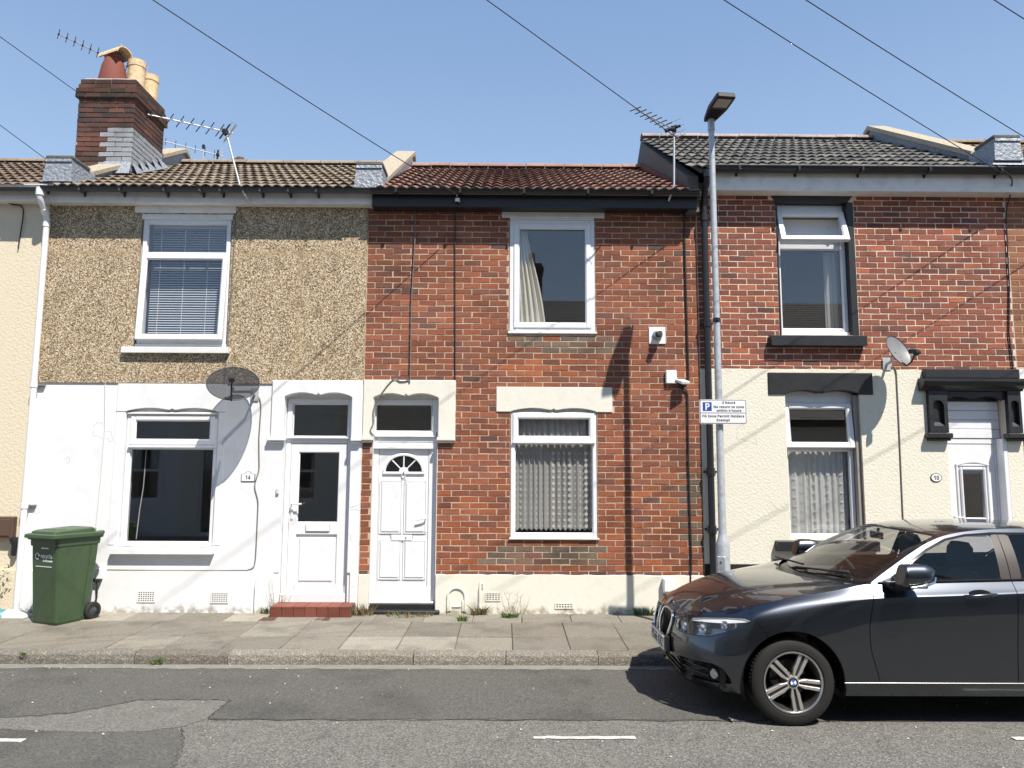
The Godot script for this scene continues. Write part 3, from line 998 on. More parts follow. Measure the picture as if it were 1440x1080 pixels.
func house_fourteen() -> void:
	var x0 := -5.876; var x1 := -1.80
	var h := thing("terraced_house", "white rendered terraced house with pebbledashed upper storey and half-glazed white door", "house", Vector3(-3.84, 0, 0))
	var roof := shell(h, x0, x1, 5.21, 5.07, Vector2(-3.0, 6.90), [Color(0.23, 0.178, 0.125), Color(0.265, 0.21, 0.15), Color(0.20, 0.155, 0.112), Color(0.30, 0.24, 0.175)], {"ridge_tone": Color(0.33, 0.27, 0.2), "tx0": -5.73, "tx1": -1.93})
	var up := rect(-4.69, -3.53, 3.25, 4.97)
	var low := rect(-4.74, -3.59, 0.765, 2.485)
	var door := rect(-2.77, -1.935, 0.10, 2.685)
	var holes := [up, low, door]
	var b := MB.new()
	b.wall(rect(x0, x1, -0.1, 5.2), holes, -0.24, -0.012)
	var wall := wpart(h, "wall", b, M.white_render)
	b = MB.new()
	b.wall(rect(x0, x1, 0.48, 2.79), [low, door], -0.011, 0.006, false)
	part(wall, "render", b, M.white_render)
	b = MB.new()
	b.wall(rect(x0, x1, 2.79, 5.2), [up, rect(-2.93, x1, 2.79, 2.835)], -0.011, 0.022, false)
	part(wall, "pebbledash", b, M.pebbledash)
	b = MB.new()
	b.wall(rect(x0 + 0.01, -2.83, -0.05, 0.492), [], -0.011, 0.032, false)
	b.box(Vector3(-1.90, -0.05, -0.011), Vector3(x1, 0.492, 0.012), 0.004)
	b.box(Vector3(-2.83, -0.05, -0.011), Vector3(-2.775, 0.46, 0.02), 0.004)
	part(wall, "plinth", b, M.white_render)
	# raised surround over the door with its little corbels
	b = MB.new()
	var p := lintel_plate(-2.93, x1, 2.11, 2.835, -2.77, -1.935, 0.05)
	# surround drops on both sides of the fanlight
	p = PackedVector2Array([Vector2(-2.93, 2.833), Vector2(-2.93, 2.12), Vector2(-2.771, 2.12), Vector2(-2.771, 2.615)])
	p.append_array(ogee(-2.76, -1.945, 2.62, 0.055))
	p.append_array(PackedVector2Array([Vector2(-1.934, 2.615), Vector2(-1.934, 2.12), Vector2(-1.802, 2.12), Vector2(-1.802, 2.833)]))
	b.prism(p, -0.1, 0.036, 0.008)
	var s := part(wall, "door_surround", b, M.white_render)
	b = MB.new()
	for c in [[-2.965, -2.74], [-1.93, -1.80]]:
		b.box(Vector3(c[0], 2.075, 0.0), Vector3(c[1], 2.118, 0.075), 0.008)
		b.box(Vector3(c[0] + 0.02, 2.045, 0.0), Vector3(c[1] - 0.012, 2.074, 0.045), 0.008)
		part(s, "corbel", b, M.white_render)
		b = MB.new()
	# raised surround and drip mould over the lower window
	b = MB.new()
	p = lintel_plate(-4.86, -3.50, 2.43, 2.80, -4.735, -3.60, 0.045)
	b.prism(p, -0.1, 0.018, 0.006)
	b.box(Vector3(-4.86, 0.80, 0.0), Vector3(-4.745, 2.43, 0.012), 0.004)
	b.box(Vector3(-3.585, 0.80, 0.0), Vector3(-3.50, 2.43, 0.012), 0.004)
	part(wall, "window_surround", b, M.white_render)
	b = MB.new()
	b.box(Vector3(-4.735, 2.40, -0.09), Vector3(-3.595, 2.43, 0.0), 0.006)
	b.box(Vector3(-4.72, 2.435, -0.12), Vector3(-3.61, 2.50, -0.02), 0.01)
	part(wall, "drip_mould", b, M.soffit_white)
	# upper window: band above, fixed light, tilted sash
	b = MB.new()
	b.box(Vector3(-4.775, 4.985, 0.0), Vector3(-3.488, 5.11, 0.055), 0.006)
	b.box(Vector3(-4.70, 4.90, -0.05), Vector3(-3.52, 4.984, 0.02), 0.006)
	wpart(h, "window_head", b, M.soffit_white)
	b = MB.new()
	frame(b, rect(-4.67, -3.55, 3.285, 4.90), -0.06, 0.008, 0.052)
	b.box(Vector3(-4.62, 4.415, -0.058), Vector3(-3.60, 4.475, 0.006), 0.006)
	b.box(Vector3(-4.685, 3.25, -0.1), Vector3(-3.535, 3.285, 0.02), 0.004)
	var w := wpart(h, "window", b, M.upvc)
	light(w, rect(-4.62, -3.60, 4.47, 4.85), -0.01, 0.05, false)
	light(w, rect(-4.655, -3.565, 3.325, 4.44), 0.02, 0.062, true, "upvc", 0.055)
	bsill(h, "window_sill", -4.815, -3.485, 3.165, 3.25, 0.085, "white_paint")
	# lower window
	b = MB.new()
	frame(b, rect(-4.735, -3.595, 0.775, 2.40), -0.10, -0.03, 0.055)
	b.box(Vector3(-4.68, 1.975, -0.098), Vector3(-3.65, 2.035, -0.032), 0.006)
	w = wpart(h, "window", b, M.upvc)
	light(w, rect(-4.69, -3.64, 2.025, 2.385), -0.035, 0.058, true)
	b = MB.new()
	b.box(Vector3(-4.70, 1.985, -0.032), Vector3(-3.63, 2.01, 0.008), 0.004)
	part(w, "drip_rail", b, M.upvc)
	light(w, rect(-4.68, -3.65, 0.83, 1.975), -0.045, 0.05, false)
	bsill(h, "window_sill", -4.80, -3.555, 0.70, 0.775, 0.085, "white_render")
	# door, fanlight
	b = MB.new()
	b.box(Vector3(-2.765, 0.16, -0.16), Vector3(-2.70, 2.61, -0.085), 0.006)
	b.box(Vector3(-1.995, 0.16, -0.16), Vector3(-1.94, 2.61, -0.085), 0.006)
	b.box(Vector3(-2.70, 2.555, -0.16), Vector3(-1.995, 2.61, -0.085), 0.006)
	b.box(Vector3(-2.70, 2.055, -0.16), Vector3(-1.995, 2.13, -0.08), 0.006)
	b.box(Vector3(-2.76, 2.11, -0.08), Vector3(-1.945, 2.128, -0.05), 0.004)
	b.box(Vector3(-2.768, 2.611, -0.2), Vector3(-1.937, 2.684, -0.10), 0.004)
	b.box(Vector3(-2.765, 0.105, -0.2), Vector3(-1.94, 0.215, -0.06), 0.008)
	var df := wpart(h, "door_frame", b, M.upvc)
	light(df, rect(-2.695, -2.0, 2.135, 2.55), -0.10, 0.045, false, "upvc", 0.0, "glass")
	b = MB.new()
	var leaf := rect(-2.695, -2.0, 0.22, 2.05)
	b.wall(leaf, [rect(-2.60, -2.095, 1.07, 1.945), rect(-2.60, -2.095, 0.32, 0.93)], -0.15, -0.092)
	var d := wpart(h, "door", b, M.upvc)
	light(d, rect(-2.60, -2.095, 1.07, 1.945), -0.095, 0.03, false)
	b = MB.new()
	b.X = Transform3D(Basis.IDENTITY, Vector3(-2.3475, 0.625, -0.112))
	b.slab(0.505, 0.61, 0.03, 0.001)
	b.X = Transform3D(Basis.IDENTITY, Vector3(-2.3475, 0.625, -0.098))
	b.slab(0.43, 0.535, 0.03, 0.014)
	part(d, "door_panel", b, M.upvc)
	b = MB.new()
	b.box(Vector3(-2.48, 0.965, -0.092), Vector3(-2.19, 1.045, -0.076), 0.006)
	part(d, "letterbox", b, M.upvc)
	b = MB.new()
	frame(b, rect(-2.484, -2.186, 0.961, 1.049), -0.094, -0.085, 0.006, 0.0)
	part(d, "letterbox_edge", b, M.upvc_seam)
	b = MB.new()
	b.box(Vector3(-2.675, 1.11, -0.092), Vector3(-2.645, 1.34, -0.078), 0.006)
	b.tube([Vector3(-2.66, 1.30, -0.08), Vector3(-2.66, 1.30, -0.04), Vector3(-2.64, 1.30, -0.032), Vector3(-2.53, 1.30, -0.032)], 0.010, 8)
	part(d, "door_handle", b, M.white_plastic)
	# black leaf-edge gap
	b = MB.new()
	frame(b, inset(leaf, -0.004), -0.15, -0.1, 0.008, 0.0)
	part(df, "door_seal", b, M.upvc_seam)
	# red tiled step
	b = MB.new()
	b.box(Vector3(-2.775, -0.05, -0.2), Vector3(-1.82, 0.118, 0.268))
	var st := wpart(h, "doorstep", b, M.joint)
	for i in 7:
		var wd := 0.95 / 7
		for f in 2:
			var q := MB.new()
			q.col = Color(0.20, 0.062, 0.040) * rng.randf_range(0.8, 1.15)
			if f == 0:
				q.slab(wd - 0.006, 0.146, 0.02, 0.006, 0.0012, rng)
				part(st, "step_tile", q, M.red_tile, Vector3(-2.772 + (i + 0.5) * wd, 0.056, 0.277))
			else:
				q.slab(wd - 0.006, 0.29, 0.02, 0.006, 0.0012, rng)
				var o := part(st, "step_tile", q, M.red_tile, Vector3(-2.772 + (i + 0.5) * wd, 0.128, 0.134))
				o.rotation.x = -PI / 2
	vent(h, rect(-4.45, -4.235, 0.125, 0.262), 0.033, 7, 5, "white_paint")
	vent(h, rect(-3.565, -3.35, 0.118, 0.25), 0.033, 7, 5, "white_paint")
	eaves(h, x0 + 0.04, x1 + 0.30, 5.07, 5.25, 0.165, 5.232, 0.255, "soffit_white", "dark_grey_plastic", [-5.35, -4.85, -4.3, -3.85, -3.6, -3.1, -2.75, -2.4])
	# white rainwater pipe on the boundary
	b = MB.new()
	b.tube([Vector3(-5.86, 5.20, 0.26), Vector3(-5.86, 5.10, 0.26), Vector3(-5.86, 5.04, 0.22), Vector3(-5.86, 4.93, 0.11), Vector3(-5.86, 4.86, 0.085), Vector3(-5.86, 0.03, 0.085)], 0.036, 12)
	for y in [4.80, 2.75, 1.27]:
		b.tube([Vector3(-5.86, y - 0.03, 0.085), Vector3(-5.86, y + 0.03, 0.085)], 0.043, 12)
	b.tube([Vector3(-5.86, 5.12, 0.26), Vector3(-5.86, 5.21, 0.26)], 0.05, 12)
	b.tube([Vector3(-5.86, 4.98, 0.165), Vector3(-5.86, 4.93, 0.115)], 0.046, 12)
	var rp := wpart(h, "rainwater_pipe", b, M.white_plastic)
	b = MB.new()
	for y in [2.75, 1.27]:
		b.box(Vector3(-5.92, y - 0.012, 0.0), Vector3(-5.76, y + 0.012, 0.05), 0.004)
	part(rp, "pipe_clip", b, M.cable_grey)
	parapet(h, -5.69, 5.62, Vector2(-3.0, 7.12), true, false)
	blind_behind(rect(-4.62, -3.60, 3.34, 4.88), -0.16)
	# things inside the dark front room show only as a pale cord by the glass
	var cord := MB.new()
	cord.tube([Vector3(-4.53, 1.96, -0.14), Vector3(-4.54, 1.5, -0.14), Vector3(-4.57, 1.2, -0.14), Vector3(-4.59, 0.86, -0.14)], 0.006, 6)
	single("blind_cord", cord, M.cable_white, "pale cord hanging inside the dark lower window of the white house", "cord")
	b = MB.new()
	b.box(Vector3(-2.835, 1.42, 0.006), Vector3(-2.80, 1.50, 0.03), 0.006)
	b.box(Vector3(-2.825, 1.435, 0.03), Vector3(-2.81, 1.45, 0.034), 0.002)
	wpart(h, "door_bell", b, M.cable_white)
	b = MB.new()
	b.tube([Vector3(-3.02, 0.0, 0.05), Vector3(-3.02, 0.33, 0.05), Vector3(-3.015, 0.40, 0.036)], 0.016, 8)
	wpart(h, "painted_pipe", b, M.white_render)
	# number plaque
	var pl := thing("number_plaque", "small white plaque with number 14 on the white wall left of the glazed door", "house number", Vector3(-3.187, 1.63, 0.007))
	b = MB.new()
	var q := PackedVector2Array([Vector2(-0.078, -0.05), Vector2(0.078, -0.05), Vector2(0.078, 0.03), Vector2(0.045, 0.036)])
	for i in 9:
		var a := PI * 0.15 + PI * 0.7 * i / 8.0
		q.append(Vector2(cos(a) * 0.045, 0.016 + sin(a) * 0.045))
	q.append_array(PackedVector2Array([Vector2(-0.045, 0.036), Vector2(-0.078, 0.03)]))
	var bigger := PackedVector2Array()
	for v in q: bigger.append(v * 1.1)
	b.prism(bigger, 0.0, 0.008, 0.002)
	part(pl, "rim", b, M.print_black)
	b = MB.new()
	b.prism(q, 0.008, 0.011, 0.001)
	part(pl, "plate", b, M.print_white)
	words(pl, "numeral", "14", 0.05, Vector3(0, -0.03, 0.0115), M.print_black, 0.06)


func parapet(h: Node3D, x: float, kneel: float, top: Vector2, lead: bool, cream: bool) -> void:
	# the party wall that rises through the roof: masonry, coping, and the stepped end above the eaves
	var slope := (top.y - kneel + 0.12) / (-0.10 - top.x)
	var b := MB.new()
	var X := Transform3D(Basis(Vector3(0, 0, -1), Vector3(0, 1, 0), Vector3(1, 0, 0)), Vector3(x - 0.11, 0, 0))
	b.X = X
	var y0 := kneel - 0.42
	b.prism(PackedVector2Array([Vector2(0.05, y0), Vector2(0.05, kneel - 0.15), Vector2(-top.x, top.y), Vector2(-top.x + 0.12, top.y - 0.05), Vector2(-top.x + 0.12, top.y - 0.9), Vector2(-top.x, top.y - 0.6)]), 0.0, 0.22)
	var w := wpart(h, "parapet", b, M.lead if lead else (M.cream_smooth if cream else M.grey_render))
	b = MB.new()
	X.origin.x = x - 0.16
	b.X = X
	b.prism(PackedVector2Array([Vector2(0.28, kneel - 0.03), Vector2(0.28, kneel + 0.045), Vector2(-top.x, top.y + 0.085), Vector2(-top.x + 0.16, top.y + 0.03), Vector2(-top.x + 0.16, top.y - 0.04), Vector2(-top.x, top.y + 0.005)]), 0.0, 0.32, 0.008)
	part(w, "coping", b, M.coping)
	b = MB.new()
	b.X = Transform3D(Basis.IDENTITY, Vector3(x, 0, 0))
	# the kneeler: a block dressed with lead, wider at its foot
	var lo := kneel - 0.36
	for pr in [[0.20, 0.24, lo, lo + 0.05], [0.165, 0.20, lo + 0.05, kneel - 0.03]]:
		pass
	var prof := [[0.215, 0.30, lo], [0.185, 0.265, lo + 0.06], [0.165, 0.25, kneel - 0.04], [0.16, 0.245, kneel]]
	for i in 3:
		var A: Array = prof[i]; var B_: Array = prof[i + 1]
		var za := 0.22
		var a0 := Vector3(-A[0], A[2], za); var a1 := Vector3(A[0], A[2], za); var b0 := Vector3(-B_[0], B_[2], za - (A[1] - B_[1])); var b1 := Vector3(B_[0], B_[2], za - (A[1] - B_[1]))
		var back := Vector3(0, 0, -0.55)
		b.quad(a0, a1, b1, b0, Vector3(0, 0.1, 1))
		b.quad(a0, b0, b0 + back, a0 + back, Vector3(-1, 0, 0))
		b.quad(a1, b1, b1 + back, a1 + back, Vector3(1, 0, 0))
	b.quad(Vector3(-0.16, kneel, 0.19), Vector3(0.16, kneel, 0.19), Vector3(0.16, kneel, -0.3), Vector3(-0.16, kneel, -0.3), Vector3.UP)
	part(w, "lead_dressing", b, M.lead)
	b = MB.new()
	b.box(Vector3(x - 0.175, kneel, -0.2), Vector3(x + 0.175, kneel + 0.05, 0.21), 0.012)
	part(w, "kneeler_cap", b, M.grey_render)


func blind_behind(r: Rect2, z: float) -> void:
	var t := thing("venetian_blind", "pale venetian blind half closed behind the upper window of the pebbledashed house", "blind", Vector3(r.position.x, r.position.y, z))
	var b := MB.new()
	b.box(Vector3(0, r.size.y - 0.04, -0.02), Vector3(r.size.x, r.size.y, 0.02), 0.004)
	part(t, "head_rail", b, M.blind)
	var n := 46
	for i in n:
		var y := 0.06 + (r.size.y - 0.12) * i / (n - 1)
		b = MB.new()
		var k := 4
		for s in k:
			var f0 := float(s) / k - 0.5; var f1 := float(s + 1) / k - 0.5
			var P := func(f: float, x: float) -> Vector3: return Vector3(x, -f * 0.017 + 0.003 * (0.25 - f * f) * 4.0, f * 0.022)
			b.quad(P.call(f0, 0.005), P.call(f0, r.size.x - 0.005), P.call(f1, r.size.x - 0.005), P.call(f1, 0.005), Vector3(0, 1, 0.5))
		part(t, "slat", b, M.blind, Vector3(0, y, 0))
	b = MB.new()
	for x in [0.12, r.size.x * 0.42, r.size.x * 0.72]:
		b.tube([Vector3(x, 0.05, 0.014), Vector3(x, r.size.y - 0.04, 0.014)], 0.004, 5)
	part(t, "ladder_tape", b, M.white_plastic)
	b = MB.new()
	b.box(Vector3(0, 0.015, -0.014), Vector3(r.size.x, 0.04, 0.014), 0.004)
	part(t, "bottom_rail", b, M.white_plastic)


func fold_angle(u: float, folds: float, ph: float, sd: int) -> float:
	return folds * u * TAU + ph + 1.5 * sin(u * 7.0 + sd) + 0.9 * sin(u * 17.0 + sd * 2.0)


# pleated cloth hanging at a window; thin places where the pattern's motifs are left out
func curtain_mesh(w: float, h: float, folds: float, depth: float, sd: int, scallop := 0.0, gather := 0.0) -> MB:
	var r := RandomNumberGenerator.new()
	r.seed = sd
	var ph := r.randf() * 6.0
	var b := MB.new()
	var rows := []
	var nx := int(w * 130) + 8
	var ny := 14
	for j in ny + 1:
		var v := float(j) / ny
		var row := []
		for i in nx + 1:
			var u := float(i) / nx
			var x := u * w
			var a := fold_angle(u, folds, ph, sd)
			var z := depth * (sin(a) + 0.35 * sin(a * 2.13 + 1.0 + v * 0.4)) * (0.75 + 0.35 * v)
			var y := v * h
			if gather != 0.0: x = x * (1.0 - gather * (1.0 - absf(v - 0.15)) * 0.3) if gather > 0.0 else w - (w - x) * (1.0 + gather * v * 0.4)
			if j == 0 and scallop > 0.0: y += scallop * absf(sin(u * w / 0.06 * PI))
			row.append(Vector3(x, y, z))
		rows.append(row)
	b.grid(rows, Vector3(0, 0, 1))
	return b

func motifs(b: MB, w: float, h: float, folds: float, depth: float, sd: int, leafy: bool) -> void:
	# little woven figures lying on a net curtain's folds
	var r := RandomNumberGenerator.new()
	r.seed = sd
	var ph := r.randf() * 6.0
	var sp := 0.075 if not leafy else 0.115
	var x := 0.035
	var col := 0
	while x < w - 0.02:
		var y := 0.06 + (sp * 0.5 if leafy and col % 2 == 1 else 0.0)
		while y < h - 0.06:
			var u := x / w; var v := y / h
			var a := fold_angle(u, folds, ph, sd)
			var z := depth * (sin(a) + 0.35 * sin(a * 2.13 + 1.0 + v * 0.4)) * (0.75 + 0.35 * v) + 0.003
			var slopef := cos(a)
			var sq := 0.35 + 0.65 * absf(sin(a * 0.5 + 0.7))
			if leafy:
				for k in 5:
					var ang := PI / 2 + (k - 2) * 0.5
					var d := Vector2(cos(ang), sin(ang)); var n := Vector2(-d.y, d.x) * 0.007
					var c := Vector2(x, y)
					var L := 0.036
					var p := [c, c + d * L * 0.5 + n, c + d * L, c + d * L * 0.5 - n]
					var q := []
					for e in p: q.append(Vector3(x + (e.x - x) * sq, e.y, z + (e.x - x) * slopef * 0.3))
					b.quad(q[0], q[1], q[2], q[3], Vector3(0, 0, 1))
			else:
				var rad := 0.015 if col % 3 != 1 else 0.023
				for k in 7:
					var a0 := TAU * k / 7; var a1 := TAU * (k + 1) / 7
					b.ft(Vector3(x, y, z), Vector3(x + cos(a0) * rad * sq, y + sin(a0) * rad, z + cos(a0) * rad * slopef * 0.3), Vector3(x + cos(a1) * rad * sq, y + sin(a1) * rad, z + cos(a1) * rad * slopef * 0.3), Vector3(0, 0, 1))
			y += sp
		x += 0.068 if not leafy else 0.085
		col += 1


func house_twelve() -> void:
	var x0 := -1.80; var x1 := 2.43
	var h := thing("terraced_house", "red brick terraced house with panelled white front door and cream painted lintels", "house", Vector3(0.31, 0, 0))
	shell(h, x0, x1, 5.205, 5.04, Vector2(-3.0, 6.87), [Color(0.275, 0.145, 0.105), Color(0.225, 0.118, 0.088), Color(0.32, 0.178, 0.13), Color(0.19, 0.112, 0.088)], {"ridge_tone": Color(0.36, 0.22, 0.17), "tx0": -1.66, "tx1": 2.28})
	var up := rect(0.02, 1.12, 3.46, 4.965)
	var low := rect(0.045, 1.125, 0.895, 2.51)
	var door := rect(-1.665, -0.86, -0.12, 2.685)
	var holes := [up, low, door]
	var b := MB.new()
	b.wall(rect(x0, x1, -0.1, 5.2), holes, -0.24, -0.0035)
	var wall := wpart(h, "wall", b, M.mortar)
	var reds := [Color(0.315, 0.102, 0.052), Color(0.275, 0.090, 0.048), Color(0.345, 0.118, 0.062), Color(0.245, 0.084, 0.050), Color(0.30, 0.112, 0.066), Color(0.225, 0.090, 0.060)]
	var greys := [Color(0.19, 0.142, 0.100), Color(0.155, 0.118, 0.090), Color(0.225, 0.142, 0.096), Color(0.205, 0.155, 0.112)]
	var darks := [Color(0.130, 0.072, 0.058), Color(0.169, 0.078, 0.065), Color(0.208, 0.091, 0.078)]
	var oranges := [Color(0.40, 0.125, 0.052), Color(0.36, 0.115, 0.052)]
	var soot_noise := FastNoiseLite.new()
	soot_noise.frequency = 0.9
	soot_noise.seed = 8
	var tone_of := func(x: float, y: float) -> Color:
		var soot := 0.93 + 0.30 * soot_noise.get_noise_2d(x * 1.3, y * 1.3)
		if y > 3.20 and y < 3.44 and x > -0.1 + (y - 3.2) and x < 1.42: return (tone(greys) if rng.randf() < 0.8 else tone(reds)) * soot
		if y > 0.60 and y < 0.84 and x > -0.35 + (y - 0.6) and x < 1.22: return (tone(greys) if rng.randf() < 0.85 else tone(darks)) * soot
		if y < 0.54: return (tone(darks) if rng.randf() < 0.6 else tone(reds)) * soot
		if y > 2.9 and y < 3.15 and x > -0.1 and x < 0.9: return (tone(oranges) if rng.randf() < 0.5 else tone(reds)) * soot
		if x > 2.18 and y < 1.9 and y > 0.8: return (tone(greys) if rng.randf() < 0.45 else tone(reds)) * soot
		if x < -1.5 and y > 1.95 and y < 2.2: return tone(darks) * soot
		if y < 1.6 and rng.randf() < 0.35: return tone(oranges) * 0.88 * soot
		if rng.randf() < 0.018: return tone(darks) * soot
		return tone(reds) * soot
	var bholes := holes + [rect(-2.0, -0.645, 2.09, 2.845), rect(-0.134, 1.319, 2.455, 2.766), rect(-0.077, 1.245, 4.965, 5.114)]
	lay_bricks(wall, rect(x0 + 0.004, x1, 0.455, 5.07), bholes, 0.0, 0.2245, 0.0748, -1.80, tone_of, 300)
	for e in [[-1.6655, -1.6595], [-0.8655, -0.8595]]:
		b = MB.new()
		b.box(Vector3(e[0], 0.08, -0.238), Vector3(e[1], 2.61, 0.003), 0.001)
		part(wall, "door_reveal", b, M.white_paint)
	# cream block over the door, lintels, plinth
	b = MB.new()
	var p := PackedVector2Array([Vector2(-1.796, 2.845), Vector2(-1.796, 2.13), Vector2(-1.667, 2.13), Vector2(-1.667, 2.61)])
	p.append_array(ogee(-1.657, -0.868, 2.615, 0.055))
	p.append_array(PackedVector2Array([Vector2(-0.858, 2.61), Vector2(-0.858, 2.13), Vector2(-0.645, 2.13), Vector2(-0.645, 2.845)]))
	b.prism(p, -0.1, 0.026, 0.01)
	var s := part(wall, "door_surround", b, M.cream_smooth)
	b = MB.new()
	for c in [[-1.80, -1.66], [-0.87, -0.64]]:
		b.box(Vector3(c[0], 2.085, 0.0), Vector3(c[1], 2.128, 0.06), 0.008)
		b.box(Vector3(c[0], 2.06, 0.0), Vector3(c[1] - 0.012, 2.084, 0.035), 0.006)
		part(s, "corbel", b, M.cream_smooth)
		b = MB.new()
	b = MB.new()
	b.prism(lintel_plate(-0.134, 1.319, 2.452, 2.766, 0.046, 1.124, 0.048), -0.1, 0.012, 0.006)
	part(wall, "lintel", b, M.cream_smooth)
	b = MB.new()
	b.box(Vector3(-0.077, 4.962, -0.1), Vector3(1.245, 5.114, 0.012), 0.005)
	b.box(Vector3(0.03, 4.935, -0.07), Vector3(1.11, 4.961, 0.0), 0.004)
	part(wall, "lintel", b, M.soffit_white)
	b = MB.new()
	# plinth with an uneven painted top edge
	var pp := PackedVector2Array([Vector2(-0.86, -0.06), Vector2(x1, -0.06)])
	var x := x1
	while x > -0.86:
		pp.append(Vector2(x, 0.462 + rng.randf_range(-0.006, 0.006)))
		x -= 0.07
	pp.append(Vector2(-0.86, 0.465))
	b.prism(pp, -0.02, 0.018, 0.006)
	b.box(Vector3(-1.797, -0.06, -0.02), Vector3(-1.668, 0.46, 0.016), 0.004)
	part(wall, "plinth", b, M.cream_smooth)
	# the old boot scraper arch and pipe cast in the plinth's paint
	b = MB.new()
	var arc := []
	for i in 15:
		var a := PI * i / 14.0
		arc.append(Vector3(-0.60 + cos(a) * 0.105, 0.20 + sin(a) * 0.105, 0.022))
	arc.push_front(Vector3(-0.495, 0.03, 0.022)); arc.append(Vector3(-0.705, 0.03, 0.022))
	b.tube(arc, 0.016, 6)
	b.box(Vector3(-0.69, 0.03, 0.01), Vector3(-0.665, 0.16, 0.035), 0.006)
	b.box(Vector3(-0.535, 0.03, 0.01), Vector3(-0.51, 0.16, 0.035), 0.006)
	b.box(Vector3(-0.655, 0.075, 0.01), Vector3(-0.545, 0.10, 0.03), 0.006)
	part(wall, "boot_scraper_arch", b, M.cream_smooth)
	b = MB.new()
	b.tube([Vector3(-0.315, 0.02, 0.03), Vector3(-0.315, 0.30, 0.03), Vector3(-0.305, 0.36, 0.02), Vector3(-0.29, 0.40, 0.0)], 0.018, 8)
	b.tube([Vector3(-0.285, 0.30, 0.02), Vector3(-0.285, 0.36, 0.04)], 0.012, 6)
	part(wall, "painted_pipe", b, M.cream_smooth)
	# windows
	b = MB.new()
	frame(b, rect(0.025, 1.117, 3.47, 4.935), -0.07, -0.008, 0.058)
	b.box(Vector3(0.005, 3.445, -0.1), Vector3(1.135, 3.47, 0.022), 0.005)
	var w := wpart(h, "window", b, M.upvc)
	light(w, rect(0.078, 1.064, 3.52, 4.885), -0.012, 0.062, true)
	b = MB.new()
	frame(b, rect(0.05, 1.12, 0.905, 2.452), -0.075, -0.012, 0.05)
	b.box(Vector3(0.10, 2.06, -0.073), Vector3(1.07, 2.125, -0.014), 0.005)
	b.box(Vector3(0.046, 2.453, -0.2), Vector3(1.124, 2.509, -0.05), 0.004)
	b.box(Vector3(0.035, 0.885, -0.1), Vector3(1.14, 0.906, 0.03), 0.005)
	w = wpart(h, "window", b, M.upvc)
	light(w, rect(0.075, 1.095, 2.085, 2.435), -0.015, 0.058, true)
	b = MB.new()
	b.box(Vector3(0.07, 2.062, -0.012), Vector3(1.10, 2.084, 0.02), 0.004)
	part(w, "drip_rail", b, M.upvc)
	light(w, rect(0.10, 1.07, 0.955, 2.06), -0.02, 0.05, false)
	# door
	b = MB.new()
	b.box(Vector3(-1.748, 0.145, -0.17), Vector3(-1.60, 2.07, -0.095), 0.006)
	b.box(Vector3(-0.975, 0.145, -0.17), Vector3(-0.875, 2.07, -0.095), 0.006)
	b.box(Vector3(-1.60, 2.0, -0.17), Vector3(-0.975, 2.07, -0.095), 0.006)
	b.box(Vector3(-1.745, 2.072, -0.17), Vector3(-0.878, 2.135, -0.09), 0.006)
	b.box(Vector3(-1.73, 2.15, -0.17), Vector3(-0.885, 2.20, -0.095), 0.006)
	b.box(Vector3(-1.74, 2.136, -0.10), Vector3(-0.88, 2.15, -0.06), 0.004)
	b.box(Vector3(-1.748, 2.2, -0.17), Vector3(-1.665, 2.61, -0.095), 0.006)
	b.box(Vector3(-0.94, 2.2, -0.17), Vector3(-0.875, 2.61, -0.095), 0.006)
	b.box(Vector3(-1.665, 2.555, -0.17), Vector3(-0.94, 2.61, -0.095), 0.006)
	b.box(Vector3(-1.664, 2.611, -0.2), Vector3(-0.861, 2.684, -0.11), 0.004)
	b.box(Vector3(-1.748, 0.13, -0.2), Vector3(-0.875, 0.30, -0.09), 0.006)
	var df := wpart(h, "door_frame", b, M.upvc)
	light(df, rect(-1.66, -0.945, 2.205, 2.55), -0.105, 0.045, false)
	b = MB.new()
	b.box(Vector3(-1.70, 1.985, -0.095), Vector3(-0.92, 2.02, -0.055), 0.006)
	b.box(Vector3(-1.745, 0.108, -0.2), Vector3(-0.877, 0.135, -0.03), 0.006)
	part(df, "weather_bar", b, M.upvc)
	b = MB.new()
	var leaf := rect(-1.595, -0.98, 0.305, 1.995)
	b.wall(leaf, [], -0.15, -0.102)
	var d := wpart(h, "door", b, M.upvc)
	# fan of glass in the head: moulded ring, four panes between glazing bars
	var cx := -1.2875
	var cy := 1.70
	b = MB.new()
	var ring := PackedVector2Array(); var inn := PackedVector2Array()
	for i in 25:
		var a := PI * i / 24.0
		ring.append(Vector2(cx + cos(a) * 0.262, cy + sin(a) * 0.235))
	for i in 25:
		var a := PI - PI * i / 24.0
		ring.append(Vector2(cx + cos(a) * 0.225, cy + sin(a) * 0.198))
	b.prism(ring, -0.102, -0.082, 0.008)
	b.box(Vector3(cx - 0.262, cy - 0.03, -0.102), Vector3(cx + 0.262, cy + 0.002, -0.082), 0.006)
	var hub := PackedVector2Array()
	for i in 13: hub.append(Vector2(cx + cos(PI * i / 12.0) * 0.06, cy + sin(PI * i / 12.0) * 0.06))
	b.prism(hub, -0.102, -0.084, 0.004)
	for k in 3:
		var a := PI * (k + 1) / 4.0
		b.X = Transform3D(Basis(Vector3(0, 0, 1), a - PI / 2), Vector3(cx, cy, 0))
		b.box(Vector3(-0.008, 0.04, -0.102), Vector3(0.008, 0.205, -0.088), 0.003)
	b.X = Transform3D()
	part(d, "fan_moulding", b, M.upvc)
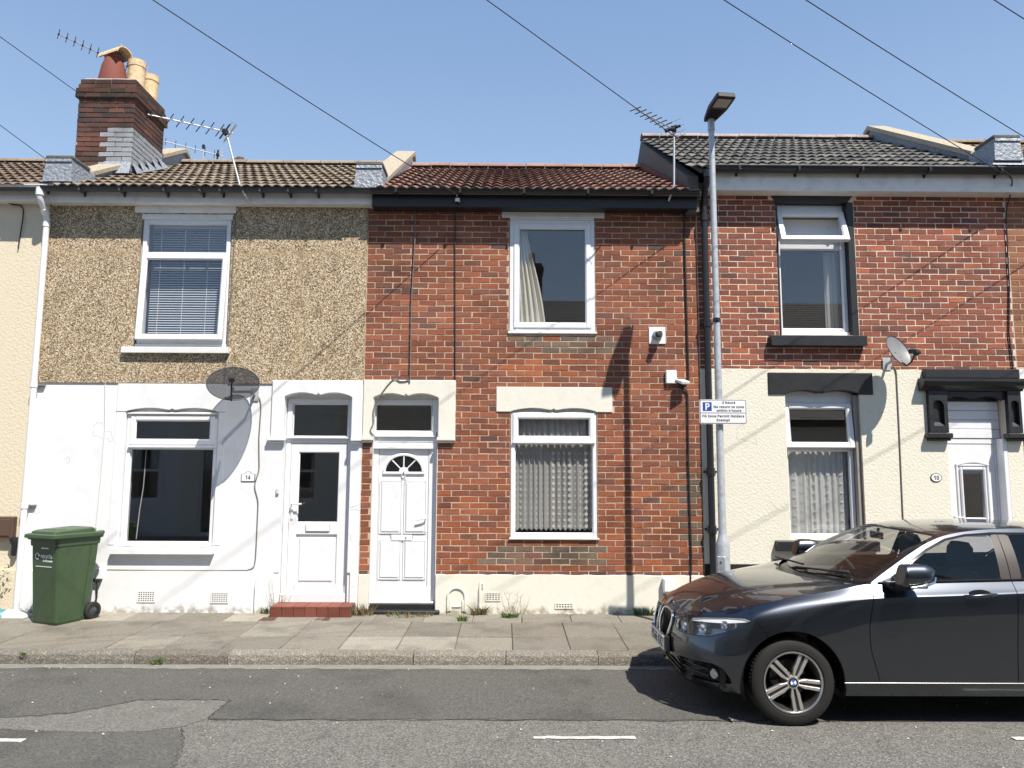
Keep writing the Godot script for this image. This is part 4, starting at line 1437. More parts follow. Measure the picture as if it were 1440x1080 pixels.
	for k in 4:
		b = MB.new()
		var fp := PackedVector2Array()
		for i in 8:
			var a := PI * (k + i / 7.0) / 4.0
			fp.append(Vector2(cx + cos(a) * 0.226, cy + sin(a) * 0.199))
		for i in 8:
			var a := PI * (k + 1 - i / 7.0) / 4.0
			fp.append(Vector2(cx + cos(a) * 0.058, cy + sin(a) * 0.058))
		b.prism(fp, -0.1018, -0.099)
		part(d, "pane", b, M.dark_pane)
	for pr in [[-1.565, -1.315, 0.955, 1.575], [-1.26, -1.01, 0.955, 1.575], [-1.565, -1.315, 0.40, 0.85], [-1.26, -1.01, 0.40, 0.85]]:
		b = MB.new()
		var c := Vector3((pr[0] + pr[1]) / 2, (pr[2] + pr[3]) / 2, 0)
		b.X = Transform3D(Basis.IDENTITY, c + Vector3(0, 0, -0.082))
		b.slab(pr[1] - pr[0], pr[3] - pr[2], 0.022, 0.019)
		b.X = Transform3D()
		frame(b, rect(pr[0] - 0.016, pr[1] + 0.016, pr[2] - 0.016, pr[3] + 0.016), -0.102, -0.088, 0.014, 0.006)
		part(d, "door_panel", b, M.upvc)
	b = MB.new()
	b.box(Vector3(-1.425, 0.855, -0.102), Vector3(-1.165, 0.925, -0.085), 0.006)
	part(d, "letterbox", b, M.white_plastic)
	b = MB.new()
	frame(b, rect(-1.431, -1.159, 0.849, 0.931), -0.104, -0.094, 0.006, 0.0)
	b.box(Vector3(-1.25, 0.875, -0.086), Vector3(-1.235, 0.905, -0.08), 0.003)
	part(d, "letterbox_edge", b, M.upvc_seam)
	b = MB.new()
	b.box(Vector3(-1.012, 0.96, -0.1), Vector3(-0.988, 1.16, -0.085), 0.006)
	b.tube([Vector3(-1.0, 1.13, -0.088), Vector3(-1.0, 1.13, -0.05), Vector3(-1.02, 1.13, -0.04), Vector3(-1.11, 1.11, -0.04)], 0.009, 8)
	part(d, "door_handle", b, M.white_plastic)
	b = MB.new()
	var kr := []
	for i in 17:
		var a := TAU * i / 16.0
		kr.append(Vector3(cx + cos(a) * 0.022, 1.66 + sin(a) * 0.022, -0.088))
	b.tube(kr, 0.005, 6)
	b.box(Vector3(cx - 0.012, 1.672, -0.102), Vector3(cx + 0.012, 1.70, -0.082), 0.004)
	part(d, "door_knocker", b, M.white_plastic)
	words(d, "numeral", "12", 0.072, Vector3(cx, 1.535, -0.1012), M.upvc_seam, 0.085)
	b = MB.new()
	frame(b, inset(leaf, -0.004), -0.15, -0.105, 0.008, 0.0)
	part(df, "door_seal", b, M.upvc_seam)
	# step: a dark painted stone
	b = MB.new()
	b.box(Vector3(-1.75, -0.05, -0.2), Vector3(-0.865, 0.108, -0.02), 0.008)
	b.box(Vector3(-1.79, -0.05, -0.02), Vector3(-0.80, 0.045, 0.10), 0.012)
	wpart(h, "doorstep", b, M.black_paint)
	vent(h, rect(-0.25, -0.06, 0.15, 0.255), 0.0185, 5, 4, "cream_smooth")
	vent(h, rect(0.593, 0.817, 0.062, 0.136), 0.0185, 6, 2, "cream_smooth")
	eaves(h, x0 + 0.08, x1 - 0.03, 5.03, 5.24, 0.20, 5.228, 0.272, "black_paint", "black_plastic", [-1.4, -0.6, 0.2, 1.0, 1.8])
	parapet(h, -1.765, 5.565, Vector2(-3.0, 7.10), false, true)
	# curtains
	var n1 := curtain_mesh(1.02, 1.50, 13.0, 0.016, 4, 0.03)
	var t := thing("net_curtain", "patterned net curtain with dotted stripes in the lower window of the brick house", "curtain", Vector3(0.075, 0.98, -0.115))
	part(t, "net", n1, M.net)
	var mo := MB.new()
	motifs(mo, 1.02, 1.05, 13.0, 0.016, 4, false)
	part(t, "woven_motif", mo, M.curtain)
	t = thing("curtain", "cream curtain drawn aside at the left of the upper brick house window", "curtain", Vector3(0.08, 3.50, -0.12))
	part(t, "drape", slanted_drape(), M.curtain)


func slanted_drape() -> MB:
	var b := MB.new()
	var rows := []
	for j in 21:
		var v := j / 20.0
		var row := []
		var right := lerpf(0.42, 0.17, v)
		for i in 61:
			var u := i / 60.0
			var a := u * 5.5 * TAU + 0.6 * sin(v * 3.0)
			row.append(Vector3(u * right + 0.02 * sin(v * 5.0) * u, v * 1.42, 0.022 * sin(a) + 0.008 * sin(a * 2.3 + v)))
		rows.append(row)
	b.grid(rows, Vector3(0, 0, 1))
	return b


func house_ten() -> void:
	var x0 := 2.43; var x1 := 6.45
	var h := thing("terraced_house", "taller brick terraced house with cream rendered ground floor and black painted window trim", "house", Vector3(4.44, 0, 0))
	shell(h, x0, x1, 5.51, 5.28, Vector2(-3.0, 7.43), [Color(0.188, 0.180, 0.158), Color(0.150, 0.147, 0.135), Color(0.225, 0.210, 0.180), Color(0.128, 0.124, 0.117)], {"ridge_tone": Color(0.42, 0.33, 0.30), "tx0": 2.30, "tx1": 6.32})
	var up := rect(3.46, 4.47, 3.45, 5.20)
	var low := rect(3.49, 4.43, 0.90, 2.75)
	var door := rect(5.50, 6.25, 0.05, 2.70)
	var holes := [up, low, door]
	var b := MB.new()
	b.wall(rect(x0, x1, -0.1, 5.45), holes, -0.24, -0.0035)
	var wall := wpart(h, "wall", b, M.mortar_pale)
	var reds := [Color(0.295, 0.092, 0.054), Color(0.255, 0.080, 0.050), Color(0.325, 0.106, 0.062), Color(0.225, 0.075, 0.050), Color(0.275, 0.10, 0.064)]
	var oranges := [Color(0.425, 0.138, 0.069), Color(0.375, 0.125, 0.069)]
	var darks := [Color(0.165, 0.07, 0.055), Color(0.185, 0.078, 0.058)]
	var tone_of := func(_x: float, _y: float) -> Color:
		var r := rng.randf()
		return tone(oranges) if r < 0.05 else (tone(darks) if r < 0.16 else tone(reds))
	var lint := rect(3.375, 4.494, 5.19, 5.45)
	var bh := holes + [lint, rect(3.46, 4.472, 3.32, 5.2)]
	lay_bricks(wall, rect(x0 + 0.002, x1, 3.01, 5.30), bh, 0.0, 0.2245, 0.0748, x0 + 0.07, tone_of, 300)
	b = MB.new()
	# cream render, its upper edge uneven, over the ground floor
	b.wall(rect(x0, x1, 0.60, 2.97), [low, door], -0.006, 0.012, false)
	var pp := PackedVector2Array([Vector2(x0, 2.968), Vector2(x1, 2.968)])
	var x := x1
	while x > x0:
		pp.append(Vector2(x, 3.005 + rng.randf_range(-0.008, 0.010)))
		x -= 0.06
	pp.append(Vector2(x0, 3.0))
	b.prism(pp, -0.004, 0.011, 0.003)
	part(wall, "render", b, M.cream_render)
	b = MB.new()
	b.wall(rect(x0, 5.5, -0.05, 0.60), [], -0.006, 0.022, false)
	b.wall(rect(6.25, x1, -0.05, 0.60), [], -0.006, 0.022, false)
	part(wall, "plinth", b, M.black_paint)
	# black lintel that widens upwards, black reveals
	b = MB.new()
	b.prism(PackedVector2Array([Vector2(3.36, 5.40), Vector2(3.365, 5.33), Vector2(3.47, 5.195), Vector2(4.40, 5.195), Vector2(4.50, 5.33), Vector2(4.505, 5.40)]), -0.12, 0.012, 0.004)
	part(wall, "lintel", b, M.black_paint)
	b = MB.new()
	b.box(Vector3(4.385, 3.45, -0.20), Vector3(4.47, 5.194, 0.004), 0.004)
	part(wall, "window_reveal", b, M.black_paint)
	b = MB.new()
	b.box(Vector3(3.46, 3.45, -0.20), Vector3(3.485, 5.194, 0.004), 0.004)
	part(wall, "window_reveal", b, M.black_paint)
	b = MB.new()
	b.prism(lintel_plate(3.281, 4.598, 2.69, 2.965, 3.49, 4.43, 0.05), -0.1, 0.03, 0.008)
	part(wall, "lintel", b, M.black_paint)
	bsill(h, "window_sill", 3.315, 4.52, 3.30, 3.44, 0.105, "black_paint")
	bsill(h, "window_sill", 3.30, 4.55, 0.765, 0.895, 0.10, "black_paint")
	# windows
	b = MB.new()
	frame(b, rect(3.487, 4.384, 3.50, 5.10), -0.155, -0.09, 0.05)
	b.box(Vector3(3.53, 4.60, -0.153), Vector3(4.34, 4.66, -0.092), 0.005)
	b.box(Vector3(3.487, 5.10, -0.16), Vector3(4.384, 5.194, -0.11), 0.004)
	b.box(Vector3(3.485, 3.452, -0.16), Vector3(4.386, 3.50, -0.06), 0.006)
	var w := wpart(h, "window", b, M.upvc)
	light(w, rect(3.495, 4.376, 4.64, 5.095), -0.085, 0.062, true, "upvc", 0.36)
	light(w, rect(3.535, 4.335, 3.548, 4.60), -0.105, 0.05, false)
	b = MB.new()
	b.box(Vector3(4.39, 3.46, -0.15), Vector3(4.43, 5.12, -0.05), 0.004)
	part(w, "side_strip", b, M.upvc)
	b = MB.new()
	frame(b, rect(3.495, 4.37, 0.90, 2.60), -0.17, -0.105, 0.05)
	b.box(Vector3(3.54, 1.99, -0.168), Vector3(4.32, 2.05, -0.107), 0.005)
	b.box(Vector3(3.492, 2.60, -0.18), Vector3(4.40, 2.749, -0.11), 0.004)
	w = wpart(h, "window", b, M.upvc)
	light(w, rect(3.50, 4.365, 2.02, 2.585), -0.10, 0.062, true, "upvc", 0.10)
	light(w, rect(3.54, 4.325, 0.95, 1.99), -0.115, 0.05, false)
	b = MB.new()
	b.box(Vector3(4.375, 0.90, -0.2), Vector3(4.428, 2.69, -0.03), 0.004)
	part(wall, "window_reveal", b, M.grey_wood)
	# black door surround: cornice, pilasters with sunk panels, blocks
	b = MB.new()
	b.box(Vector3(5.235, 2.90, 0.0), Vector3(6.43, 3.015, 0.075), 0.006)
	var cs := PackedVector2Array([Vector2(0.0, 2.74), Vector2(-0.06, 2.74), Vector2(-0.075, 2.765), Vector2(-0.13, 2.80), Vector2(-0.155, 2.845), Vector2(-0.165, 2.85), Vector2(-0.165, 2.885), Vector2(0.0, 2.90)])
	b.X = Transform3D(Basis(Vector3(0, 0, -1), Vector3(0, 1, 0), Vector3(1, 0, 0)), Vector3(5.175, 0, 0))
	b.prism(cs, 0.0, 1.29, 0.004)
	b.X = Transform3D()
	b.prism(lintel_plate(5.49, 6.26, 2.63, 2.74, 5.50, 6.25, 0.045), -0.06, 0.03, 0.006)
	b.box(Vector3(5.501, 2.63, -0.2), Vector3(6.249, 2.699, -0.10), 0.004)
	var sur := wpart(h, "door_surround", b, M.black_paint)
	for px in [[5.265, 5.495], [6.255, 6.42]]:
		b = MB.new()
		var pw: float = px[1] - px[0]
		var hole := rect(px[0] + pw * 0.22, px[1] - pw * 0.2, 2.30, 2.62)
		b.wall(rect(px[0], px[1], 2.215, 2.74), [hole], 0.0, 0.075, false)
		var ap := PackedVector2Array()
		# rounded head of the sunk panel: two spandrels
		var cxp := (hole.position.x + hole.end.x) / 2; var rr := hole.size.x / 2
		for sgn in [-1.0, 1.0]:
			ap = PackedVector2Array([Vector2(cxp + sgn * rr, hole.end.y), Vector2(cxp + sgn * rr, hole.end.y - rr)])
			for i in range(1, 8):
				var a := PI / 2 * i / 7.0
				ap.append(Vector2(cxp + sgn * rr * cos(a), hole.end.y - rr + rr * sin(a)))
			b.prism(ap, 0.01, 0.073)
		b.quad(Vector3(hole.position.x, hole.position.y, 0.02), Vector3(hole.end.x, hole.position.y, 0.02), Vector3(hole.end.x, hole.end.y, 0.02), Vector3(hole.position.x, hole.end.y, 0.02), Vector3(0, 0, 1))
		b.quad(Vector3(hole.position.x, hole.position.y, 0.07), Vector3(hole.end.x, hole.position.y, 0.07), Vector3(hole.end.x, hole.position.y + 0.05, 0.02), Vector3(hole.position.x, hole.position.y + 0.05, 0.02), Vector3(0, 1, 1))
		b.box(Vector3(px[0] - 0.045, 2.15, 0.0), Vector3(px[1] + 0.03, 2.21, 0.11), 0.008)
		b.box(Vector3(px[0] - 0.02, 2.115, 0.0), Vector3(px[1] + 0.015, 2.15, 0.085), 0.008)
		part(sur, "pilaster", b, M.black_paint)
	# white boards over the door, frame, door
	for i in 4:
		b = MB.new()
		b.box(Vector3(5.505, 2.155 + i * 0.118, -0.15), Vector3(6.245, 2.269 + i * 0.118, -0.105), 0.006)
		wpart(h, "fanlight_board", b, M.upvc)
	b = MB.new()
	b.box(Vector3(5.505, 0.1, -0.19), Vector3(5.575, 2.15, -0.115), 0.006)
	b.box(Vector3(6.165, 0.1, -0.19), Vector3(6.245, 2.15, -0.115), 0.006)
	b.box(Vector3(5.575, 2.085, -0.19), Vector3(6.165, 2.15, -0.115), 0.006)
	b.box(Vector3(6.19, 0.1, -0.115), Vector3(6.245, 2.15, 0.02), 0.006)
	var df := wpart(h, "door_frame", b, M.upvc)
	b = MB.new()
	var leaf := rect(5.58, 6.16, 0.15, 2.08)
	var gl := rect(5.735, 6.005, 1.16, 1.76)
	b.wall(leaf, [gl], -0.17, -0.122)
	b.box(Vector3(5.505, -0.05, -0.2), Vector3(6.245, 0.145, -0.1), 0.006)
	var d := wpart(h, "door", b, M.upvc)
	b = MB.new()
	frame(b, inset(gl, -0.075), -0.122, -0.105, 0.03, 0.008)
	frame(b, inset(gl, -0.03), -0.122, -0.095, 0.035, 0.012)
	b.box(Vector3(5.64, 1.05, -0.122), Vector3(6.10, 1.09, -0.09), 0.008)
	var ar := PackedVector2Array()
	for i in 11: ar.append(Vector2(lerpf(5.66, 6.08, i / 10.0), 1.835 + 0.055 * sin(PI * i / 10.0)))
	for i in 11: ar.append(Vector2(lerpf(6.08, 5.66, i / 10.0), 1.80 + 0.045 * sin(PI * i / 10.0)))
	b.prism(ar, -0.122, -0.1, 0.008)
	part(d, "door_moulding", b, M.upvc)
	b = MB.new()
	pane(b, gl, -0.125)
	part(d, "pane", b, M.glass)
	b = MB.new()
	b.box(Vector3(5.73, 0.965, -0.122), Vector3(6.01, 1.03, -0.10), 0.006)
	part(d, "letterbox", b, M.steel)
	b = MB.new()
	b.box(Vector3(5.60, 1.0, -0.122), Vector3(5.625, 1.2, -0.108), 0.006)
	b.tube([Vector3(5.612, 1.17, -0.11), Vector3(5.612, 1.17, -0.07), Vector3(5.70, 1.165, -0.065)], 0.009, 8)
	part(d, "door_handle", b, M.white_plastic)
	eaves(h, x0 + 0.1, x1 + 0.6, 5.275, 5.52, 0.20, 5.545, 0.30, "soffit_white", "black_plastic", [2.9, 3.65, 4.45, 5.3, 6.2])
	# its own gable wall stands above the lower roof next door
	b = MB.new()
	b.X = Transform3D(Basis(Vector3(0, 0, -1), Vector3(0, 1, 0), Vector3(1, 0, 0)), Vector3(2.29, 0, 0))
	b.prism(PackedVector2Array([Vector2(-0.16, 5.0), Vector2(-0.16, 5.47), Vector2(3.0, 7.38), Vector2(6.2, 5.3), Vector2(6.2, 4.9)]), 0.0, 0.14)
	wpart(h, "gable_wall", b, M.grey_render)
	b = MB.new()
	b.X = Transform3D(Basis(Vector3(0, 0, -1), Vector3(0, 1, 0), Vector3(1, 0, 0)), Vector3(2.262, 0, 0))
	b.prism(PackedVector2Array([Vector2(-0.22, 5.20), Vector2(-0.22, 5.30), Vector2(3.0, 7.0), Vector2(3.0, 6.86)]), 0.0, 0.027)
	wpart(h, "flashing", b, M.pot_red)
	# black soil pipe beside the boundary
	b = MB.new()
	b.tube([Vector3(2.512, 5.47, 0.30), Vector3(2.512, 5.40, 0.29), Vector3(2.512, 5.27, 0.14), Vector3(2.512, 5.18, 0.085), Vector3(2.512, 0.0, 0.085)], 0.041, 14)
	b.tube([Vector3(2.512, 5.40, 0.30), Vector3(2.512, 5.49, 0.30)], 0.052, 14)
	for y in [4.95, 3.58, 1.72, 1.02]:
		b.tube([Vector3(2.512, y - 0.045, 0.085), Vector3(2.512, y + 0.045, 0.085)], 0.052, 14)
	var sp := wpart(h, "rainwater_pipe", b, M.black_plastic)
	b = MB.new()
	for y in [3.58, 1.72, 1.02]:
		b.box(Vector3(2.435, y - 0.015, 0.013), Vector3(2.60, y + 0.015, 0.04), 0.004)
		b.box(Vector3(2.445, y - 0.012, 0.04), Vector3(2.465, y + 0.012, 0.10), 0.004)
	part(sp, "pipe_clip", b, M.black_plastic)
	parapet(h, 6.40, 5.99, Vector2(-3.0, 7.62), true, false)
	# net curtain with leaves, and the one upstairs
	var t := thing("net_curtain", "white leaf-patterned net curtain in the lower window of the cream and brick house", "curtain", Vector3(3.53, 0.93, -0.21))
	part(t, "net", curtain_mesh(0.79, 1.09, 9.0, 0.013, 9), M.net_dense)
	var mo := MB.new()
	motifs(mo, 0.77, 1.06, 9.0, 0.013, 9, true)
	part(t, "woven_motif", mo, M.curtain)
	t = thing("net_curtain", "thin net curtain drawn to the right inside the upper window with black reveals", "curtain", Vector3(4.16, 3.55, -0.26))
	part(t, "net", curtain_mesh(0.17, 1.05, 3.0, 0.015, 15), M.net)
	var rb := MB.new()
	rb.box(Vector3(0, 0, 0), Vector3(0.86, 0.34, 0.004))
	single("roller_blind", rb, M.curtain, "pale roller blind behind the open top light of the black-trimmed upper window", "blind", Vector3(3.50, 4.68, -0.165))
	# oval number
	var pl := thing("number_plaque", "small oval white plaque with number 10 on cream render left of the door", "house number", Vector3(5.33, 1.66, 0.013))
	b = MB.new()
	var el := PackedVector2Array(); var e2 := PackedVector2Array()
	for i in 24:
		var a := TAU * i / 24.0
		el.append(Vector2(cos(a) * 0.072, sin(a) * 0.055)); e2.append(Vector2(cos(a) * 0.062, sin(a) * 0.046))
	b.prism(el, 0.0, 0.007, 0.002)
	part(pl, "rim", b, M.print_black)
	b = MB.new()
	b.prism(e2, 0.007, 0.01, 0.001)
	part(pl, "plate", b, M.print_white)
	words(pl, "numeral", "10", 0.052, Vector3(0, -0.026, 0.0105), M.print_black, 0.065)


func house_left() -> void:
	var x0 := -10.0; var x1 := -5.876
	var h := thing("terraced_house", "buff rendered house at the far left edge beyond the white rainwater pipe", "house", Vector3(-7.94, 0, 0))
	shell(h, x0, x1, 5.21, 5.1, Vector2(-3.0, 6.90), [Color(0.20, 0.145, 0.105), Color(0.16, 0.12, 0.085), Color(0.24, 0.175, 0.125)], {"ridge_tone": Color(0.3, 0.22, 0.16), "tx1": -6.02})
	var b := MB.new()
	b.wall(rect(x0, x1, -0.1, 5.2), [rect(-9.2, -7.9, 0.9, 2.4), rect(-9.2, -8.0, 3.4, 4.8)], -0.24, 0.0)
	var w := wpart(h, "wall", b, M.buff_render)
	b = MB.new()
	b.box(Vector3(x0, -0.05, 0.0), Vector3(-5.92, 0.50, 0.025), 0.004)
	part(w, "plinth", b, M.buff_render)
	for r in [rect(-9.2, -7.9, 0.9, 2.4), rect(-9.2, -8.0, 3.4, 4.8)]:
		b = MB.new()
		frame(b, r, -0.1, -0.03, 0.06)
		var win := wpart(h, "window", b, M.upvc)
		light(win, inset(r, 0.06), -0.05, 0.05, false)
	eaves(h, x0, x1 + 0.08, 5.09, 5.25, 0.165, 5.245, 0.255, "soffit_white", "white_plastic", [-9, -8, -7.2, -6.5])
	# the brown meter cupboard on its wall
	var m := thing("meter_box", "brown plastic meter box on the buff wall at the left edge", "meter box", Vector3(-6.22, 0.88, 0.0))
	b = MB.new()
	b.box(Vector3(-0.3, 0, 0), Vector3(0.24, 0.26, 0.09), 0.01)
	part(m, "case", b, M.brown_plastic)
	b = MB.new()
	b.box(Vector3(-0.27, 0.03, 0.09), Vector3(0.21, 0.23, 0.1), 0.006)
	part(m, "lid", b, M.brown_plastic)
	b = MB.new()
	b.tube([Vector3(0.16, 0.0, 0.05), Vector3(0.19, -0.08, 0.05), Vector3(0.16, -0.2, 0.03)], 0.05, 8, 0.03)
	single("pipe_elbow", b, M.black_plastic, "short black pipe elbow below the brown meter box", "pipe", Vector3(-6.13, 0.88, 0.02))


func house_right() -> void:
	var x0 := 6.45; var x1 := 10.6
	var h := thing("terraced_house", "brick house beyond the lead-clad parapet at the right edge", "house", Vector3(8.5, 0, 0))
	shell(h, x0, x1, 5.51, 5.28, Vector2(-3.0, 7.36), [Color(0.286, 0.215, 0.143), Color(0.247, 0.182, 0.124), Color(0.325, 0.247, 0.169)], {"tx0": 6.55})
	var holes := [rect(8.0, 9.1, 0.9, 2.6), rect(8.0, 9.1, 3.45, 5.1)]
	var b := MB.new()
	b.wall(rect(x0, x1, -0.1, 5.45), holes, -0.24, -0.0035)
	var wall := wpart(h, "wall", b, M.mortar)
	var reds := [Color(0.30, 0.12, 0.06), Color(0.27, 0.11, 0.06), Color(0.33, 0.14, 0.075)]
	lay_bricks(wall, rect(x0 + 0.005, x1, 3.03, 5.30), holes, 0.0, 0.2245, 0.0748, x0, func(_x, _y): return tone(reds), 60)
	var dk := [Color(0.15, 0.085, 0.06), Color(0.12, 0.07, 0.05), Color(0.18, 0.09, 0.06)]
	lay_bricks(wall, rect(x0 + 0.005, x1, 0.0, 2.12), holes, 0.0, 0.2245, 0.0748, x0 + 0.1, func(_x, _y): return tone(dk), 60)
	b = MB.new()
	b.wall(rect(x0 + 0.003, x1, 2.13, 3.02), [rect(8.0, 9.1, 0.9, 2.6)], -0.006, 0.014, false)
	part(wall, "render", b, M.white_render)
	for r in holes:
		b = MB.new()
		frame(b, r, -0.1, -0.03, 0.06)
		var win := wpart(h, "window", b, M.upvc)
		light(win, inset(r, 0.06), -0.05, 0.05, false)
	eaves(h, x1 - 3.55, x1, 5.275, 5.52, 0.20, 5.545, 0.30, "soffit_white", "black_plastic", [7.6, 8.6])


func chimney() -> void:
	# a stack astride the party wall, bricks laid round a core, lower right part painted grey
	var x0 := -6.235; var x1 := -5.42; var zf := -1.0; var zb := -1.93; var y0 := 5.9; var y1 := 7.36
	var h := thing("chimney_stack", "brick chimney stack with grey painted lower corner and clay pots above the white house", "chimney", Vector3((x0 + x1) / 2, y0, (zf + zb) / 2))
	var b := MB.new()
	b.box(Vector3(x0 + 0.012, y0 - 0.4, zb + 0.012), Vector3(x1 - 0.012, y1 - 0.02, zf - 0.012))
	b.box(Vector3(x0 - 0.018, y1 - 0.30, zb - 0.018), Vector3(x1 + 0.018, y1 - 0.155, zf + 0.018))
	var core := wpart(h, "core", b, M.mortar_dark)
	var reds := [Color(0.135, 0.058, 0.042), Color(0.11, 0.050, 0.038), Color(0.15, 0.066, 0.046), Color(0.08, 0.044, 0.036), Color(0.062, 0.042, 0.036), Color(0.10, 0.055, 0.042)]
	var greyp := [Color(0.34, 0.36, 0.38), Color(0.31, 0.33, 0.35)]
	var top := y1
	var front := func(x: float, y: float) -> Color:
		if x > (x0 + x1) / 2 - 0.02 and y < 6.60: return greyp[rng.randi() % 2]
		return tone(reds) * (0.75 if y > top - 0.3 else 1.0)
	var side := func(_x: float, y: float) -> Color:
		# local x runs from front (0) to back
		if y < 6.60 - 0.0 + 0.0 * _x: return greyp[rng.randi() % 2]
		return tone(reds) * (0.75 if y > top - 0.3 else 1.0)
	# the bands: shaft, projecting course, neck
	for band in [[y0, y1 - 0.30, 0.0], [y1 - 0.30, y1 - 0.155, 0.035], [y1 - 0.155, y1 - 0.08, 0.012], [y1 - 0.08, y1, -0.005]]:
		var e: float = band[2]
		lay_bricks(core, rect(x0 - e, x1 + e, band[0], band[1]), [], zf + e, 0.2245, 0.0735, x0, front, 120)
		var ob := Basis(Vector3(0, 1, 0), PI / 2)
		lay_bricks(core, rect(-zf - e, -zb + e, band[0], band[1]), [], 0.0, 0.2245, 0.0735, -zf + 0.11, side, 120, ob, Vector3(x1 + e, 0, 0))
		var ol := Basis(Vector3(0, 1, 0), -PI / 2)
		lay_bricks(core, rect(zb - e, zf + e, band[0], band[1]), [], 0.0, 0.2245, 0.0735, zb, front, 0, ol, Vector3(x0 - e, 0, 0))
	b = MB.new()
	b.box(Vector3(x0 + 0.03, y1 - 0.03, zb + 0.03), Vector3(x1 - 0.03, y1 + 0.03, zf - 0.03), 0.02)
	wpart(h, "flaunching", b, M.pale_flaunch)
	# pots: one big red tapered pot with a half-round hood, cream round ones behind
	b = MB.new()
	b.lathe(PackedVector2Array([Vector2(0.20, 0.0), Vector2(0.195, 0.08), Vector2(0.165, 0.28), Vector2(0.125, 0.41), Vector2(0.118, 0.42), Vector2(0.128, 0.43), Vector2(0.128, 0.46), Vector2(0.10, 0.46), Vector2(0.10, 0.2)]), 28)
	var pot := part(h, "chimney_pot", b, M.pot_red, Vector3(-5.90, y1 + 0.01, -1.25) - h.position)
	b = MB.new()
	var k := 14
	for s in k:
		var a := PI * 0.02 + PI * 0.96 * s / k; var c := PI * 0.02 + PI * 0.96 * (s + 1) / k
		var pa := Vector3(cos(a), sin(a), 0); var pb := Vector3(cos(c), sin(c), 0)
		for q in [[0.135, 1.0], [0.118, -1.0]]:
			var r: float = q[0]; var sg: float = q[1]
			var z0 := Vector3(0, 0, -0.20); var z1 := Vector3(0, 0, 0.22)
			b.tri(pa * r + z0, pb * r + z0, pb * r + z1, pa * sg, pb * sg, pb * sg)
			b.tri(pa * r + z0, pb * r + z1, pa * r + z1, pa * sg, pb * sg, pa * sg)
		b.quad(pa * 0.135 + Vector3(0, 0, 0.22), pb * 0.135 + Vector3(0, 0, 0.22), pb * 0.118 + Vector3(0, 0, 0.22), pa * 0.118 + Vector3(0, 0, 0.22), Vector3(0, 0, 1))
	b.tube([Vector3(0, 0.15, 0.12), Vector3(0, 0.20, 0.12)], 0.012, 6)
	var hood := part(pot, "hood", b, M.pot_cream, Vector3(0.01, 0.44, 0))
	hood.rotation = Vector3(0.0, PI * 0.36, 0)
	for c in [[-5.60, -1.34, 0.118, 0.44], [-5.56, -1.68, 0.118, 0.40], [-5.78, -1.62, 0.10, 0.40]]:
		b = MB.new()
		var r: float = c[2]; var hh: float = c[3]
		b.lathe(PackedVector2Array([Vector2(r, 0.0), Vector2(r, hh - 0.10), Vector2(r + 0.008, hh - 0.095), Vector2(r + 0.008, hh), Vector2(r - 0.012, hh), Vector2(r - 0.014, 0.1)]), 24)
		part(h, "chimney_pot", b, M.pot_cream, Vector3(c[0], y1 + 0.01, c[1]) - h.position)
	# lead and mortar apron at its foot
	b = MB.new()
	b.box(Vector3(x0 + 0.05, 5.80, zf - 0.1), Vector3(-5.80, 6.0, zf + 0.10), 0.02)
	wpart(h, "mortar_apron", b, M.coping)
	b = MB.new()
	var sl := (6.90 - 5.21) / 3.3
	for e in [[Vector3(-5.80, 0, zf + 0.005), Vector3(x1 + 0.01, 0, zf + 0.005), Vector3(0, 0.15, 0.06)]]:
		var A: Vector3 = e[0]; var B_: Vector3 = e[1]
		var ry := 5.22 + sl * (0.3 - zf)
		b.quad(Vector3(A.x, ry + 0.22, A.z), Vector3(B_.x, ry + 0.22, A.z), Vector3(B_.x + 0.06, ry - 0.02, A.z + 0.16), Vector3(A.x - 0.02, ry - 0.02, A.z + 0.16), Vector3(0, 0.3, 1))
	for i in 5:
		var z := zf - i * 0.19
		var ry := 5.25 + sl * (0.3 - z)
		var rz := 5.25 + sl * (0.3 - z + 0.20)
		b.quad(Vector3(x1 + 0.012, ry + 0.19, z), Vector3(x1 + 0.012, ry + 0.19, z - 0.2), Vector3(x1 + 0.10, rz + 0.01, z - 0.2), Vector3(x1 + 0.10, ry + 0.01, z), Vector3(1, 0.4, 0))
	wpart(h, "lead_flashing", b, M.lead)


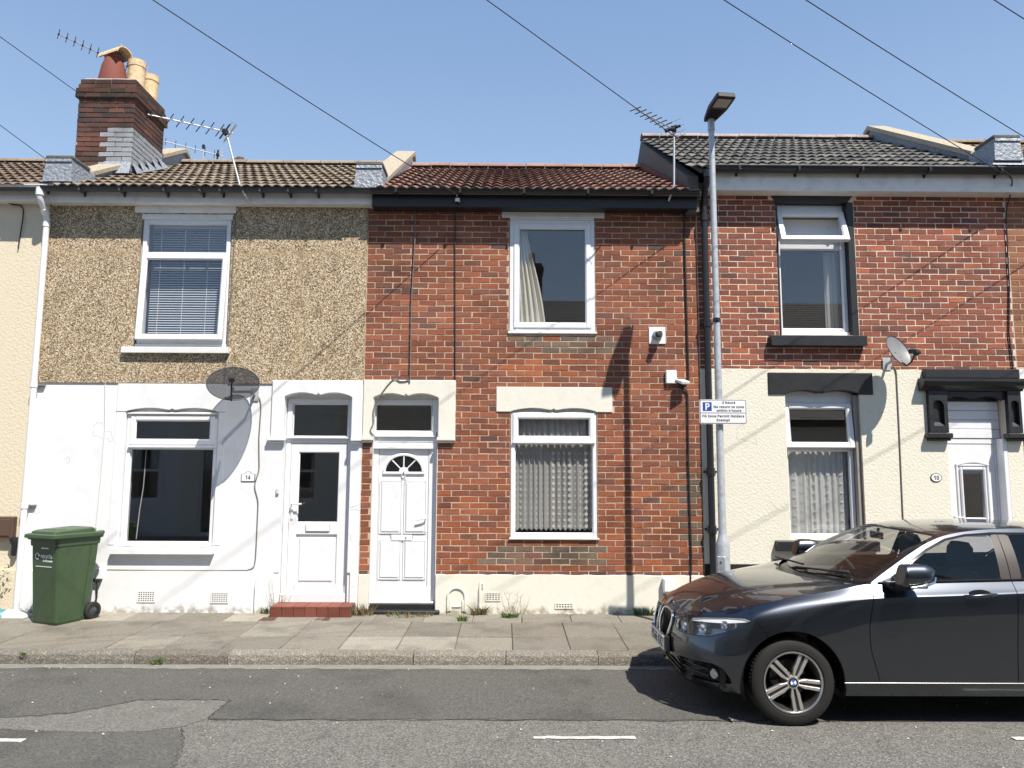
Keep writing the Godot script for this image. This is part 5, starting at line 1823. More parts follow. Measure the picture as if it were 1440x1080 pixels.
# ---------- the far side of the road, seen only in the window glass ----------
func make_far_side() -> void:
	for i in 7:
		var x0 := -16.8 + i * 4.1
		var label: String = ["buff house across the road, furthest left of its row", "white house across the road, second from the left of its row", "cream house across the road facing the white house", "rendered house across the road facing the two white doors", "house across the road facing the brick house", "house across the road facing the parked car", "house across the road, furthest right of its row"][i]
		var h := thing("far_house", label, "house", Vector3(x0 + 2.05, 0, 10.4), 0.0, "terraced houses across the road")
		var b := MB.new()
		var holes := [rect(-1.5, -0.4, 0.9, 2.4), rect(0.7, 1.55, 0.0, 2.5), rect(-0.6, 0.5, 3.4, 4.8)]
		b.X = Transform3D(Basis(Vector3.UP, PI), Vector3.ZERO)
		b.wall(rect(-2.05, 2.05, -0.15, 5.2), holes, -0.25, 0.0)
		b.X = Transform3D()
		part(h, "wall", b, [M.buff_render, M.white_render, M.cream_smooth, M.buff_render, M.dull_brick, M.cream_render, M.buff_render][i])
		b = MB.new()
		b.X = Transform3D(Basis(Vector3(0, 0, 1), Vector3(0, 1, 0), Vector3(-1, 0, 0)), Vector3(2.05, 0, 0))
		b.prism(PackedVector2Array([Vector2(-0.3, 5.15), Vector2(3.2, 7.0), Vector2(6.6, 5.15), Vector2(6.6, -0.1), Vector2(0.3, -0.1), Vector2(0.3, 5.0)]), 0.0, 4.1)
		part(h, "body", b, M.slate)
		for k in 16:
			var row := MB.new()
			var f := k / 16.0
			row.box(Vector3(-2.05, 0, 0), Vector3(2.05, 0.03, 0.235))
			var o := part(h, "slate_course", row, M.slate, Vector3(0, 5.17 + 1.85 * f, -0.30 + 3.5 * f))
			o.rotation.x = -0.45
		for r in holes:
			b = MB.new()
			b.X = Transform3D(Basis(Vector3.UP, PI), Vector3.ZERO)
			frame(b, r, -0.12, -0.04, 0.06)
			if r.size.y < 2.0: b.box(Vector3(r.position.x, r.get_center().y, -0.1), Vector3(r.end.x, r.get_center().y + 0.06, -0.05))
			var w := part(h, "window" if r.size.y < 2.0 else "door", b, M.upvc)
			b = MB.new()
			b.X = Transform3D(Basis(Vector3.UP, PI), Vector3.ZERO)
			pane(b, inset(r, 0.05), -0.08)
			part(w, "pane", b, M.glass)
		if i in [4, 6, 3]:
			b = MB.new()
			var cx := -0.9 if i == 4 else 1.7
			b.box(Vector3(cx - 0.3, 5.6, 2.3), Vector3(cx + 0.3, 8.0, 3.3), 0.02)
			b.box(Vector3(cx - 0.35, 7.75, 2.25), Vector3(cx + 0.35, 7.9, 3.35), 0.02)
			var c := part(h, "chimney", b, M.dull_brick)
			b = MB.new()
			for z in [2.55, 3.05]:
				b.X = Transform3D(Basis.IDENTITY, Vector3(cx, 8.0, z))
				b.lathe(PackedVector2Array([Vector2(0.12, 0), Vector2(0.1, 0.35), Vector2(0.08, 0.35)]), 12)
			part(c, "chimney_pot", b, M.pot_cream)


# ---------- street furniture and the things fixed to the houses ----------
func make_street_things() -> void:
	lamp_post()
	wheelie_bin()
	dishes()
	aerials()
	wall_things()


func lamp_post() -> void:
	var t := thing("street_lamp", "grey galvanised street lamp with flat dark lantern beside the parked car", "street lamp", Vector3(2.30, -0.02, 1.25))
	var b := MB.new()
	b.lathe(PackedVector2Array([Vector2(0.0715, -0.1), Vector2(0.0715, 0.965), Vector2(0.068, 0.985), Vector2(0.044, 1.07), Vector2(0.0415, 1.09), Vector2(0.0365, 3.2), Vector2(0.032, 5.60), Vector2(0.0, 5.60)]), 24)
	part(t, "column", b, M.galvanised)
	b = MB.new()
	b.X = Transform3D(Basis(Vector3.UP, -0.55), Vector3.ZERO)
	b.box(Vector3(-0.045, 0.35, 0.055), Vector3(0.045, 0.86, 0.076), 0.01)
	var d := part(t, "door", b, M.galvanised)
	b = MB.new()
	b.X = Transform3D(Basis(Vector3.UP, -0.55), Vector3.ZERO)
	b.tube([Vector3(0, 0.80, 0.07), Vector3(0, 0.80, 0.08)], 0.012, 8)
	part(d, "lock", b, M.steel)
	b = MB.new()
	b.lathe(PackedVector2Array([Vector2(0.039, 3.37), Vector2(0.039, 3.42)]), 20)
	b.tube([Vector3(0, 3.395, 0.036), Vector3(0, 3.395, 0.052)], 0.012, 6)
	part(t, "black_band", b, M.black_plastic)
	b = MB.new()
	b.lathe(PackedVector2Array([Vector2(0.0, 5.58), Vector2(0.039, 5.58), Vector2(0.039, 5.68), Vector2(0.03, 5.72), Vector2(0.0, 5.72)]), 20)
	part(t, "spigot", b, M.galvanised)
	# the lantern, a shallow tapering tray pointing over the road
	b = MB.new()
	var out := PackedVector2Array([Vector2(-0.065, -0.05), Vector2(0.065, -0.05), Vector2(0.085, 0.04), Vector2(0.118, 0.22), Vector2(0.118, 0.47), Vector2(0.10, 0.50), Vector2(-0.10, 0.50), Vector2(-0.118, 0.47), Vector2(-0.118, 0.22), Vector2(-0.085, 0.04)])
	b.X = Transform3D(Basis(Vector3(1, 0, 0), Vector3(0, 0, 1), Vector3(0, 1, 0)), Vector3.ZERO)
	b.prism(out, 0.0, 0.06, 0.018)
	var head := part(t, "lantern", b, M.lantern_grey, Vector3(0, 5.72, -0.02))
	head.rotation = Vector3(-0.10, 0.12, 0)
	head.scale = Vector3(0.92, 0.92, 0.92)
	b = MB.new()
	b.box(Vector3(-0.09, -0.006, 0.27), Vector3(0.09, 0.0, 0.45), 0.003)
	part(head, "lamp_glass", b, M.lens)
	b = MB.new()
	frame(b, Rect2(-0.10, 0.26, 0.20, 0.20), 0.0, 0.008, 0.014, 0.002)
	var lf := part(head, "lamp_rim", b, M.black_plastic)
	lf.rotation.x = PI / 2
	b = MB.new()
	for i in 5: b.box(Vector3(-0.07, -0.012, 0.03 + i * 0.04), Vector3(0.07, 0.0, 0.042 + i * 0.04), 0.003)
	part(head, "cooling_fin", b, M.black_plastic)
	# parking sign strapped to the column
	var s := thing("parking_sign", "white parking sign with blue P and permit wording strapped to the lamp column", "sign", Vector3(2.322, 2.363, 1.322), -0.02)
	b = MB.new()
	rounded_plate(b, 0.505, 0.264, 0.02, -0.004, 0.0)
	part(s, "plate", b, M.sign_white)
	b = MB.new()
	rounded_plate(b, 0.495, 0.254, 0.016, 0.0, 0.0012)
	part(s, "border", b, M.print_black)
	b = MB.new()
	rounded_plate(b, 0.483, 0.242, 0.012, 0.0012, 0.0022)
	part(s, "face", b, M.sign_white)
	b = MB.new()
	b.box(Vector3(-0.242, -0.016, 0.002), Vector3(0.242, -0.011, 0.0032))
	part(s, "divider", b, M.print_black)
	b = MB.new()
	b.box(Vector3(-0.217, 0.008, 0.002), Vector3(-0.121, 0.102, 0.0034))
	part(s, "blue_square", b, M.sign_blue)
	words(s, "lettering", "P", 0.072, Vector3(-0.166, 0.019, 0.0036), M.sign_white, 0.047)
	words(s, "lettering", "2 hours", 0.025, Vector3(0.062, 0.086, 0.0024), M.print_black, 0.14)
	words(s, "lettering", "No return to zone", 0.025, Vector3(0.062, 0.040, 0.0024), M.print_black, 0.325)
	words(s, "lettering", "within 4 hours", 0.025, Vector3(0.062, 0.000, 0.0024), M.print_black, 0.265)
	words(s, "lettering", "FG Zone Permit Holders", 0.026, Vector3(0.0, -0.060, 0.0024), M.print_black, 0.445)
	words(s, "lettering", "Exempt", 0.026, Vector3(0.0, -0.103, 0.0024), M.print_black, 0.14)
	b = MB.new()
	for y in [-0.08, 0.08]:
		b.box(Vector3(-0.2, y - 0.012, -0.022), Vector3(0.2, y + 0.012, -0.004), 0.003)
		b.X = Transform3D(Basis.IDENTITY, Vector3(-0.022, y, -0.068))
		b.lathe(PackedVector2Array([Vector2(0.043, -0.01), Vector2(0.043, 0.01)]), 18)
		b.X = Transform3D()
	part(s, "strap", b, M.galvanised)


func rounded_plate(b: MB, w: float, h: float, r: float, z0: float, z1: float) -> void:
	var p := PackedVector2Array()
	for c in [[1, 1, 0.0], [-1, 1, PI / 2], [-1, -1, PI], [1, -1, PI * 1.5]]:
		for i in 6:
			var a: float = c[2] + PI / 2 * i / 5.0
			p.append(Vector2(c[0] * (w / 2 - r) + cos(a) * r, c[1] * (h / 2 - r) + sin(a) * r))
	b.prism(p, z0, z1)


func loft_rings(b: MB, rings: Array, cap_low := true, cap_high := true) -> void:
	# closed rings of points joined into a skin; flat between rings along their length, smooth round
	for k in rings.size() - 1:
		var A: Array = rings[k]; var B_: Array = rings[k + 1]
		var n := A.size()
		var ca := Vector3.ZERO; var cb := Vector3.ZERO
		for p in A: ca += p / n
		for p in B_: cb += p / n
		var nn := []
		for i in n:
			var d: Vector3 = A[(i + 1) % n] - A[(i + n - 1) % n]
			var u: Vector3 = B_[i] - A[i]
			var m := d.cross(u).normalized()
			if m.dot((A[i] - ca)) < 0.0: m = -m
			nn.append(m)
		for i in n:
			var j := (i + 1) % n
			b.tri(A[i], A[j], B_[j], nn[i], nn[j], nn[j])
			b.tri(A[i], B_[j], B_[i], nn[i], nn[j], nn[i])
	for e in [[0, -1.0, cap_low], [rings.size() - 1, 1.0, cap_high]]:
		if e[2]:
			var R: Array = rings[e[0]]
			for i in range(1, R.size() - 1): b.ft(R[0], R[i], R[i + 1], Vector3(0, e[1], 0))


func rounded_ring(x0: float, x1: float, z0: float, z1: float, r: float, y: float, k := 4) -> Array:
	var o := []
	for c in [[x1 - r, z1 - r, 0.0], [x0 + r, z1 - r, PI / 2], [x0 + r, z0 + r, PI], [x1 - r, z0 + r, PI * 1.5]]:
		for i in k + 1:
			var a: float = c[2] + PI / 2 * i / k
			o.append(Vector3(c[0] + cos(a) * r, y, c[1] + sin(a) * r))
	return o


func wheelie_bin() -> void:
	var t := thing("wheelie_bin", "green wheeled recycling bin standing on the pavement by the white wall", "bin", Vector3(-5.09, -0.012, 0.47), -0.41)
	var b := MB.new()
	# body, front towards +z
	loft_rings(b, [rounded_ring(-0.19, 0.19, -0.17, 0.205, 0.035, 0.0), rounded_ring(-0.20, 0.20, -0.19, 0.215, 0.035, 0.03), rounded_ring(-0.222, 0.222, -0.255, 0.272, 0.04, 0.86), rounded_ring(-0.226, 0.226, -0.262, 0.279, 0.04, 0.93)], true, false)
	var body := part(t, "body", b, M.bin_green)
	b = MB.new()
	loft_rings(b, [rounded_ring(-0.228, 0.228, -0.266, 0.283, 0.04, 0.865), rounded_ring(-0.232, 0.232, -0.27, 0.287, 0.04, 0.875), rounded_ring(-0.234, 0.234, -0.272, 0.29, 0.04, 0.93), rounded_ring(-0.255, 0.255, -0.29, 0.315, 0.04, 0.94), rounded_ring(-0.255, 0.255, -0.29, 0.315, 0.04, 0.965)], false, true)
	part(body, "rim", b, M.bin_green)
	b = MB.new()
	# ribs down both sides and the front corner
	for sx in [-1.0, 1.0]:
		b.tube([Vector3(sx * 0.201, 0.05, -0.10), Vector3(sx * 0.225, 0.86, -0.155)], 0.011, 6)
	part(body, "rib", b, M.bin_green)
	# lid, gently domed, with a raised panel and a grip
	b = MB.new()
	loft_rings(b, [rounded_ring(-0.262, 0.262, -0.27, 0.345, 0.05, 0.957), rounded_ring(-0.268, 0.268, -0.28, 0.352, 0.05, 0.962), rounded_ring(-0.266, 0.266, -0.28, 0.35, 0.05, 0.995), rounded_ring(-0.25, 0.25, -0.27, 0.32, 0.05, 1.005)], true, true)
	b.X = Transform3D(Basis(Vector3(1, 0, 0), 0.035), Vector3(0, 0.008, 0))
	loft_rings(b, [rounded_ring(-0.225, 0.225, -0.25, 0.28, 0.06, 0.985), rounded_ring(-0.215, 0.215, -0.245, 0.265, 0.06, 1.030), rounded_ring(-0.19, 0.19, -0.23, 0.24, 0.06, 1.042)], false, true)
	var lid := part(t, "lid", b, M.bin_green)
	b = MB.new()
	b.box(Vector3(-0.13, 1.03, 0.10), Vector3(0.13, 1.052, 0.22), 0.008)
	b.box(Vector3(-0.215, 1.0, 0.26), Vector3(-0.185, 1.03, 0.285), 0.008)
	b.box(Vector3(0.185, 1.0, 0.26), Vector3(0.215, 1.03, 0.285), 0.008)
	part(lid, "lid_grip", b, M.bin_green)
	b = MB.new()
	b.tube([Vector3(-0.20, 0.985, -0.31), Vector3(0.20, 0.985, -0.31)], 0.018, 10)
	for x in [-0.19, 0.0, 0.19]: b.box(Vector3(x - 0.025, 0.955, -0.315), Vector3(x + 0.025, 1.01, -0.255), 0.008)
	part(t, "handle", b, M.bin_green)
	for sx in [-1.0, 1.0]:
		b = MB.new()
		b.X = Transform3D(Basis(Vector3(0, 0, 1), -PI / 2), Vector3(sx * 0.222 - 0.025, 0.10, -0.215))
		b.lathe(PackedVector2Array([Vector2(0.055, 0.0), Vector2(0.088, 0.0), Vector2(0.1, 0.01), Vector2(0.1, 0.04), Vector2(0.088, 0.05), Vector2(0.055, 0.05)]), 24)
		var w := part(t, "wheel", b, M.rubber)
		b = MB.new()
		b.X = Transform3D(Basis(Vector3(0, 0, 1), -PI / 2), Vector3(sx * 0.222 - 0.02, 0.10, -0.215))
		b.lathe(PackedVector2Array([Vector2(0.0, 0.0), Vector2(0.056, 0.004), Vector2(0.056, 0.036), Vector2(0.03, 0.042), Vector2(0.02, 0.048), Vector2(0.0, 0.05)]), 16)
		part(w, "hub", b, M.dark_grey_plastic)
	b = MB.new()
	b.tube([Vector3(-0.2, 0.10, -0.215), Vector3(0.2, 0.10, -0.215)], 0.012, 8)
	part(t, "axle", b, M.steel)
	# white print on the front
	var tilt := Basis(Vector3(1, 0, 0), 0.071)
	var P := func(x: float, y: float) -> Vector3: return Vector3(x, y, 0.2165 + (y - 0.03) * (0.272 - 0.215) / 0.83)
	words(t, "print", "recycle", 0.044, P.call(0.045, 0.735), M.print_white, 0.185, tilt)
	words(t, "print", "for Portsmouth", 0.022, P.call(0.065, 0.693), M.print_white, 0.155, tilt)
	b = MB.new()
	var arc := PackedVector2Array()
	for i in 19: arc.append(Vector2(cos(0.5 + 4.9 * i / 18.0), sin(0.5 + 4.9 * i / 18.0)) * 0.038)
	for i in 19: arc.append(Vector2(cos(0.5 + 4.9 * (18 - i) / 18.0), sin(0.5 + 4.9 * (18 - i) / 18.0)) * lerpf(0.026, 0.032, i / 18.0))
	b.X = Transform3D(tilt, P.call(-0.105, 0.752))
	b.prism(arc, 0.0, 0.002)
	b.prism(PackedVector2Array([Vector2(0.012, 0.0), Vector2(0.05, 0.008), Vector2(0.02, 0.03)]), 0.0, 0.002)
	b.X = Transform3D(tilt, P.call(0.0, 0.64))
	b.box(Vector3(-0.13, -0.004, 0.0), Vector3(0.13, 0.004, 0.002))
	b.X = Transform3D(tilt, P.call(0.02, 0.845))
	b.box(Vector3(-0.06, -0.006, 0.0), Vector3(0.06, 0.006, 0.002))
	part(t, "print", b, M.print_white)


func dish(t: Node3D, w: float, h: float, depth: float, n: Vector3, foot: Vector3, m: String, lnb_down := true) -> void:
	# an offset dish: its centre at the origin, facing n; arm and receiver below, bracket back to the wall
	var z := n.normalized()
	var x := Vector3.UP.cross(z).normalized()
	var y := z.cross(x)
	var B_ := Basis(x, y, z)
	var b := MB.new()
	b.X = Transform3D(B_, Vector3.ZERO)
	var rows := []
	for i in 11:
		var r := i / 10.0
		var row := []
		for k in 41:
			var a := TAU * k / 40.0
			row.append(Vector3(cos(a) * w / 2 * r, sin(a) * h / 2 * r, -depth * (1.0 - r * r)))
		rows.append(row)
	b.grid(rows, Vector3(0, 0, 1))
	part(t, "reflector", b, M[m])
	b = MB.new()
	b.X = Transform3D(B_, Vector3.ZERO)
	var ring := []
	for k in 41:
		var a := TAU * k / 40.0
		ring.append(Vector3(cos(a) * w / 2, sin(a) * h / 2, 0))
	b.tube(ring, 0.006, 6, -1.0, false)
	part(t, "rim", b, M.dark_grey_plastic)
	b = MB.new()
	b.X = Transform3D(B_, Vector3.ZERO)
	var e := Vector3(0, -h * 0.34, h * 0.40)
	b.tube([Vector3(0, -h * 0.25, -depth), Vector3(0, -h * 0.52, 0.0), Vector3(0, -h * 0.50, h * 0.18), e], 0.010, 8)
	var arm := part(t, "arm", b, M.black_plastic)
	b = MB.new()
	b.X = Transform3D(B_, Vector3.ZERO)
	b.tube([e + Vector3(0, 0.01, 0.03), e + Vector3(0, 0.04, -0.02), e + Vector3(0, 0.055, -0.055)], 0.026, 10, 0.032)
	b.box(e + Vector3(-0.035, -0.03, -0.02), e + Vector3(0.035, 0.02, 0.05), 0.008)
	part(arm, "receiver", b, M.black_plastic)
	b = MB.new()
	var back := B_ * Vector3(0, -h * 0.05, -depth)
	b.tube([back, back + z * -0.06, Vector3(foot.x, foot.y + 0.02, back.z * 0.5 + foot.z * 0.5), foot + Vector3(0, 0, 0.02)], 0.017, 8)
	b.box(foot + Vector3(-0.05, -0.08, 0.0), foot + Vector3(0.05, 0.08, 0.012), 0.004)
	part(t, "bracket", b, M.galvanised)


func dishes() -> void:
	var t := thing("satellite_dish", "dark mesh satellite dish fixed where pebbledash meets the white wall", "satellite dish", Vector3(-3.29, 2.75, 0.38))
	dish(t, 0.60, 0.585, 0.055, Vector3(0.22, 0.66, 0.72), Vector3(0.14, -0.10, -0.37), "dish_mesh")
	t = thing("satellite_dish", "small grey satellite dish facing right above the cream render", "satellite dish", Vector3(4.77, 3.20, 0.36))
	dish(t, 0.375, 0.42, 0.05, Vector3(0.42, 0.40, 0.81), Vector3(0.02, -0.12, -0.35), "dish_pale")


func yagi(called: String, label: String, near: Vector3, far: Vector3, mast: Array, n: int, el: float, v: Vector3, fat: bool, grid_refl: bool) -> void:
	var t := thing(called, label, "aerial", mast[0])
	var o: Vector3 = mast[0]
	var b := MB.new()
	var mp := []
	for p in mast: mp.append(p - o)
	b.tube(mp, 0.013, 8)
	part(t, "mast", b, M.alloy_dull)
	b = MB.new()
	b.tube([near - o, far - o], 0.009, 8)
	part(t, "boom", b, M.alloy_dull)
	var d := (far - near).normalized()
	v = v.normalized()
	for i in n:
		var p := near.lerp(far, 0.16 + 0.83 * i / maxf(1, n - 1)) - o
		b = MB.new()
		var l := el * lerpf(1.0, 0.8, float(i) / n)
		b.tube([p - v * l / 2, p + v * l / 2], 0.006, 6)
		if fat: b.tube([p - d * 0.012, p + d * 0.012], 0.016, 6)
		part(t, "element", b, M.black_plastic)
	b = MB.new()
	var q := near.lerp(far, 0.10) - o
	b.box(q - Vector3(0.03, 0.025, 0.03), q + Vector3(0.03, 0.03, 0.03), 0.01)
	b.tube([q - v * el * 0.6, q + v * el * 0.6], 0.018 if not grid_refl else 0.008, 8)
	part(t, "dipole", b, M.black_plastic)
	b = MB.new()
	var rp := near.lerp(far, 0.015) - o
	for k in 4:
		var off := d.cross(v).normalized() * ((k - 1.5) * 0.075)
		b.tube([rp + off - v * el * 0.7 - d * absf(k - 1.5) * -0.03, rp + off + v * el * 0.7 - d * absf(k - 1.5) * -0.03], 0.005, 6)
	part(t, "reflector", b, M.alloy_dull)
	b = MB.new()
	var j: Vector3 = mast[mast.size() - 1] - o
	b.box(j - Vector3(0.025, 0.05, 0.025), j + Vector3(0.025, 0.03, 0.025), 0.008)
	part(t, "clamp", b, M.black_plastic)


func aerials() -> void:
	yagi("tv_aerial", "tv aerial on a leaning pole at the white house's gutter", Vector3(-3.52, 5.985, 0.19), Vector3(-4.353, 5.974, 0.702), [Vector3(-3.25, 5.08, 0.20), Vector3(-3.29, 5.13, 0.28), Vector3(-3.36, 5.25, 0.28), Vector3(-3.57, 5.96, 0.28)], 8, 0.19, Vector3(0.62, 0.75, 0.2), false, true)
	yagi("tv_aerial", "tv aerial on a white pole at the right end of the brick house's roof", Vector3(2.14, 6.03, 0.26), Vector3(1.493, 5.972, 0.943), [Vector3(2.03, 5.12, 0.22), Vector3(2.05, 5.20, 0.30), Vector3(2.085, 5.30, 0.30), Vector3(2.10, 6.04, 0.30)], 8, 0.17, Vector3(1.0, 0.28, 0.35), false, false)
	yagi("tv_aerial", "tv aerial pointing left from behind the chimney pots", Vector3(-6.40, 8.626, -3.2), Vector3(-7.211, 8.626, -1.93), [Vector3(-6.45, 6.5, -3.1), Vector3(-6.45, 8.64, -3.1)], 11, 0.20, Vector3(0.18, 1.0, 0.0), true, false)
	yagi("tv_aerial", "small far tv aerial showing over the ridge right of the chimney", Vector3(-5.574, 7.797, -4.69), Vector3(-6.415, 7.797, -4.04), [Vector3(-5.87, 6.0, -4.46), Vector3(-5.87, 7.90, -4.46)], 6, 0.17, Vector3(0.05, 1, 0), false, false)
	var c := thing("ridge_cowl", "small dark capped chimney cowl peeping over the tiled ridge", "chimney cowl", Vector3(-4.98, 6.3, -4.0))
	var b := MB.new()
	b.box(Vector3(-0.12, 0, -0.12), Vector3(0.12, 0.98, 0.12), 0.01)
	part(c, "stack", b, M.dull_brick)
	b = MB.new()
	b.lathe(PackedVector2Array([Vector2(0.0, 1.0), Vector2(0.13, 1.0), Vector2(0.19, 1.07), Vector2(0.19, 1.09), Vector2(0.08, 1.09), Vector2(0.07, 1.17), Vector2(0.0, 1.20)]), 16)
	part(c, "cap", b, M.rust_iron)


func cable(called: String, label: String, pts: Array, r: float, m: String, z := 0.016, group := "") -> void:
	var path := []
	for p in pts: path.append(Vector3(p.x, p.y, z) if p is Vector2 else p)
	# rounded by a spline
	var c := Curve3D.new()
	for i in path.size():
		var t: Vector3 = (path[mini(i + 1, path.size() - 1)] - path[maxi(i - 1, 0)]) * 0.16
		c.add_point(path[i], -t, t)
	var fine := []
	var last := Vector3(99, 99, 99)
	for p in c.tessellate(4, 4.0):
		if p.distance_to(last) > 0.004:
			fine.append(p)
			last = p
	var b := MB.new()
	b.tube(fine, r, 6)
	single(called, b, M[m], label, "cable", Vector3.ZERO, group)


func wall_things() -> void:
	# boiler flue
	var t := thing("boiler_flue", "round boiler flue on a square white plate in the brick wall", "flue", Vector3(1.897, 3.43, 0.002))
	var b := MB.new()
	b.box(Vector3(-0.106, -0.109, 0.0), Vector3(0.106, 0.109, 0.012), 0.005)
	part(t, "plate", b, M.white_plastic)
	b = MB.new()
	b.X = Transform3D(Basis(Vector3(1, 0, 0), PI / 2), Vector3.ZERO)
	b.lathe(PackedVector2Array([Vector2(0.062, 0.012), Vector2(0.062, 0.03), Vector2(0.052, 0.034), Vector2(0.052, 0.10), Vector2(0.040, 0.105), Vector2(0.040, 0.085)]), 24)
	part(t, "outer_pipe", b, M.steel)
	b = MB.new()
	b.X = Transform3D(Basis(Vector3(1, 0, 0), PI / 2), Vector3.ZERO)
	b.lathe(PackedVector2Array([Vector2(0.030, 0.02), Vector2(0.030, 0.16), Vector2(0.034, 0.16), Vector2(0.034, 0.175), Vector2(0.0, 0.178)]), 20)
	for k in 5: b.lathe(PackedVector2Array([Vector2(0.030, 0.112 + k * 0.011), Vector2(0.036, 0.115 + k * 0.011), Vector2(0.030, 0.118 + k * 0.011)]), 20)
	part(t, "terminal", b, M.terminal)
	# junction box and sensor light
	t = thing("junction_box", "white junction box with a small lamp hood near the parking sign", "junction box", Vector3(2.06, 2.90, 0.002))
	b = MB.new()
	b.box(Vector3(-0.068, -0.085, 0.0), Vector3(0.068, 0.085, 0.045), 0.008)
	part(t, "box", b, M.white_plastic)
	b = MB.new()
	b.X = Transform3D(Basis(Vector3(0, 1, 0), 0.45) * Basis(Vector3(1, 0, 0), 0.35), Vector3(0.13, -0.06, 0.10))
	b.box(Vector3(-0.065, -0.03, -0.06), Vector3(0.065, 0.012, 0.06), 0.008)
	part(t, "lamp_hood", b, M.white_plastic)
	b = MB.new()
	b.tube([Vector3(0.05, -0.05, 0.03), Vector3(0.10, -0.075, 0.05), Vector3(0.13, -0.09, 0.07)], 0.022, 8)
	b.box(Vector3(0.07, -0.13, 0.0), Vector3(0.15, -0.06, 0.06), 0.01)
	part(t, "lamp_arm", b, M.black_plastic)
	# meter box low on the brick house
	t = thing("meter_box", "small white meter box low on the cream plinth beside the car", "meter box", Vector3(1.965, 0.27, 0.019))
	b = MB.new()
	b.box(Vector3(-0.064, 0.0, 0.0), Vector3(0.064, 0.17, 0.08), 0.008)
	part(t, "case", b, M.white_plastic)
	b = MB.new()
	b.box(Vector3(-0.052, 0.012, 0.08), Vector3(0.052, 0.158, 0.087), 0.005)
	part(t, "lid", b, M.white_plastic)
	# outside socket behind the bin
	t = thing("outdoor_socket", "white outdoor socket with black lead behind the green bin", "socket", Vector3(-4.93, 0.40, 0.033))
	b = MB.new()
	b.box(Vector3(-0.055, 0.0, 0.0), Vector3(0.055, 0.13, 0.04), 0.008)
	part(t, "case", b, M.white_plastic)
	b = MB.new()
	b.box(Vector3(-0.06, -0.03, 0.0), Vector3(0.045, 0.005, 0.06), 0.006)
	b.tube([Vector3(0.0, -0.02, 0.04), Vector3(0.012, -0.12, 0.04), Vector3(0.016, -0.22, 0.045), Vector3(-0.01, -0.32, 0.06), Vector3(-0.05, -0.39, 0.09)], 0.011, 8)
	part(t, "lead", b, M.cable_black)
	# covers let into the pavement
	for c in [[-2.75, 0.36, 0.20, 0.20, "square rusty stopcock cover in the pavement left of the red step"], [-2.13, 0.36, 0.19, 0.19, "rusty stopcock cover in the pavement before the brick house door"]]:
		t = thing("stopcock_cover", c[4], "cover", Vector3(c[0], -0.006, c[1]))
		b = MB.new()
		b.box(Vector3(-c[2] / 2, -0.02, -c[3] / 2), Vector3(c[2] / 2, 0.006, c[3] / 2), 0.004)
		part(t, "frame", b, M.rust_iron)
		b = MB.new()
		for i in 6: b.box(Vector3(-c[2] / 2 + 0.02, 0.006, -c[3] / 2 + 0.022 + i * 0.028), Vector3(c[2] / 2 - 0.02, 0.010, -c[3] / 2 + 0.034 + i * 0.028), 0.002)
		part(t, "tread", b, M.rust_iron)
	# bag of litter by the white pipe
	t = thing("litter_bag", "crumpled pale blue plastic packet lying at the foot of the white pipe", "bag", Vector3(-5.80, -0.01, 0.26))
	var rows := []
	for i in 9:
		var v := i / 8.0
		var row := []
		for j in 15:
			var u := j / 14.0
			var e := sin(PI * u) * sin(PI * v)
			row.append(Vector3((u - 0.5) * 0.42, 0.085 * pow(e, 0.5) + rng.randf_range(-0.012, 0.012) * (1.0 if e > 0.01 else 0.0), (v - 0.5) * 0.20))
		rows.append(row)
	b = MB.new()
	b.grid(rows, Vector3.UP)
	part(t, "film", b, M.bag)
	rows = []
	for i in 7:
		var v := i / 6.0
		var row := []
		for j in 9:
			var u := j / 8.0
			var e := sin(PI * u) * sin(PI * v)
			row.append(Vector3((u - 0.5) * 0.22 - 0.13, 0.10 * pow(e, 0.5) + rng.randf_range(-0.008, 0.008) * (1.0 if e > 0.01 else 0.0), (v - 0.5) * 0.16 + 0.02))
		rows.append(row)
	b = MB.new()
	b.grid(rows, Vector3.UP)
	part(t, "printed_patch", b, M.bag_blue)
	# cables on the walls
	cable("wall_cable", "straight black cable down the brick wall right of the front door", [Vector2(-0.683, 5.05), Vector2(-0.652, 2.85)], 0.008, "cable_black")
	cable("wall_cable", "loose pale cable hanging down the brick wall above the white front door", [Vector2(-1.204, 5.06), Vector2(-1.185, 4.75), Vector2(-1.216, 3.885), Vector2(-1.214, 2.90), Vector2(-1.24, 2.84), Vector2(-1.33, 2.825), Vector2(-1.427, 2.845), Vector2(-1.582, 2.65), Vector2(-1.658, 2.48), Vector2(-1.66, 2.30), Vector2(-1.69, 2.2), Vector2(-1.60, 2.10)], 0.008, "cable_grey", 0.034)
	cable("wall_cable", "dark cable hanging past the junction box down to the plinth", [Vector2(2.21, 5.06), Vector2(2.27, 4.99), Vector2(2.275, 3.907), Vector2(2.281, 2.99), Vector2(2.27, 2.85), Vector2(2.204, 2.76), Vector2(2.264, 2.652), Vector2(2.255, 1.836), Vector2(2.264, 0.711), Vector2(2.249, 0.456), Vector2(2.24, 0.30)], 0.011, "cable_black", 0.02)
	cable("wall_cable", "thin cable down the white wall above the bin", [Vector2(-5.018, 2.78), Vector2(-4.985, 2.2), Vector2(-4.995, 1.6), Vector2(-5.013, 1.0)], 0.006, "cable_white")
	cable("wall_cable", "thin cable down the pebbledash along the upper window", [Vector2(-3.50, 5.03), Vector2(-3.49, 4.6), Vector2(-3.505, 3.78), Vector2(-3.53, 2.80)], 0.007, "cable_grey", 0.03)
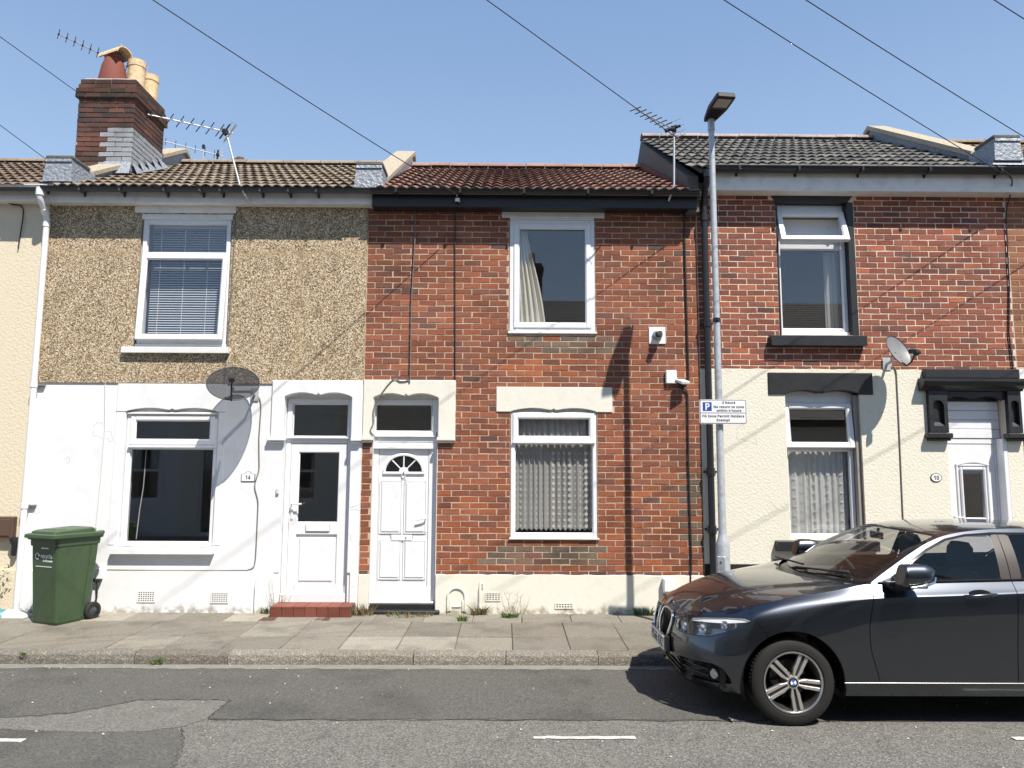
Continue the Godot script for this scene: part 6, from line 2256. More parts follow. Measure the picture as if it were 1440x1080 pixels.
	cable("wall_cable", "slack cable from the dark dish down the white wall past the number plaque", [Vector2(-3.19, 2.70), Vector2(-3.09, 2.60), Vector2(-3.066, 2.45), Vector2(-3.075, 2.1), Vector2(-3.056, 1.75), Vector2(-3.10, 1.52), Vector2(-3.05, 1.3), Vector2(-3.05, 0.8), Vector2(-3.065, 0.56), Vector2(-3.14, 0.51)], 0.007, "cable_grey", 0.014)
	cable("wall_cable", "cable from the small grey dish down the cream wall", [Vector2(4.84, 3.05), Vector2(4.905, 2.95), Vector2(4.90, 2.2), Vector2(4.886, 1.0), Vector2(4.88, 0.7)], 0.008, "cable_grey", 0.02)
	cable("wall_cable", "black cable down the brickwork at the right edge", [Vector3(6.13, 5.55, 0.36), Vector3(6.35, 5.42, 0.30), Vector3(6.46, 5.28, 0.10), Vector3(6.44, 5.0, 0.02), Vector3(6.42, 4.1, 0.016), Vector3(6.37, 3.5, 0.016), Vector3(6.39, 3.02, 0.016)], 0.009, "cable_black")
	cable("wall_cable", "thin black cable looping under the eaves of the buff house", [Vector3(-6.48, 5.25, 0.2), Vector3(-6.40, 5.1, 0.04), Vector3(-6.24, 5.06, 0.02), Vector3(-6.21, 4.9, 0.02), Vector3(-6.24, 4.5, 0.02)], 0.008, "cable_black")
	cable("wall_cable", "cable stapled along the top of the white plinth", [Vector2(-4.85, 0.505), Vector2(-4.2, 0.498), Vector2(-3.5, 0.50), Vector2(-3.14, 0.505)], 0.006, "cable_grey", 0.014)
	var bk := MB.new()
	bk.box(Vector3(-0.03, -0.02, 0), Vector3(0.03, 0.03, 0.05), 0.006)
	bk.tube([Vector3(0, 0.02, 0.02), Vector3(-0.012, 0.14, 0.10)], 0.006, 6)
	bk.tube([Vector3(0, 0, 0.03), Vector3(0.035, -0.03, 0.05), Vector3(0.03, 0.02, 0.06)], 0.007, 6)
	single("cable_hook", bk, M.steel, "small metal wire hook on the black fascia above the brick wall", "hook", Vector3(-0.64, 5.10, 0.205))


# ---------- overhead wires, all from one pole across the road ----------
func make_wires() -> void:
	var P := Vector3(-10.0, 9.0, 9.6)
	var t := thing("telegraph_pole", "wooden telegraph pole across the road holding all the overhead wires", "pole", Vector3(-10.0, -0.15, 9.6))
	var b := MB.new()
	b.tube([Vector3(0, 0, 0), Vector3(0, 9.4, 0)], 0.13, 14, 0.09)
	part(t, "shaft", b, M.grey_wood)
	b = MB.new()
	b.lathe(PackedVector2Array([Vector2(0.10, 9.05), Vector2(0.16, 9.08), Vector2(0.16, 9.16), Vector2(0.10, 9.2)]), 16)
	part(t, "wire_ring", b, M.steel)
	var g := "overhead wires crossing the sky"
	for w in [[Vector3(-0.661, 5.155, 0.33), 0.3, "overhead wire ending at the hook on the brick house's black fascia"], [Vector3(2.658, 5.499, 0.32), -0.05, "overhead wire passing the tv aerial on the white pole"], [Vector3(6.33, 5.423, 0.3), 0.3, "overhead wire ending by the lead-clad kneeler at right"], [Vector3(-6.225, 7.124, -1.0), 0.05, "overhead wire ending at the chimney stack's shoulder"], [Vector3(7.5, 5.35, 0.3), 0.3, "overhead wire leaving the photo at the right edge above the roofs"], [Vector3(9.95, 5.35, 0.3), 0.3, "overhead wire cutting the top right corner of the sky"], [Vector3(-7.3, 6.55, -2.6), 0.0, "faint overhead wire low at the left edge over the buff house roof"]]:
		var A: Vector3 = w[0]
		var path := []
		for i in 41:
			var s := i / 40.0
			path.append(A.lerp(P, s) - Vector3(0, 4.0 * w[1] * s * (1.0 - s), 0) - A)
		b = MB.new()
		b.tube(path, 0.0052, 6)
		single("overhead_wire", b, M.cable_black, w[2], "wire", A, g)


# ---------- weeds ----------
func blades(b: MB, n: int, spread: float, h: float, cols: Array, wide := 0.006, lean := 0.5) -> void:
	for i in n:
		var a := rng.randf() * TAU
		var p := Vector3(cos(a), 0, sin(a) * 0.5) * spread * sqrt(rng.randf())
		var d := Vector3(cos(a) * lean * rng.randf(), 1.0, absf(sin(a)) * lean * rng.randf()).normalized()
		var l := h * rng.randf_range(0.45, 1.0)
		var s := d.cross(Vector3(cos(a * 3.0), 0, sin(a * 3.0))).normalized() * wide * rng.randf_range(0.6, 1.2)
		var q := p + d * l * 0.55
		var tip := p + d * l + Vector3(d.x, -0.25, d.z) * l * 0.3
		b.col = cols[rng.randi() % cols.size()] * rng.randf_range(0.75, 1.2)
		var nn := d.cross(s).normalized()
		b.quad(p - s, p + s, q + s * 0.8, q - s * 0.8, nn)
		b.ft(q - s * 0.8, q + s * 0.8, tip, nn)


func make_plants() -> void:
	var green := [Color(0.07, 0.15, 0.03), Color(0.10, 0.18, 0.04), Color(0.14, 0.20, 0.05)]
	var dry := [Color(0.30, 0.22, 0.11), Color(0.24, 0.17, 0.09), Color(0.14, 0.13, 0.05), Color(0.20, 0.12, 0.07)]
	var b: MB
	for w in [[Vector3(-0.32, 0, 0.07), 60, 0.10, 0.16, dry + [green[0]], "brownish weed clump below the painted plinth pipe"], [Vector3(0.05, -0.005, 0.22), 70, 0.10, 0.09, green, "bright green grass tuft in the pavement below the lower brick house window"], [Vector3(-0.50, -0.01, 0.42), 30, 0.05, 0.10, green, "small green tuft in the pavement joint before the boot scraper arch"], [Vector3(1.66, 0, 0.06), 50, 0.12, 0.13, green + [dry[2]], "dark green weed at the plinth behind the car bonnet"], [Vector3(-1.70, 0.0, 0.14), 60, 0.12, 0.20, dry, "dry weed stalks at the left of the black doorstep"], [Vector3(-1.15, 0, 0.14), 80, 0.28, 0.075, dry + green, "low weeds along the black doorstep"], [Vector3(-2.87, 0, 0.06), 40, 0.07, 0.12, [green[0], dry[0]], "sparse weed at the left end of the red step"], [Vector3(-4.62, -0.06, 1.86), 14, 0.03, 0.05, green, "tiny weed in the gutter below the green bin"], [Vector3(-3.34, -0.12, 1.87), 22, 0.05, 0.07, green, "little weed in the gutter left of the middle"]]:
		b = MB.new()
		blades(b, int(w[1] * 1.5), w[2], w[3], w[4], 0.006, 0.8)
		var wt := thing("weed", w[5], "weed", w[0], 0.0, "weeds growing in the pavement cracks")
		part(wt, "blades", b, M.leaf).set_meta("kind", "stuff")
	# tall dead stalks by the right hand vent and by the red step
	for w in [[Vector3(0.10, 0, 0.05), 9, 0.30, "thin dry stalks at the cream plinth by the vent"], [Vector3(-2.72, 0.0, 0.02), 12, 0.42, "dry twiggy stalks against the white wall beside the red step"]]:
		b = MB.new()
		for i in w[1]:
			var p := Vector3(rng.randf_range(-0.12, 0.12), 0, rng.randf_range(0, 0.05))
			var e := p + Vector3(rng.randf_range(-0.12, 0.12), w[2] * rng.randf_range(0.4, 1.0), rng.randf_range(-0.01, 0.06))
			b.col = dry[rng.randi() % 3]
			b.tube([p, p.lerp(e, 0.5) + Vector3(rng.randf_range(-0.02, 0.02), 0, 0), e], 0.0025, 4, 0.0012)
			for k in 3:
				var q := p.lerp(e, rng.randf_range(0.4, 1.0))
				b.tube([q, q + Vector3(rng.randf_range(-0.05, 0.05), rng.randf_range(0.01, 0.05), rng.randf_range(-0.01, 0.03))], 0.0016, 4, 0.0008)
		var ds := thing("dead_stalks", w[3], "weed", w[0])
		part(ds, "stalks", b, M.leaf).set_meta("kind", "stuff")
	# leafy plant at the left edge
	var t := thing("wall_plant", "straggly green plant against the buff wall at the left edge", "plant", Vector3(-6.18, 0, 0.16))
	b = MB.new()
	var tips := []
	for i in 16:
		var e := Vector3(rng.randf_range(-0.30, 0.22), rng.randf_range(0.2, 0.62), rng.randf_range(-0.1, 0.18))
		b.col = Color(0.12, 0.10, 0.05)
		b.tube([Vector3(rng.randf_range(-0.1, 0.1), 0, 0), e * 0.6 + Vector3(rng.randf_range(-0.04, 0.04), 0, 0), e], 0.004, 4, 0.002)
		tips.append(e)
	part(t, "stem", b, M.leaf)
	b = MB.new()
	for e in tips:
		for k in 34:
			var p: Vector3 = e * rng.randf_range(0.3, 1.05) + Vector3(rng.randf_range(-0.07, 0.07), rng.randf_range(-0.05, 0.05), rng.randf_range(-0.06, 0.06))
			var d := Vector3(rng.randf_range(-1, 1), rng.randf_range(-0.2, 0.8), rng.randf_range(-0.3, 1)).normalized()
			var s := d.cross(Vector3(rng.randf(), rng.randf(), 0.3)).normalized() * 0.010
			b.col = (green + [Color(0.2, 0.2, 0.12)])[rng.randi() % 4] * rng.randf_range(0.6, 1.2)
			var l := rng.randf_range(0.025, 0.05)
			b.quad(p, p + d * l * 0.5 + s, p + d * l, p + d * l * 0.5 - s, d.cross(s).normalized())
	var lv := part(t, "leaves", b, M.leaf)
	lv.set_meta("kind", "stuff")
	# pale grit and chips lying on the road and in the gutter, beyond counting
	b = MB.new()
	for i in 420:
		var z := 1.87 + 0.12 * rng.randf() if rng.randf() < 0.45 else rng.randf_range(2.0, 4.6)
		var p := Vector3(rng.randf_range(-7.0, 5.0), ROAD + 0.006, z)
		var r := rng.randf_range(0.003, 0.009)
		b.col = [Color(0.5, 0.48, 0.43), Color(0.35, 0.33, 0.28), Color(0.12, 0.09, 0.06), Color(0.62, 0.6, 0.56)][rng.randi() % 4]
		var a := rng.randf() * TAU
		var u := Vector3(cos(a), 0, sin(a)) * r; var w2 := Vector3(-sin(a), 0, cos(a)) * r * 0.6
		var t2 := p + Vector3(0, r * 0.8, 0)
		b.ft(p - u - w2, p + u - w2, t2, Vector3(0, 1, -1)); b.ft(p + u - w2, p + u + w2, t2, Vector3(0, 1, 0)); b.ft(p + u + w2, p - u + w2, t2, Vector3(0, 1, 1)); b.ft(p - u + w2, p - u - w2, t2, Vector3(0, 1, 0))
	var grit := part(self, "road_grit", b, M.leaf)
	grit.set_meta("kind", "stuff")
	grit.set_meta("label", "pale grit and chips scattered over the road and gutter")
	grit.set_meta("category", "grit")


# ---------- the parked car ----------
# own axes: +x from nose to tail, y up from the road, +z the side towards the camera.

func cr(a: Vector3, b: Vector3, c: Vector3, d: Vector3, t: float) -> Vector3:
	return b.cubic_interpolate(c, a, d, t)

func spline(pts: Array, n: int) -> Array:
	var out := []
	var k := pts.size()
	for i in k - 1:
		for j in n: out.append(cr(pts[maxi(i - 1, 0)], pts[i], pts[i + 1], pts[mini(i + 2, k - 1)], float(j) / n))
	out.append(pts[k - 1])
	return out

# a skin of triangles: [[position, normal, u], ...] in threes
func skin(P: Array, u_per: float, hint: Vector3, flip_hint := false) -> Array:
	var h := P.size(); var w: int = P[0].size()
	var N := []
	for i in h:
		var row := []
		for j in w:
			var du: Vector3 = P[mini(i + 1, h - 1)][j] - P[maxi(i - 1, 0)][j]
			var dv: Vector3 = P[i][mini(j + 1, w - 1)] - P[i][maxi(j - 1, 0)]
			if du.length_squared() < 1e-10: du = P[mini(i + 1, h - 1)][maxi(j - 1, 0)] - P[maxi(i - 1, 0)][maxi(j - 1, 0)]
			var m := du.cross(dv)
			m = m.normalized() if m.length_squared() > 1e-14 else hint.normalized()
			row.append(m)
		N.append(row)
	# one sign for the whole sheet, judged in its middle
	var mid: Vector3 = N[h / 2][w / 2]
	var sg := -1.0 if mid.dot(hint) < 0.0 else 1.0
	var out := []
	for i in h - 1:
		for j in w - 1:
			var a := [P[i][j], N[i][j] * sg, i * u_per]; var b := [P[i + 1][j], N[i + 1][j] * sg, (i + 1) * u_per]
			var c := [P[i + 1][j + 1], N[i + 1][j + 1] * sg, (i + 1) * u_per]; var d := [P[i][j + 1], N[i][j + 1] * sg, i * u_per]
			out.append([a, b, c]); out.append([a, c, d])
	return out

func mix_v(a: Array, b: Array, t: float) -> Array:
	return [a[0].lerp(b[0], t), a[1].lerp(b[1], t).normalized(), lerpf(a[2], b[2], t)]

# cuts a skin where f changes sign: [inside (f < 0), outside]
func cut(tris: Array, f: Callable) -> Array:
	var ins := []; var outs := []
	for t in tris:
		var d := [f.call(t[0]), f.call(t[1]), f.call(t[2])]
		var neg: int = int(d[0] < 0.0) + int(d[1] < 0.0) + int(d[2] < 0.0)
		if neg == 3: ins.append(t)
		elif neg == 0: outs.append(t)
		else:
			var lone := 0
			for i in 3:
				if (d[i] < 0.0) == (neg == 1): lone = i
			var a: Array = t[lone]; var b: Array = t[(lone + 1) % 3]; var c: Array = t[(lone + 2) % 3]
			var da: float = d[lone]; var db: float = d[(lone + 1) % 3]; var dc: float = d[(lone + 2) % 3]
			var ab := mix_v(a, b, da / (da - db)); var ac := mix_v(a, c, da / (da - dc))
			var one := [[a, ab, ac]]; var two := [[ab, b, c], [ab, c, ac]]
			if neg == 1:
				ins.append_array(one); outs.append_array(two)
			else:
				outs.append_array(one); ins.append_array(two)
	return [ins, outs]

func poly_sd(p: Vector2, poly: PackedVector2Array) -> float:
	var best := 1e9
	var k := poly.size()
	for i in k:
		var q := Geometry2D.get_closest_point_to_segment(p, poly[i], poly[(i + 1) % k])
		best = minf(best, p.distance_squared_to(q))
	var d := sqrt(best)
	return -d if Geometry2D.is_point_in_polygon(p, poly) else d

func skin_mb(tris: Array, out := 0.0, mb: MB = null, both := true) -> MB:
	var m := mb if mb else MB.new()
	for sgn in ([1.0, -1.0] if both else [1.0]):
		m.X = Transform3D(Basis.from_scale(Vector3(1, 1, sgn)), Vector3.ZERO)
		for t in tris:
			var a: Array = t[0]; var b: Array = t[1]; var c: Array = t[2]
			if (b[0] - a[0]).cross(c[0] - a[0]).length_squared() < 1e-16: continue
			m.tri(a[0] + a[1] * out, b[0] + b[1] * out, c[0] + c[1] * out, a[1], b[1], c[1])
	m.X = Transform3D()
	return m

func sides(car: Node3D, called: String, tris: Array, m: Material, out := 0.0) -> Array:
	# the same panel on either side of the car, each a part of its own
	var near := skin_mb(tris, out, null, false)
	var far := MB.new()
	far.X = Transform3D(Basis.from_scale(Vector3(1, 1, -1)), Vector3.ZERO)
	for t in tris:
		if (t[1][0] - t[0][0]).cross(t[2][0] - t[0][0]).length_squared() < 1e-16: continue
		far.tri(t[0][0] + t[0][1] * out, t[1][0] + t[1][1] * out, t[2][0] + t[2][1] * out, t[0][1], t[1][1], t[2][1])
	return [part(car, called, near, m), part(car, called, far, m)]

func car_table() -> Array:
	# stations from the middle of the nose round to the middle of the tail; each from sill to bonnet edge: Vector3(x, z, y)
	var R := [
		[[.10, 0, .20], [.04, 0, .30], [.0, 0, .44], [.0, 0, .57], [.015, 0, .66], [.03, 0, .71], [.075, 0, .752]],
		[[.12, .28, .20], [.06, .30, .30], [.025, .31, .44], [.03, .31, .57], [.05, .31, .655], [.07, .31, .705], [.115, .30, .748]],
		[[.20, .52, .20], [.14, .55, .30], [.105, .57, .44], [.115, .57, .575], [.15, .565, .665], [.18, .55, .72], [.215, .52, .765]],
		[[.36, .70, .205], [.29, .735, .31], [.25, .755, .45], [.27, .75, .59], [.31, .735, .69], [.35, .71, .75], [.39, .66, .795]],
		[[.50, .775, .21], [.43, .815, .32], [.385, .835, .46], [.41, .83, .605], [.45, .81, .72], [.48, .785, .785], [.52, .72, .835]],
		[[.60, .81, .215], [.56, .85, .33], [.535, .868, .47], [.55, .866, .63], [.57, .85, .75], [.60, .825, .82], [.65, .765, .873]],
		[[.815, .83, .22], [.815, .868, .33], [.815, .884, .48], [.815, .884, .65], [.815, .872, .785], [.815, .84, .865], [.815, .785, .915]],
		[[1.15, .842, .222], [1.15, .872, .33], [1.15, .884, .50], [1.15, .886, .68], [1.15, .881, .85], [1.15, .865, .912], [1.15, .808, .975]],
		[[1.45, .842, .222], [1.45, .872, .33], [1.45, .882, .52], [1.45, .887, .72], [1.45, .886, .905], [1.45, .874, .948], [1.45, .818, 1.03]],
		[[2.0, .842, .222], [2.0, .872, .33], [2.0, .882, .52], [2.0, .888, .74], [2.0, .889, .928], [2.0, .876, .968], [2.0, .826, 1.048]],
		[[2.55, .842, .222], [2.55, .872, .33], [2.55, .882, .52], [2.55, .888, .75], [2.55, .89, .948], [2.55, .877, .988], [2.55, .826, 1.062]],
		[[3.1, .842, .225], [3.1, .872, .33], [3.1, .884, .52], [3.1, .89, .76], [3.1, .89, .98], [3.1, .872, 1.02], [3.1, .815, 1.075]],
		[[3.505, .83, .23], [3.505, .868, .34], [3.505, .882, .53], [3.505, .888, .77], [3.505, .882, .99], [3.505, .862, 1.03], [3.505, .77, 1.085]],
		[[3.9, .79, .25], [3.9, .835, .36], [3.9, .855, .54], [3.9, .855, .77], [3.9, .84, .97], [3.9, .81, 1.02], [3.9, .71, 1.07]],
		[[4.10, .69, .27], [4.16, .73, .37], [4.20, .75, .55], [4.18, .745, .75], [4.12, .72, .92], [4.09, .69, .98], [4.04, .62, 1.04]],
		[[4.22, .45, .28], [4.29, .48, .38], [4.33, .50, .55], [4.31, .50, .74], [4.25, .48, .91], [4.22, .46, .97], [4.16, .42, 1.03]],
		[[4.25, 0, .28], [4.32, 0, .38], [4.36, 0, .55], [4.34, 0, .74], [4.28, 0, .91], [4.25, 0, .97], [4.19, 0, 1.03]],
	]
	var T_ := []
	for st in R:
		var row := []
		for p in st: row.append(Vector3(p[0], p[2], p[1]))
		T_.append(row)
	return T_

func along(table: Array, x: float) -> Vector3:
	# a polyline of [x, Vector3] looked up smoothly
	var k := table.size()
	for i in k - 1:
		if x <= table[i + 1][0] or i == k - 2:
			var t := clampf((x - table[i][0]) / (table[i + 1][0] - table[i][0]), 0.0, 1.0)
			return cr(table[maxi(i - 1, 0)][1], table[i][1], table[i + 1][1], table[mini(i + 2, k - 1)][1], t)
	return table[0][1]


func make_car() -> void:
	mat("paint", lin(0.072, 0.081, 0.097), 0.31, {"metal": 1.0, "coat": 1.0, "coat_rough": 0.025})
	mat("car_glass", lin(0.010, 0.016, 0.016), 0.0, {"alpha": 0.34})
	mat("screen_glass", lin(0.012, 0.016, 0.014), 0.0, {"alpha": 0.22})
	mat("car_black", lin(0.012, 0.012, 0.013), 0.35)
	mat("gloss_black", lin(0.014, 0.013, 0.013), 0.12)
	mat("pillar_black", lin(0.055, 0.045, 0.04), 0.3)
	mat("chrome", lin(0.75, 0.76, 0.77), 0.08, {"metal": 1.0})
	mat("tyre", lin(0.012, 0.0115, 0.011), 0.8, {"tex": "grain", "scale": 3.0, "own": true})
	mat("wheel_silver", lin(0.60, 0.58, 0.55), 0.36, {"metal": 0.8})
	mat("wheel_dark", lin(0.045, 0.043, 0.042), 0.45, {"metal": 0.5})
	mat("seat", lin(0.022, 0.023, 0.025), 0.8)
	mat("plate_white", lin(0.78, 0.78, 0.74), 0.35)
	mat("lens_clear", lin(0.4, 0.42, 0.43), 0.0, {"alpha": 0.05})
	mat("lamp_grey", lin(0.62, 0.63, 0.64), 0.22, {"metal": 0.85})
	mat("lamp_white", lin(0.62, 0.63, 0.64), 0.3)
	mat("lamp_bowl", lin(0.26, 0.26, 0.26), 0.22, {"metal": 0.9})
	mat("badge_blue", lin(0.03, 0.14, 0.55), 0.2)
	mat("red_lens", lin(0.35, 0.01, 0.01), 0.1)
	var car := thing("parked_car", "dark grey metallic hatchback parked at the kerb with five twin-spoke alloy wheels", "car", Vector3(1.33, ROAD, 2.68))
	var T_ := car_table()
	var NU := 10; var NV := 7
	var levels := []
	for k in 7:
		var line := []
		for st in T_: line.append(st[k])
		levels.append(spline(line, NU))
	var P := []
	for i in levels[0].size():
		var col := []
		for k in 7: col.append(levels[k][i])
		P.append(spline(col, NV))
	# keep the middle of nose and tail on the centre line
	for j in P[0].size():
		P[0][j].z = 0.0; P[P.size() - 1][j].z = 0.0
	var body := skin(P, 1.0 / NU, Vector3(0, 0, 1))
	# --- inner black lining, slightly inside, so that gaps show dark
	var wheels := [Vector2(0.815, 0.315), Vector2(3.505, 0.315)]
	var arch := func(v: Array) -> float: return minf(Vector2(v[0].x, v[0].y).distance_to(wheels[0]), Vector2(v[0].x, v[0].y).distance_to(wheels[1])) - 0.378 if v[0].z > 0.35 else 1.0
	body = cut(body, arch)[1]
	# --- openings at the front
	var kid := PackedVector2Array([Vector2(0.045, 0.715), Vector2(0.10, 0.728), Vector2(0.22, 0.72), Vector2(0.285, 0.70), Vector2(0.30, 0.655), Vector2(0.285, 0.57), Vector2(0.245, 0.51), Vector2(0.20, 0.495), Vector2(0.10, 0.497), Vector2(0.065, 0.515), Vector2(0.045, 0.57), Vector2(0.036, 0.65)])
	var front := func(v: Array) -> Vector2: return Vector2(v[0].z, v[0].y)
	body = cut(body, func(v: Array) -> float: return poly_sd(Vector2(v[0].z, v[0].y), kid) if v[2] < 1.6 else 1.0)[1]
	var low_in := PackedVector2Array([Vector2(-0.1, 0.385), Vector2(0.36, 0.385), Vector2(0.43, 0.345), Vector2(0.46, 0.285), Vector2(0.40, 0.25), Vector2(-0.1, 0.245)])
	body = cut(body, func(v: Array) -> float: return poly_sd(Vector2(v[0].z, v[0].y), low_in) if v[2] < 2.2 else 1.0)[1]
	var side_in := PackedVector2Array([Vector2(1.30, 0.405), Vector2(1.6, 0.418), Vector2(2.9, 0.425), Vector2(3.35, 0.40), Vector2(3.55, 0.33), Vector2(3.5, 0.285), Vector2(2.6, 0.268), Vector2(1.75, 0.272), Vector2(1.55, 0.30)])
	body = cut(body, func(v: Array) -> float: return poly_sd(Vector2(v[2] * 0.25, v[0].y), squeeze(side_in)) if v[2] < 5.0 else 1.0)[1]
	var lamp := PackedVector2Array([Vector2(1.12, 0.690), Vector2(1.16, 0.625), Vector2(1.35, 0.60), Vector2(1.8, 0.595), Vector2(2.65, 0.610), Vector2(3.4, 0.662), Vector2(4.75, 0.762), Vector2(4.1, 0.776), Vector2(3.2, 0.768), Vector2(2.3, 0.745), Vector2(1.65, 0.722)])
	var pr := cut(body, func(v: Array) -> float: return poly_sd(Vector2(v[2] * 0.25, v[0].y), squeeze(lamp)) if v[2] < 5.6 else 1.0)
	var lens: Array = pr[0]; body = pr[1]
	var rear_lamp := PackedVector2Array([Vector2(13.2, 0.80), Vector2(14.8, 0.80), Vector2(14.8, 0.95), Vector2(13.0, 0.97)])
	pr = cut(body, func(v: Array) -> float: return poly_sd(Vector2(v[2] * 0.25, v[0].y), squeeze(rear_lamp)) if v[2] > 12.0 else 1.0)
	sides(car, "tail_lamp", pr[0], M.red_lens, 0.004)
	body = pr[1]
	part(car, "inner_lining", skin_mb(body, -0.02), M.car_black)
	# --- panels, with real gaps between them
	var G := 0.0028
	var g1 := func(v: Array) -> float: return v[0].x - (0.548 + (0.765 - v[0].y) * 0.72) if v[0].y < 0.768 else (1.0 if v[0].x > 0.53 else -1.0)
	var g2 := func(v: Array) -> float:
		var y: float = v[0].y
		var s := 1.449 - 0.061 * smoothstep(0.30, 0.62, y) if y < 0.7 else 1.388 + 0.052 * smoothstep(0.70, 1.02, y)
		return v[0].x - s
	var g3 := func(v: Array) -> float: return v[0].x - (2.485 + 0.03 * smoothstep(0.4, 1.06, v[0].y))
	var g4 := func(v: Array) -> float: return v[0].x - (3.10 + 0.28 * smoothstep(0.55, 0.95, v[0].y))
	var gs := func(v: Array) -> float: return v[0].y - 0.322 if v[0].x > 1.15 and v[0].x < 3.2 else 1.0
	var rest := body
	pr = cut(rest, gs)
	sides(car, "sill", pr[0], M.paint, 0.004)
	rest = cut(pr[1], func(v: Array) -> float: return gs.call(v) - G)[1]
	var b: MB
	for sg in [1.0, -1.0]:
		b = MB.new()
		b.tube([Vector3(1.19, 0.321, 0.872 * sg), Vector3(2.2, 0.321, 0.876 * sg), Vector3(3.14, 0.321, 0.873 * sg)], 0.0035, 6)
		part(car, "sill_strip", b, M.wheel_silver)
	pr = cut(rest, func(v: Array) -> float: return g1.call(v) + G)
	part(car, "front_bumper", skin_mb(pr[0]), M.paint)
	rest = cut(pr[1], func(v: Array) -> float: return g1.call(v) - G)[1]
	pr = cut(rest, func(v: Array) -> float: return g2.call(v) + G)
	sides(car, "wing", pr[0], M.paint)
	rest = cut(pr[1], func(v: Array) -> float: return g2.call(v) - G)[1]
	pr = cut(rest, func(v: Array) -> float: return g3.call(v) + G)
	var d1 := sides(car, "door", pr[0], M.paint)
	rest = cut(pr[1], func(v: Array) -> float: return g3.call(v) - G)[1]
	pr = cut(rest, func(v: Array) -> float: return g4.call(v) + G)
	var d2 := sides(car, "rear_door", pr[0], M.paint)
	rest = cut(pr[1], func(v: Array) -> float: return g4.call(v) - G)[1]
	part(car, "rear_body", skin_mb(rest), M.paint)
	# --- bonnet
	var spine := [[0.0, Vector3(0.075, 0.752, 0)], [1.0, Vector3(0.13, 0.785, 0)], [2.0, Vector3(0.24, 0.845, 0)], [3.0, Vector3(0.38, 0.905, 0)], [4.0, Vector3(0.50, 0.940, 0)], [5.0, Vector3(0.63, 0.962, 0)], [6.0, Vector3(0.80, 0.985, 0)], [7.0, Vector3(0.98, 1.0, 0)], [8.0, Vector3(1.12, 1.005, 0)]]
	var H := []
	var top: int = P[0].size() - 1
	for i in NU * 8 - 1:
		var u := float(i) / NU
		var e: Vector3 = P[i][top]
		var n_in := Vector3(0.0, 0.0, -0.004 if e.z > 0.01 else 0.0)
		e += n_in + (Vector3(0.004, 0.001, 0) if u < 4.0 else Vector3(0, 0.001, 0))
		var c := along(spine, u)
		var row := []
		for j in 25:
			var v := j / 24.0
			var g := 1.0 - (1.0 - v) * (1.0 - v)
			var p := Vector3(lerpf(e.x, c.x, 1.0 - pow(1.0 - v, 1.6)), lerpf(e.y, c.y, g), e.z * (1.0 - v))
			var wc := lerpf(0.30, 0.63, clampf(p.x / 1.25, 0, 1))
			var amt := smoothstep(0.10, 0.35, p.x) * 0.010
			p.y += amt * (1.0 - smoothstep(wc - 0.05, wc + 0.03, p.z)) * smoothstep(0.0, 0.12, v)
			row.append(p)
		H.append(row)
	part(car, "bonnet", skin_mb(skin(H, 1.0 / NU, Vector3(0, 1, 0))), M.paint)
	# --- greenhouse: rail above the side windows, centre line of screen, roof and tailgate
	var rail := [[1.44, Vector3(1.44, 1.032, .814)], [1.6, Vector3(1.6, 1.128, .768)], [1.8, Vector3(1.8, 1.24, .715)], [2.0, Vector3(2.0, 1.334, .66)], [2.2, Vector3(2.2, 1.392, .625)], [2.5, Vector3(2.5, 1.426, .605)], [2.9, Vector3(2.9, 1.434, .598)], [3.3, Vector3(3.3, 1.415, .592)], [3.65, Vector3(3.65, 1.355, .595)], [3.9, Vector3(3.9, 1.25, .61)], [4.04, Vector3(4.04, 1.06, .62)]]
	var centre := [[1.44, Vector3(1.20, 1.012, 0)], [1.6, Vector3(1.40, 1.13, 0)], [1.8, Vector3(1.62, 1.248, 0)], [2.0, Vector3(1.84, 1.352, 0)], [2.13, Vector3(1.99, 1.405, 0)], [2.3, Vector3(2.2, 1.437, 0)], [2.6, Vector3(2.56, 1.456, 0)], [2.9, Vector3(2.9, 1.460, 0)], [3.3, Vector3(3.34, 1.442, 0)], [3.65, Vector3(3.74, 1.385, 0)], [3.9, Vector3(4.02, 1.26, 0)], [4.04, Vector3(4.19, 1.045, 0)]]
	var topP := []; var sideP := []
	var belt := []
	for i in P.size(): belt.append(P[i][top])
	var K := 120
	for i in K + 1:
		var x := lerpf(1.44, 4.04, float(i) / K)
		var e := along(rail, x); var c := along(centre, x)
		var row := []
		for j in 19:
			var a := j / 18.0
			row.append(Vector3(lerpf(c.x, e.x, pow(a, 2.0)), lerpf(c.y, e.y, pow(a, 2.3)), e.z * a))
		topP.append(row)
		# belt point at the same x
		var bp := Vector3(x, 1.05, 0.79)
		for q in belt.size() - 1:
			if belt[q].z > 0.4 and belt[q].x <= x and belt[q + 1].x >= x:
				bp = belt[q].lerp(belt[q + 1], (x - belt[q].x) / maxf(1e-6, belt[q + 1].x - belt[q].x)); break
		row = []
		for j in 13:
			var v := j / 12.0
			var p := bp.lerp(e, v)
			p.z += 0.022 * sin(PI * v) * smoothstep(1.44, 1.9, x)
			row.append(p)
		sideP.append(row)
	var roof := skin(topP, 1.0, Vector3(0, 1, 0))
	var side := skin(sideP, 1.0, Vector3(0, 0, 1))
	var tx := func(v: Array) -> float: return 1.44 + v[2] * 2.6 / K
	var lat := func(v: Array) -> float: return v[0].z / maxf(0.05, along(rail, tx.call(v)).z)
	# windscreen
	pr = cut(roof, func(v: Array) -> float: return maxf(tx.call(v) - 2.115, maxf(1.462 - tx.call(v), (lat.call(v) - 0.955) * 0.6)))
	var ws: Array = pr[0]; roof = pr[1]
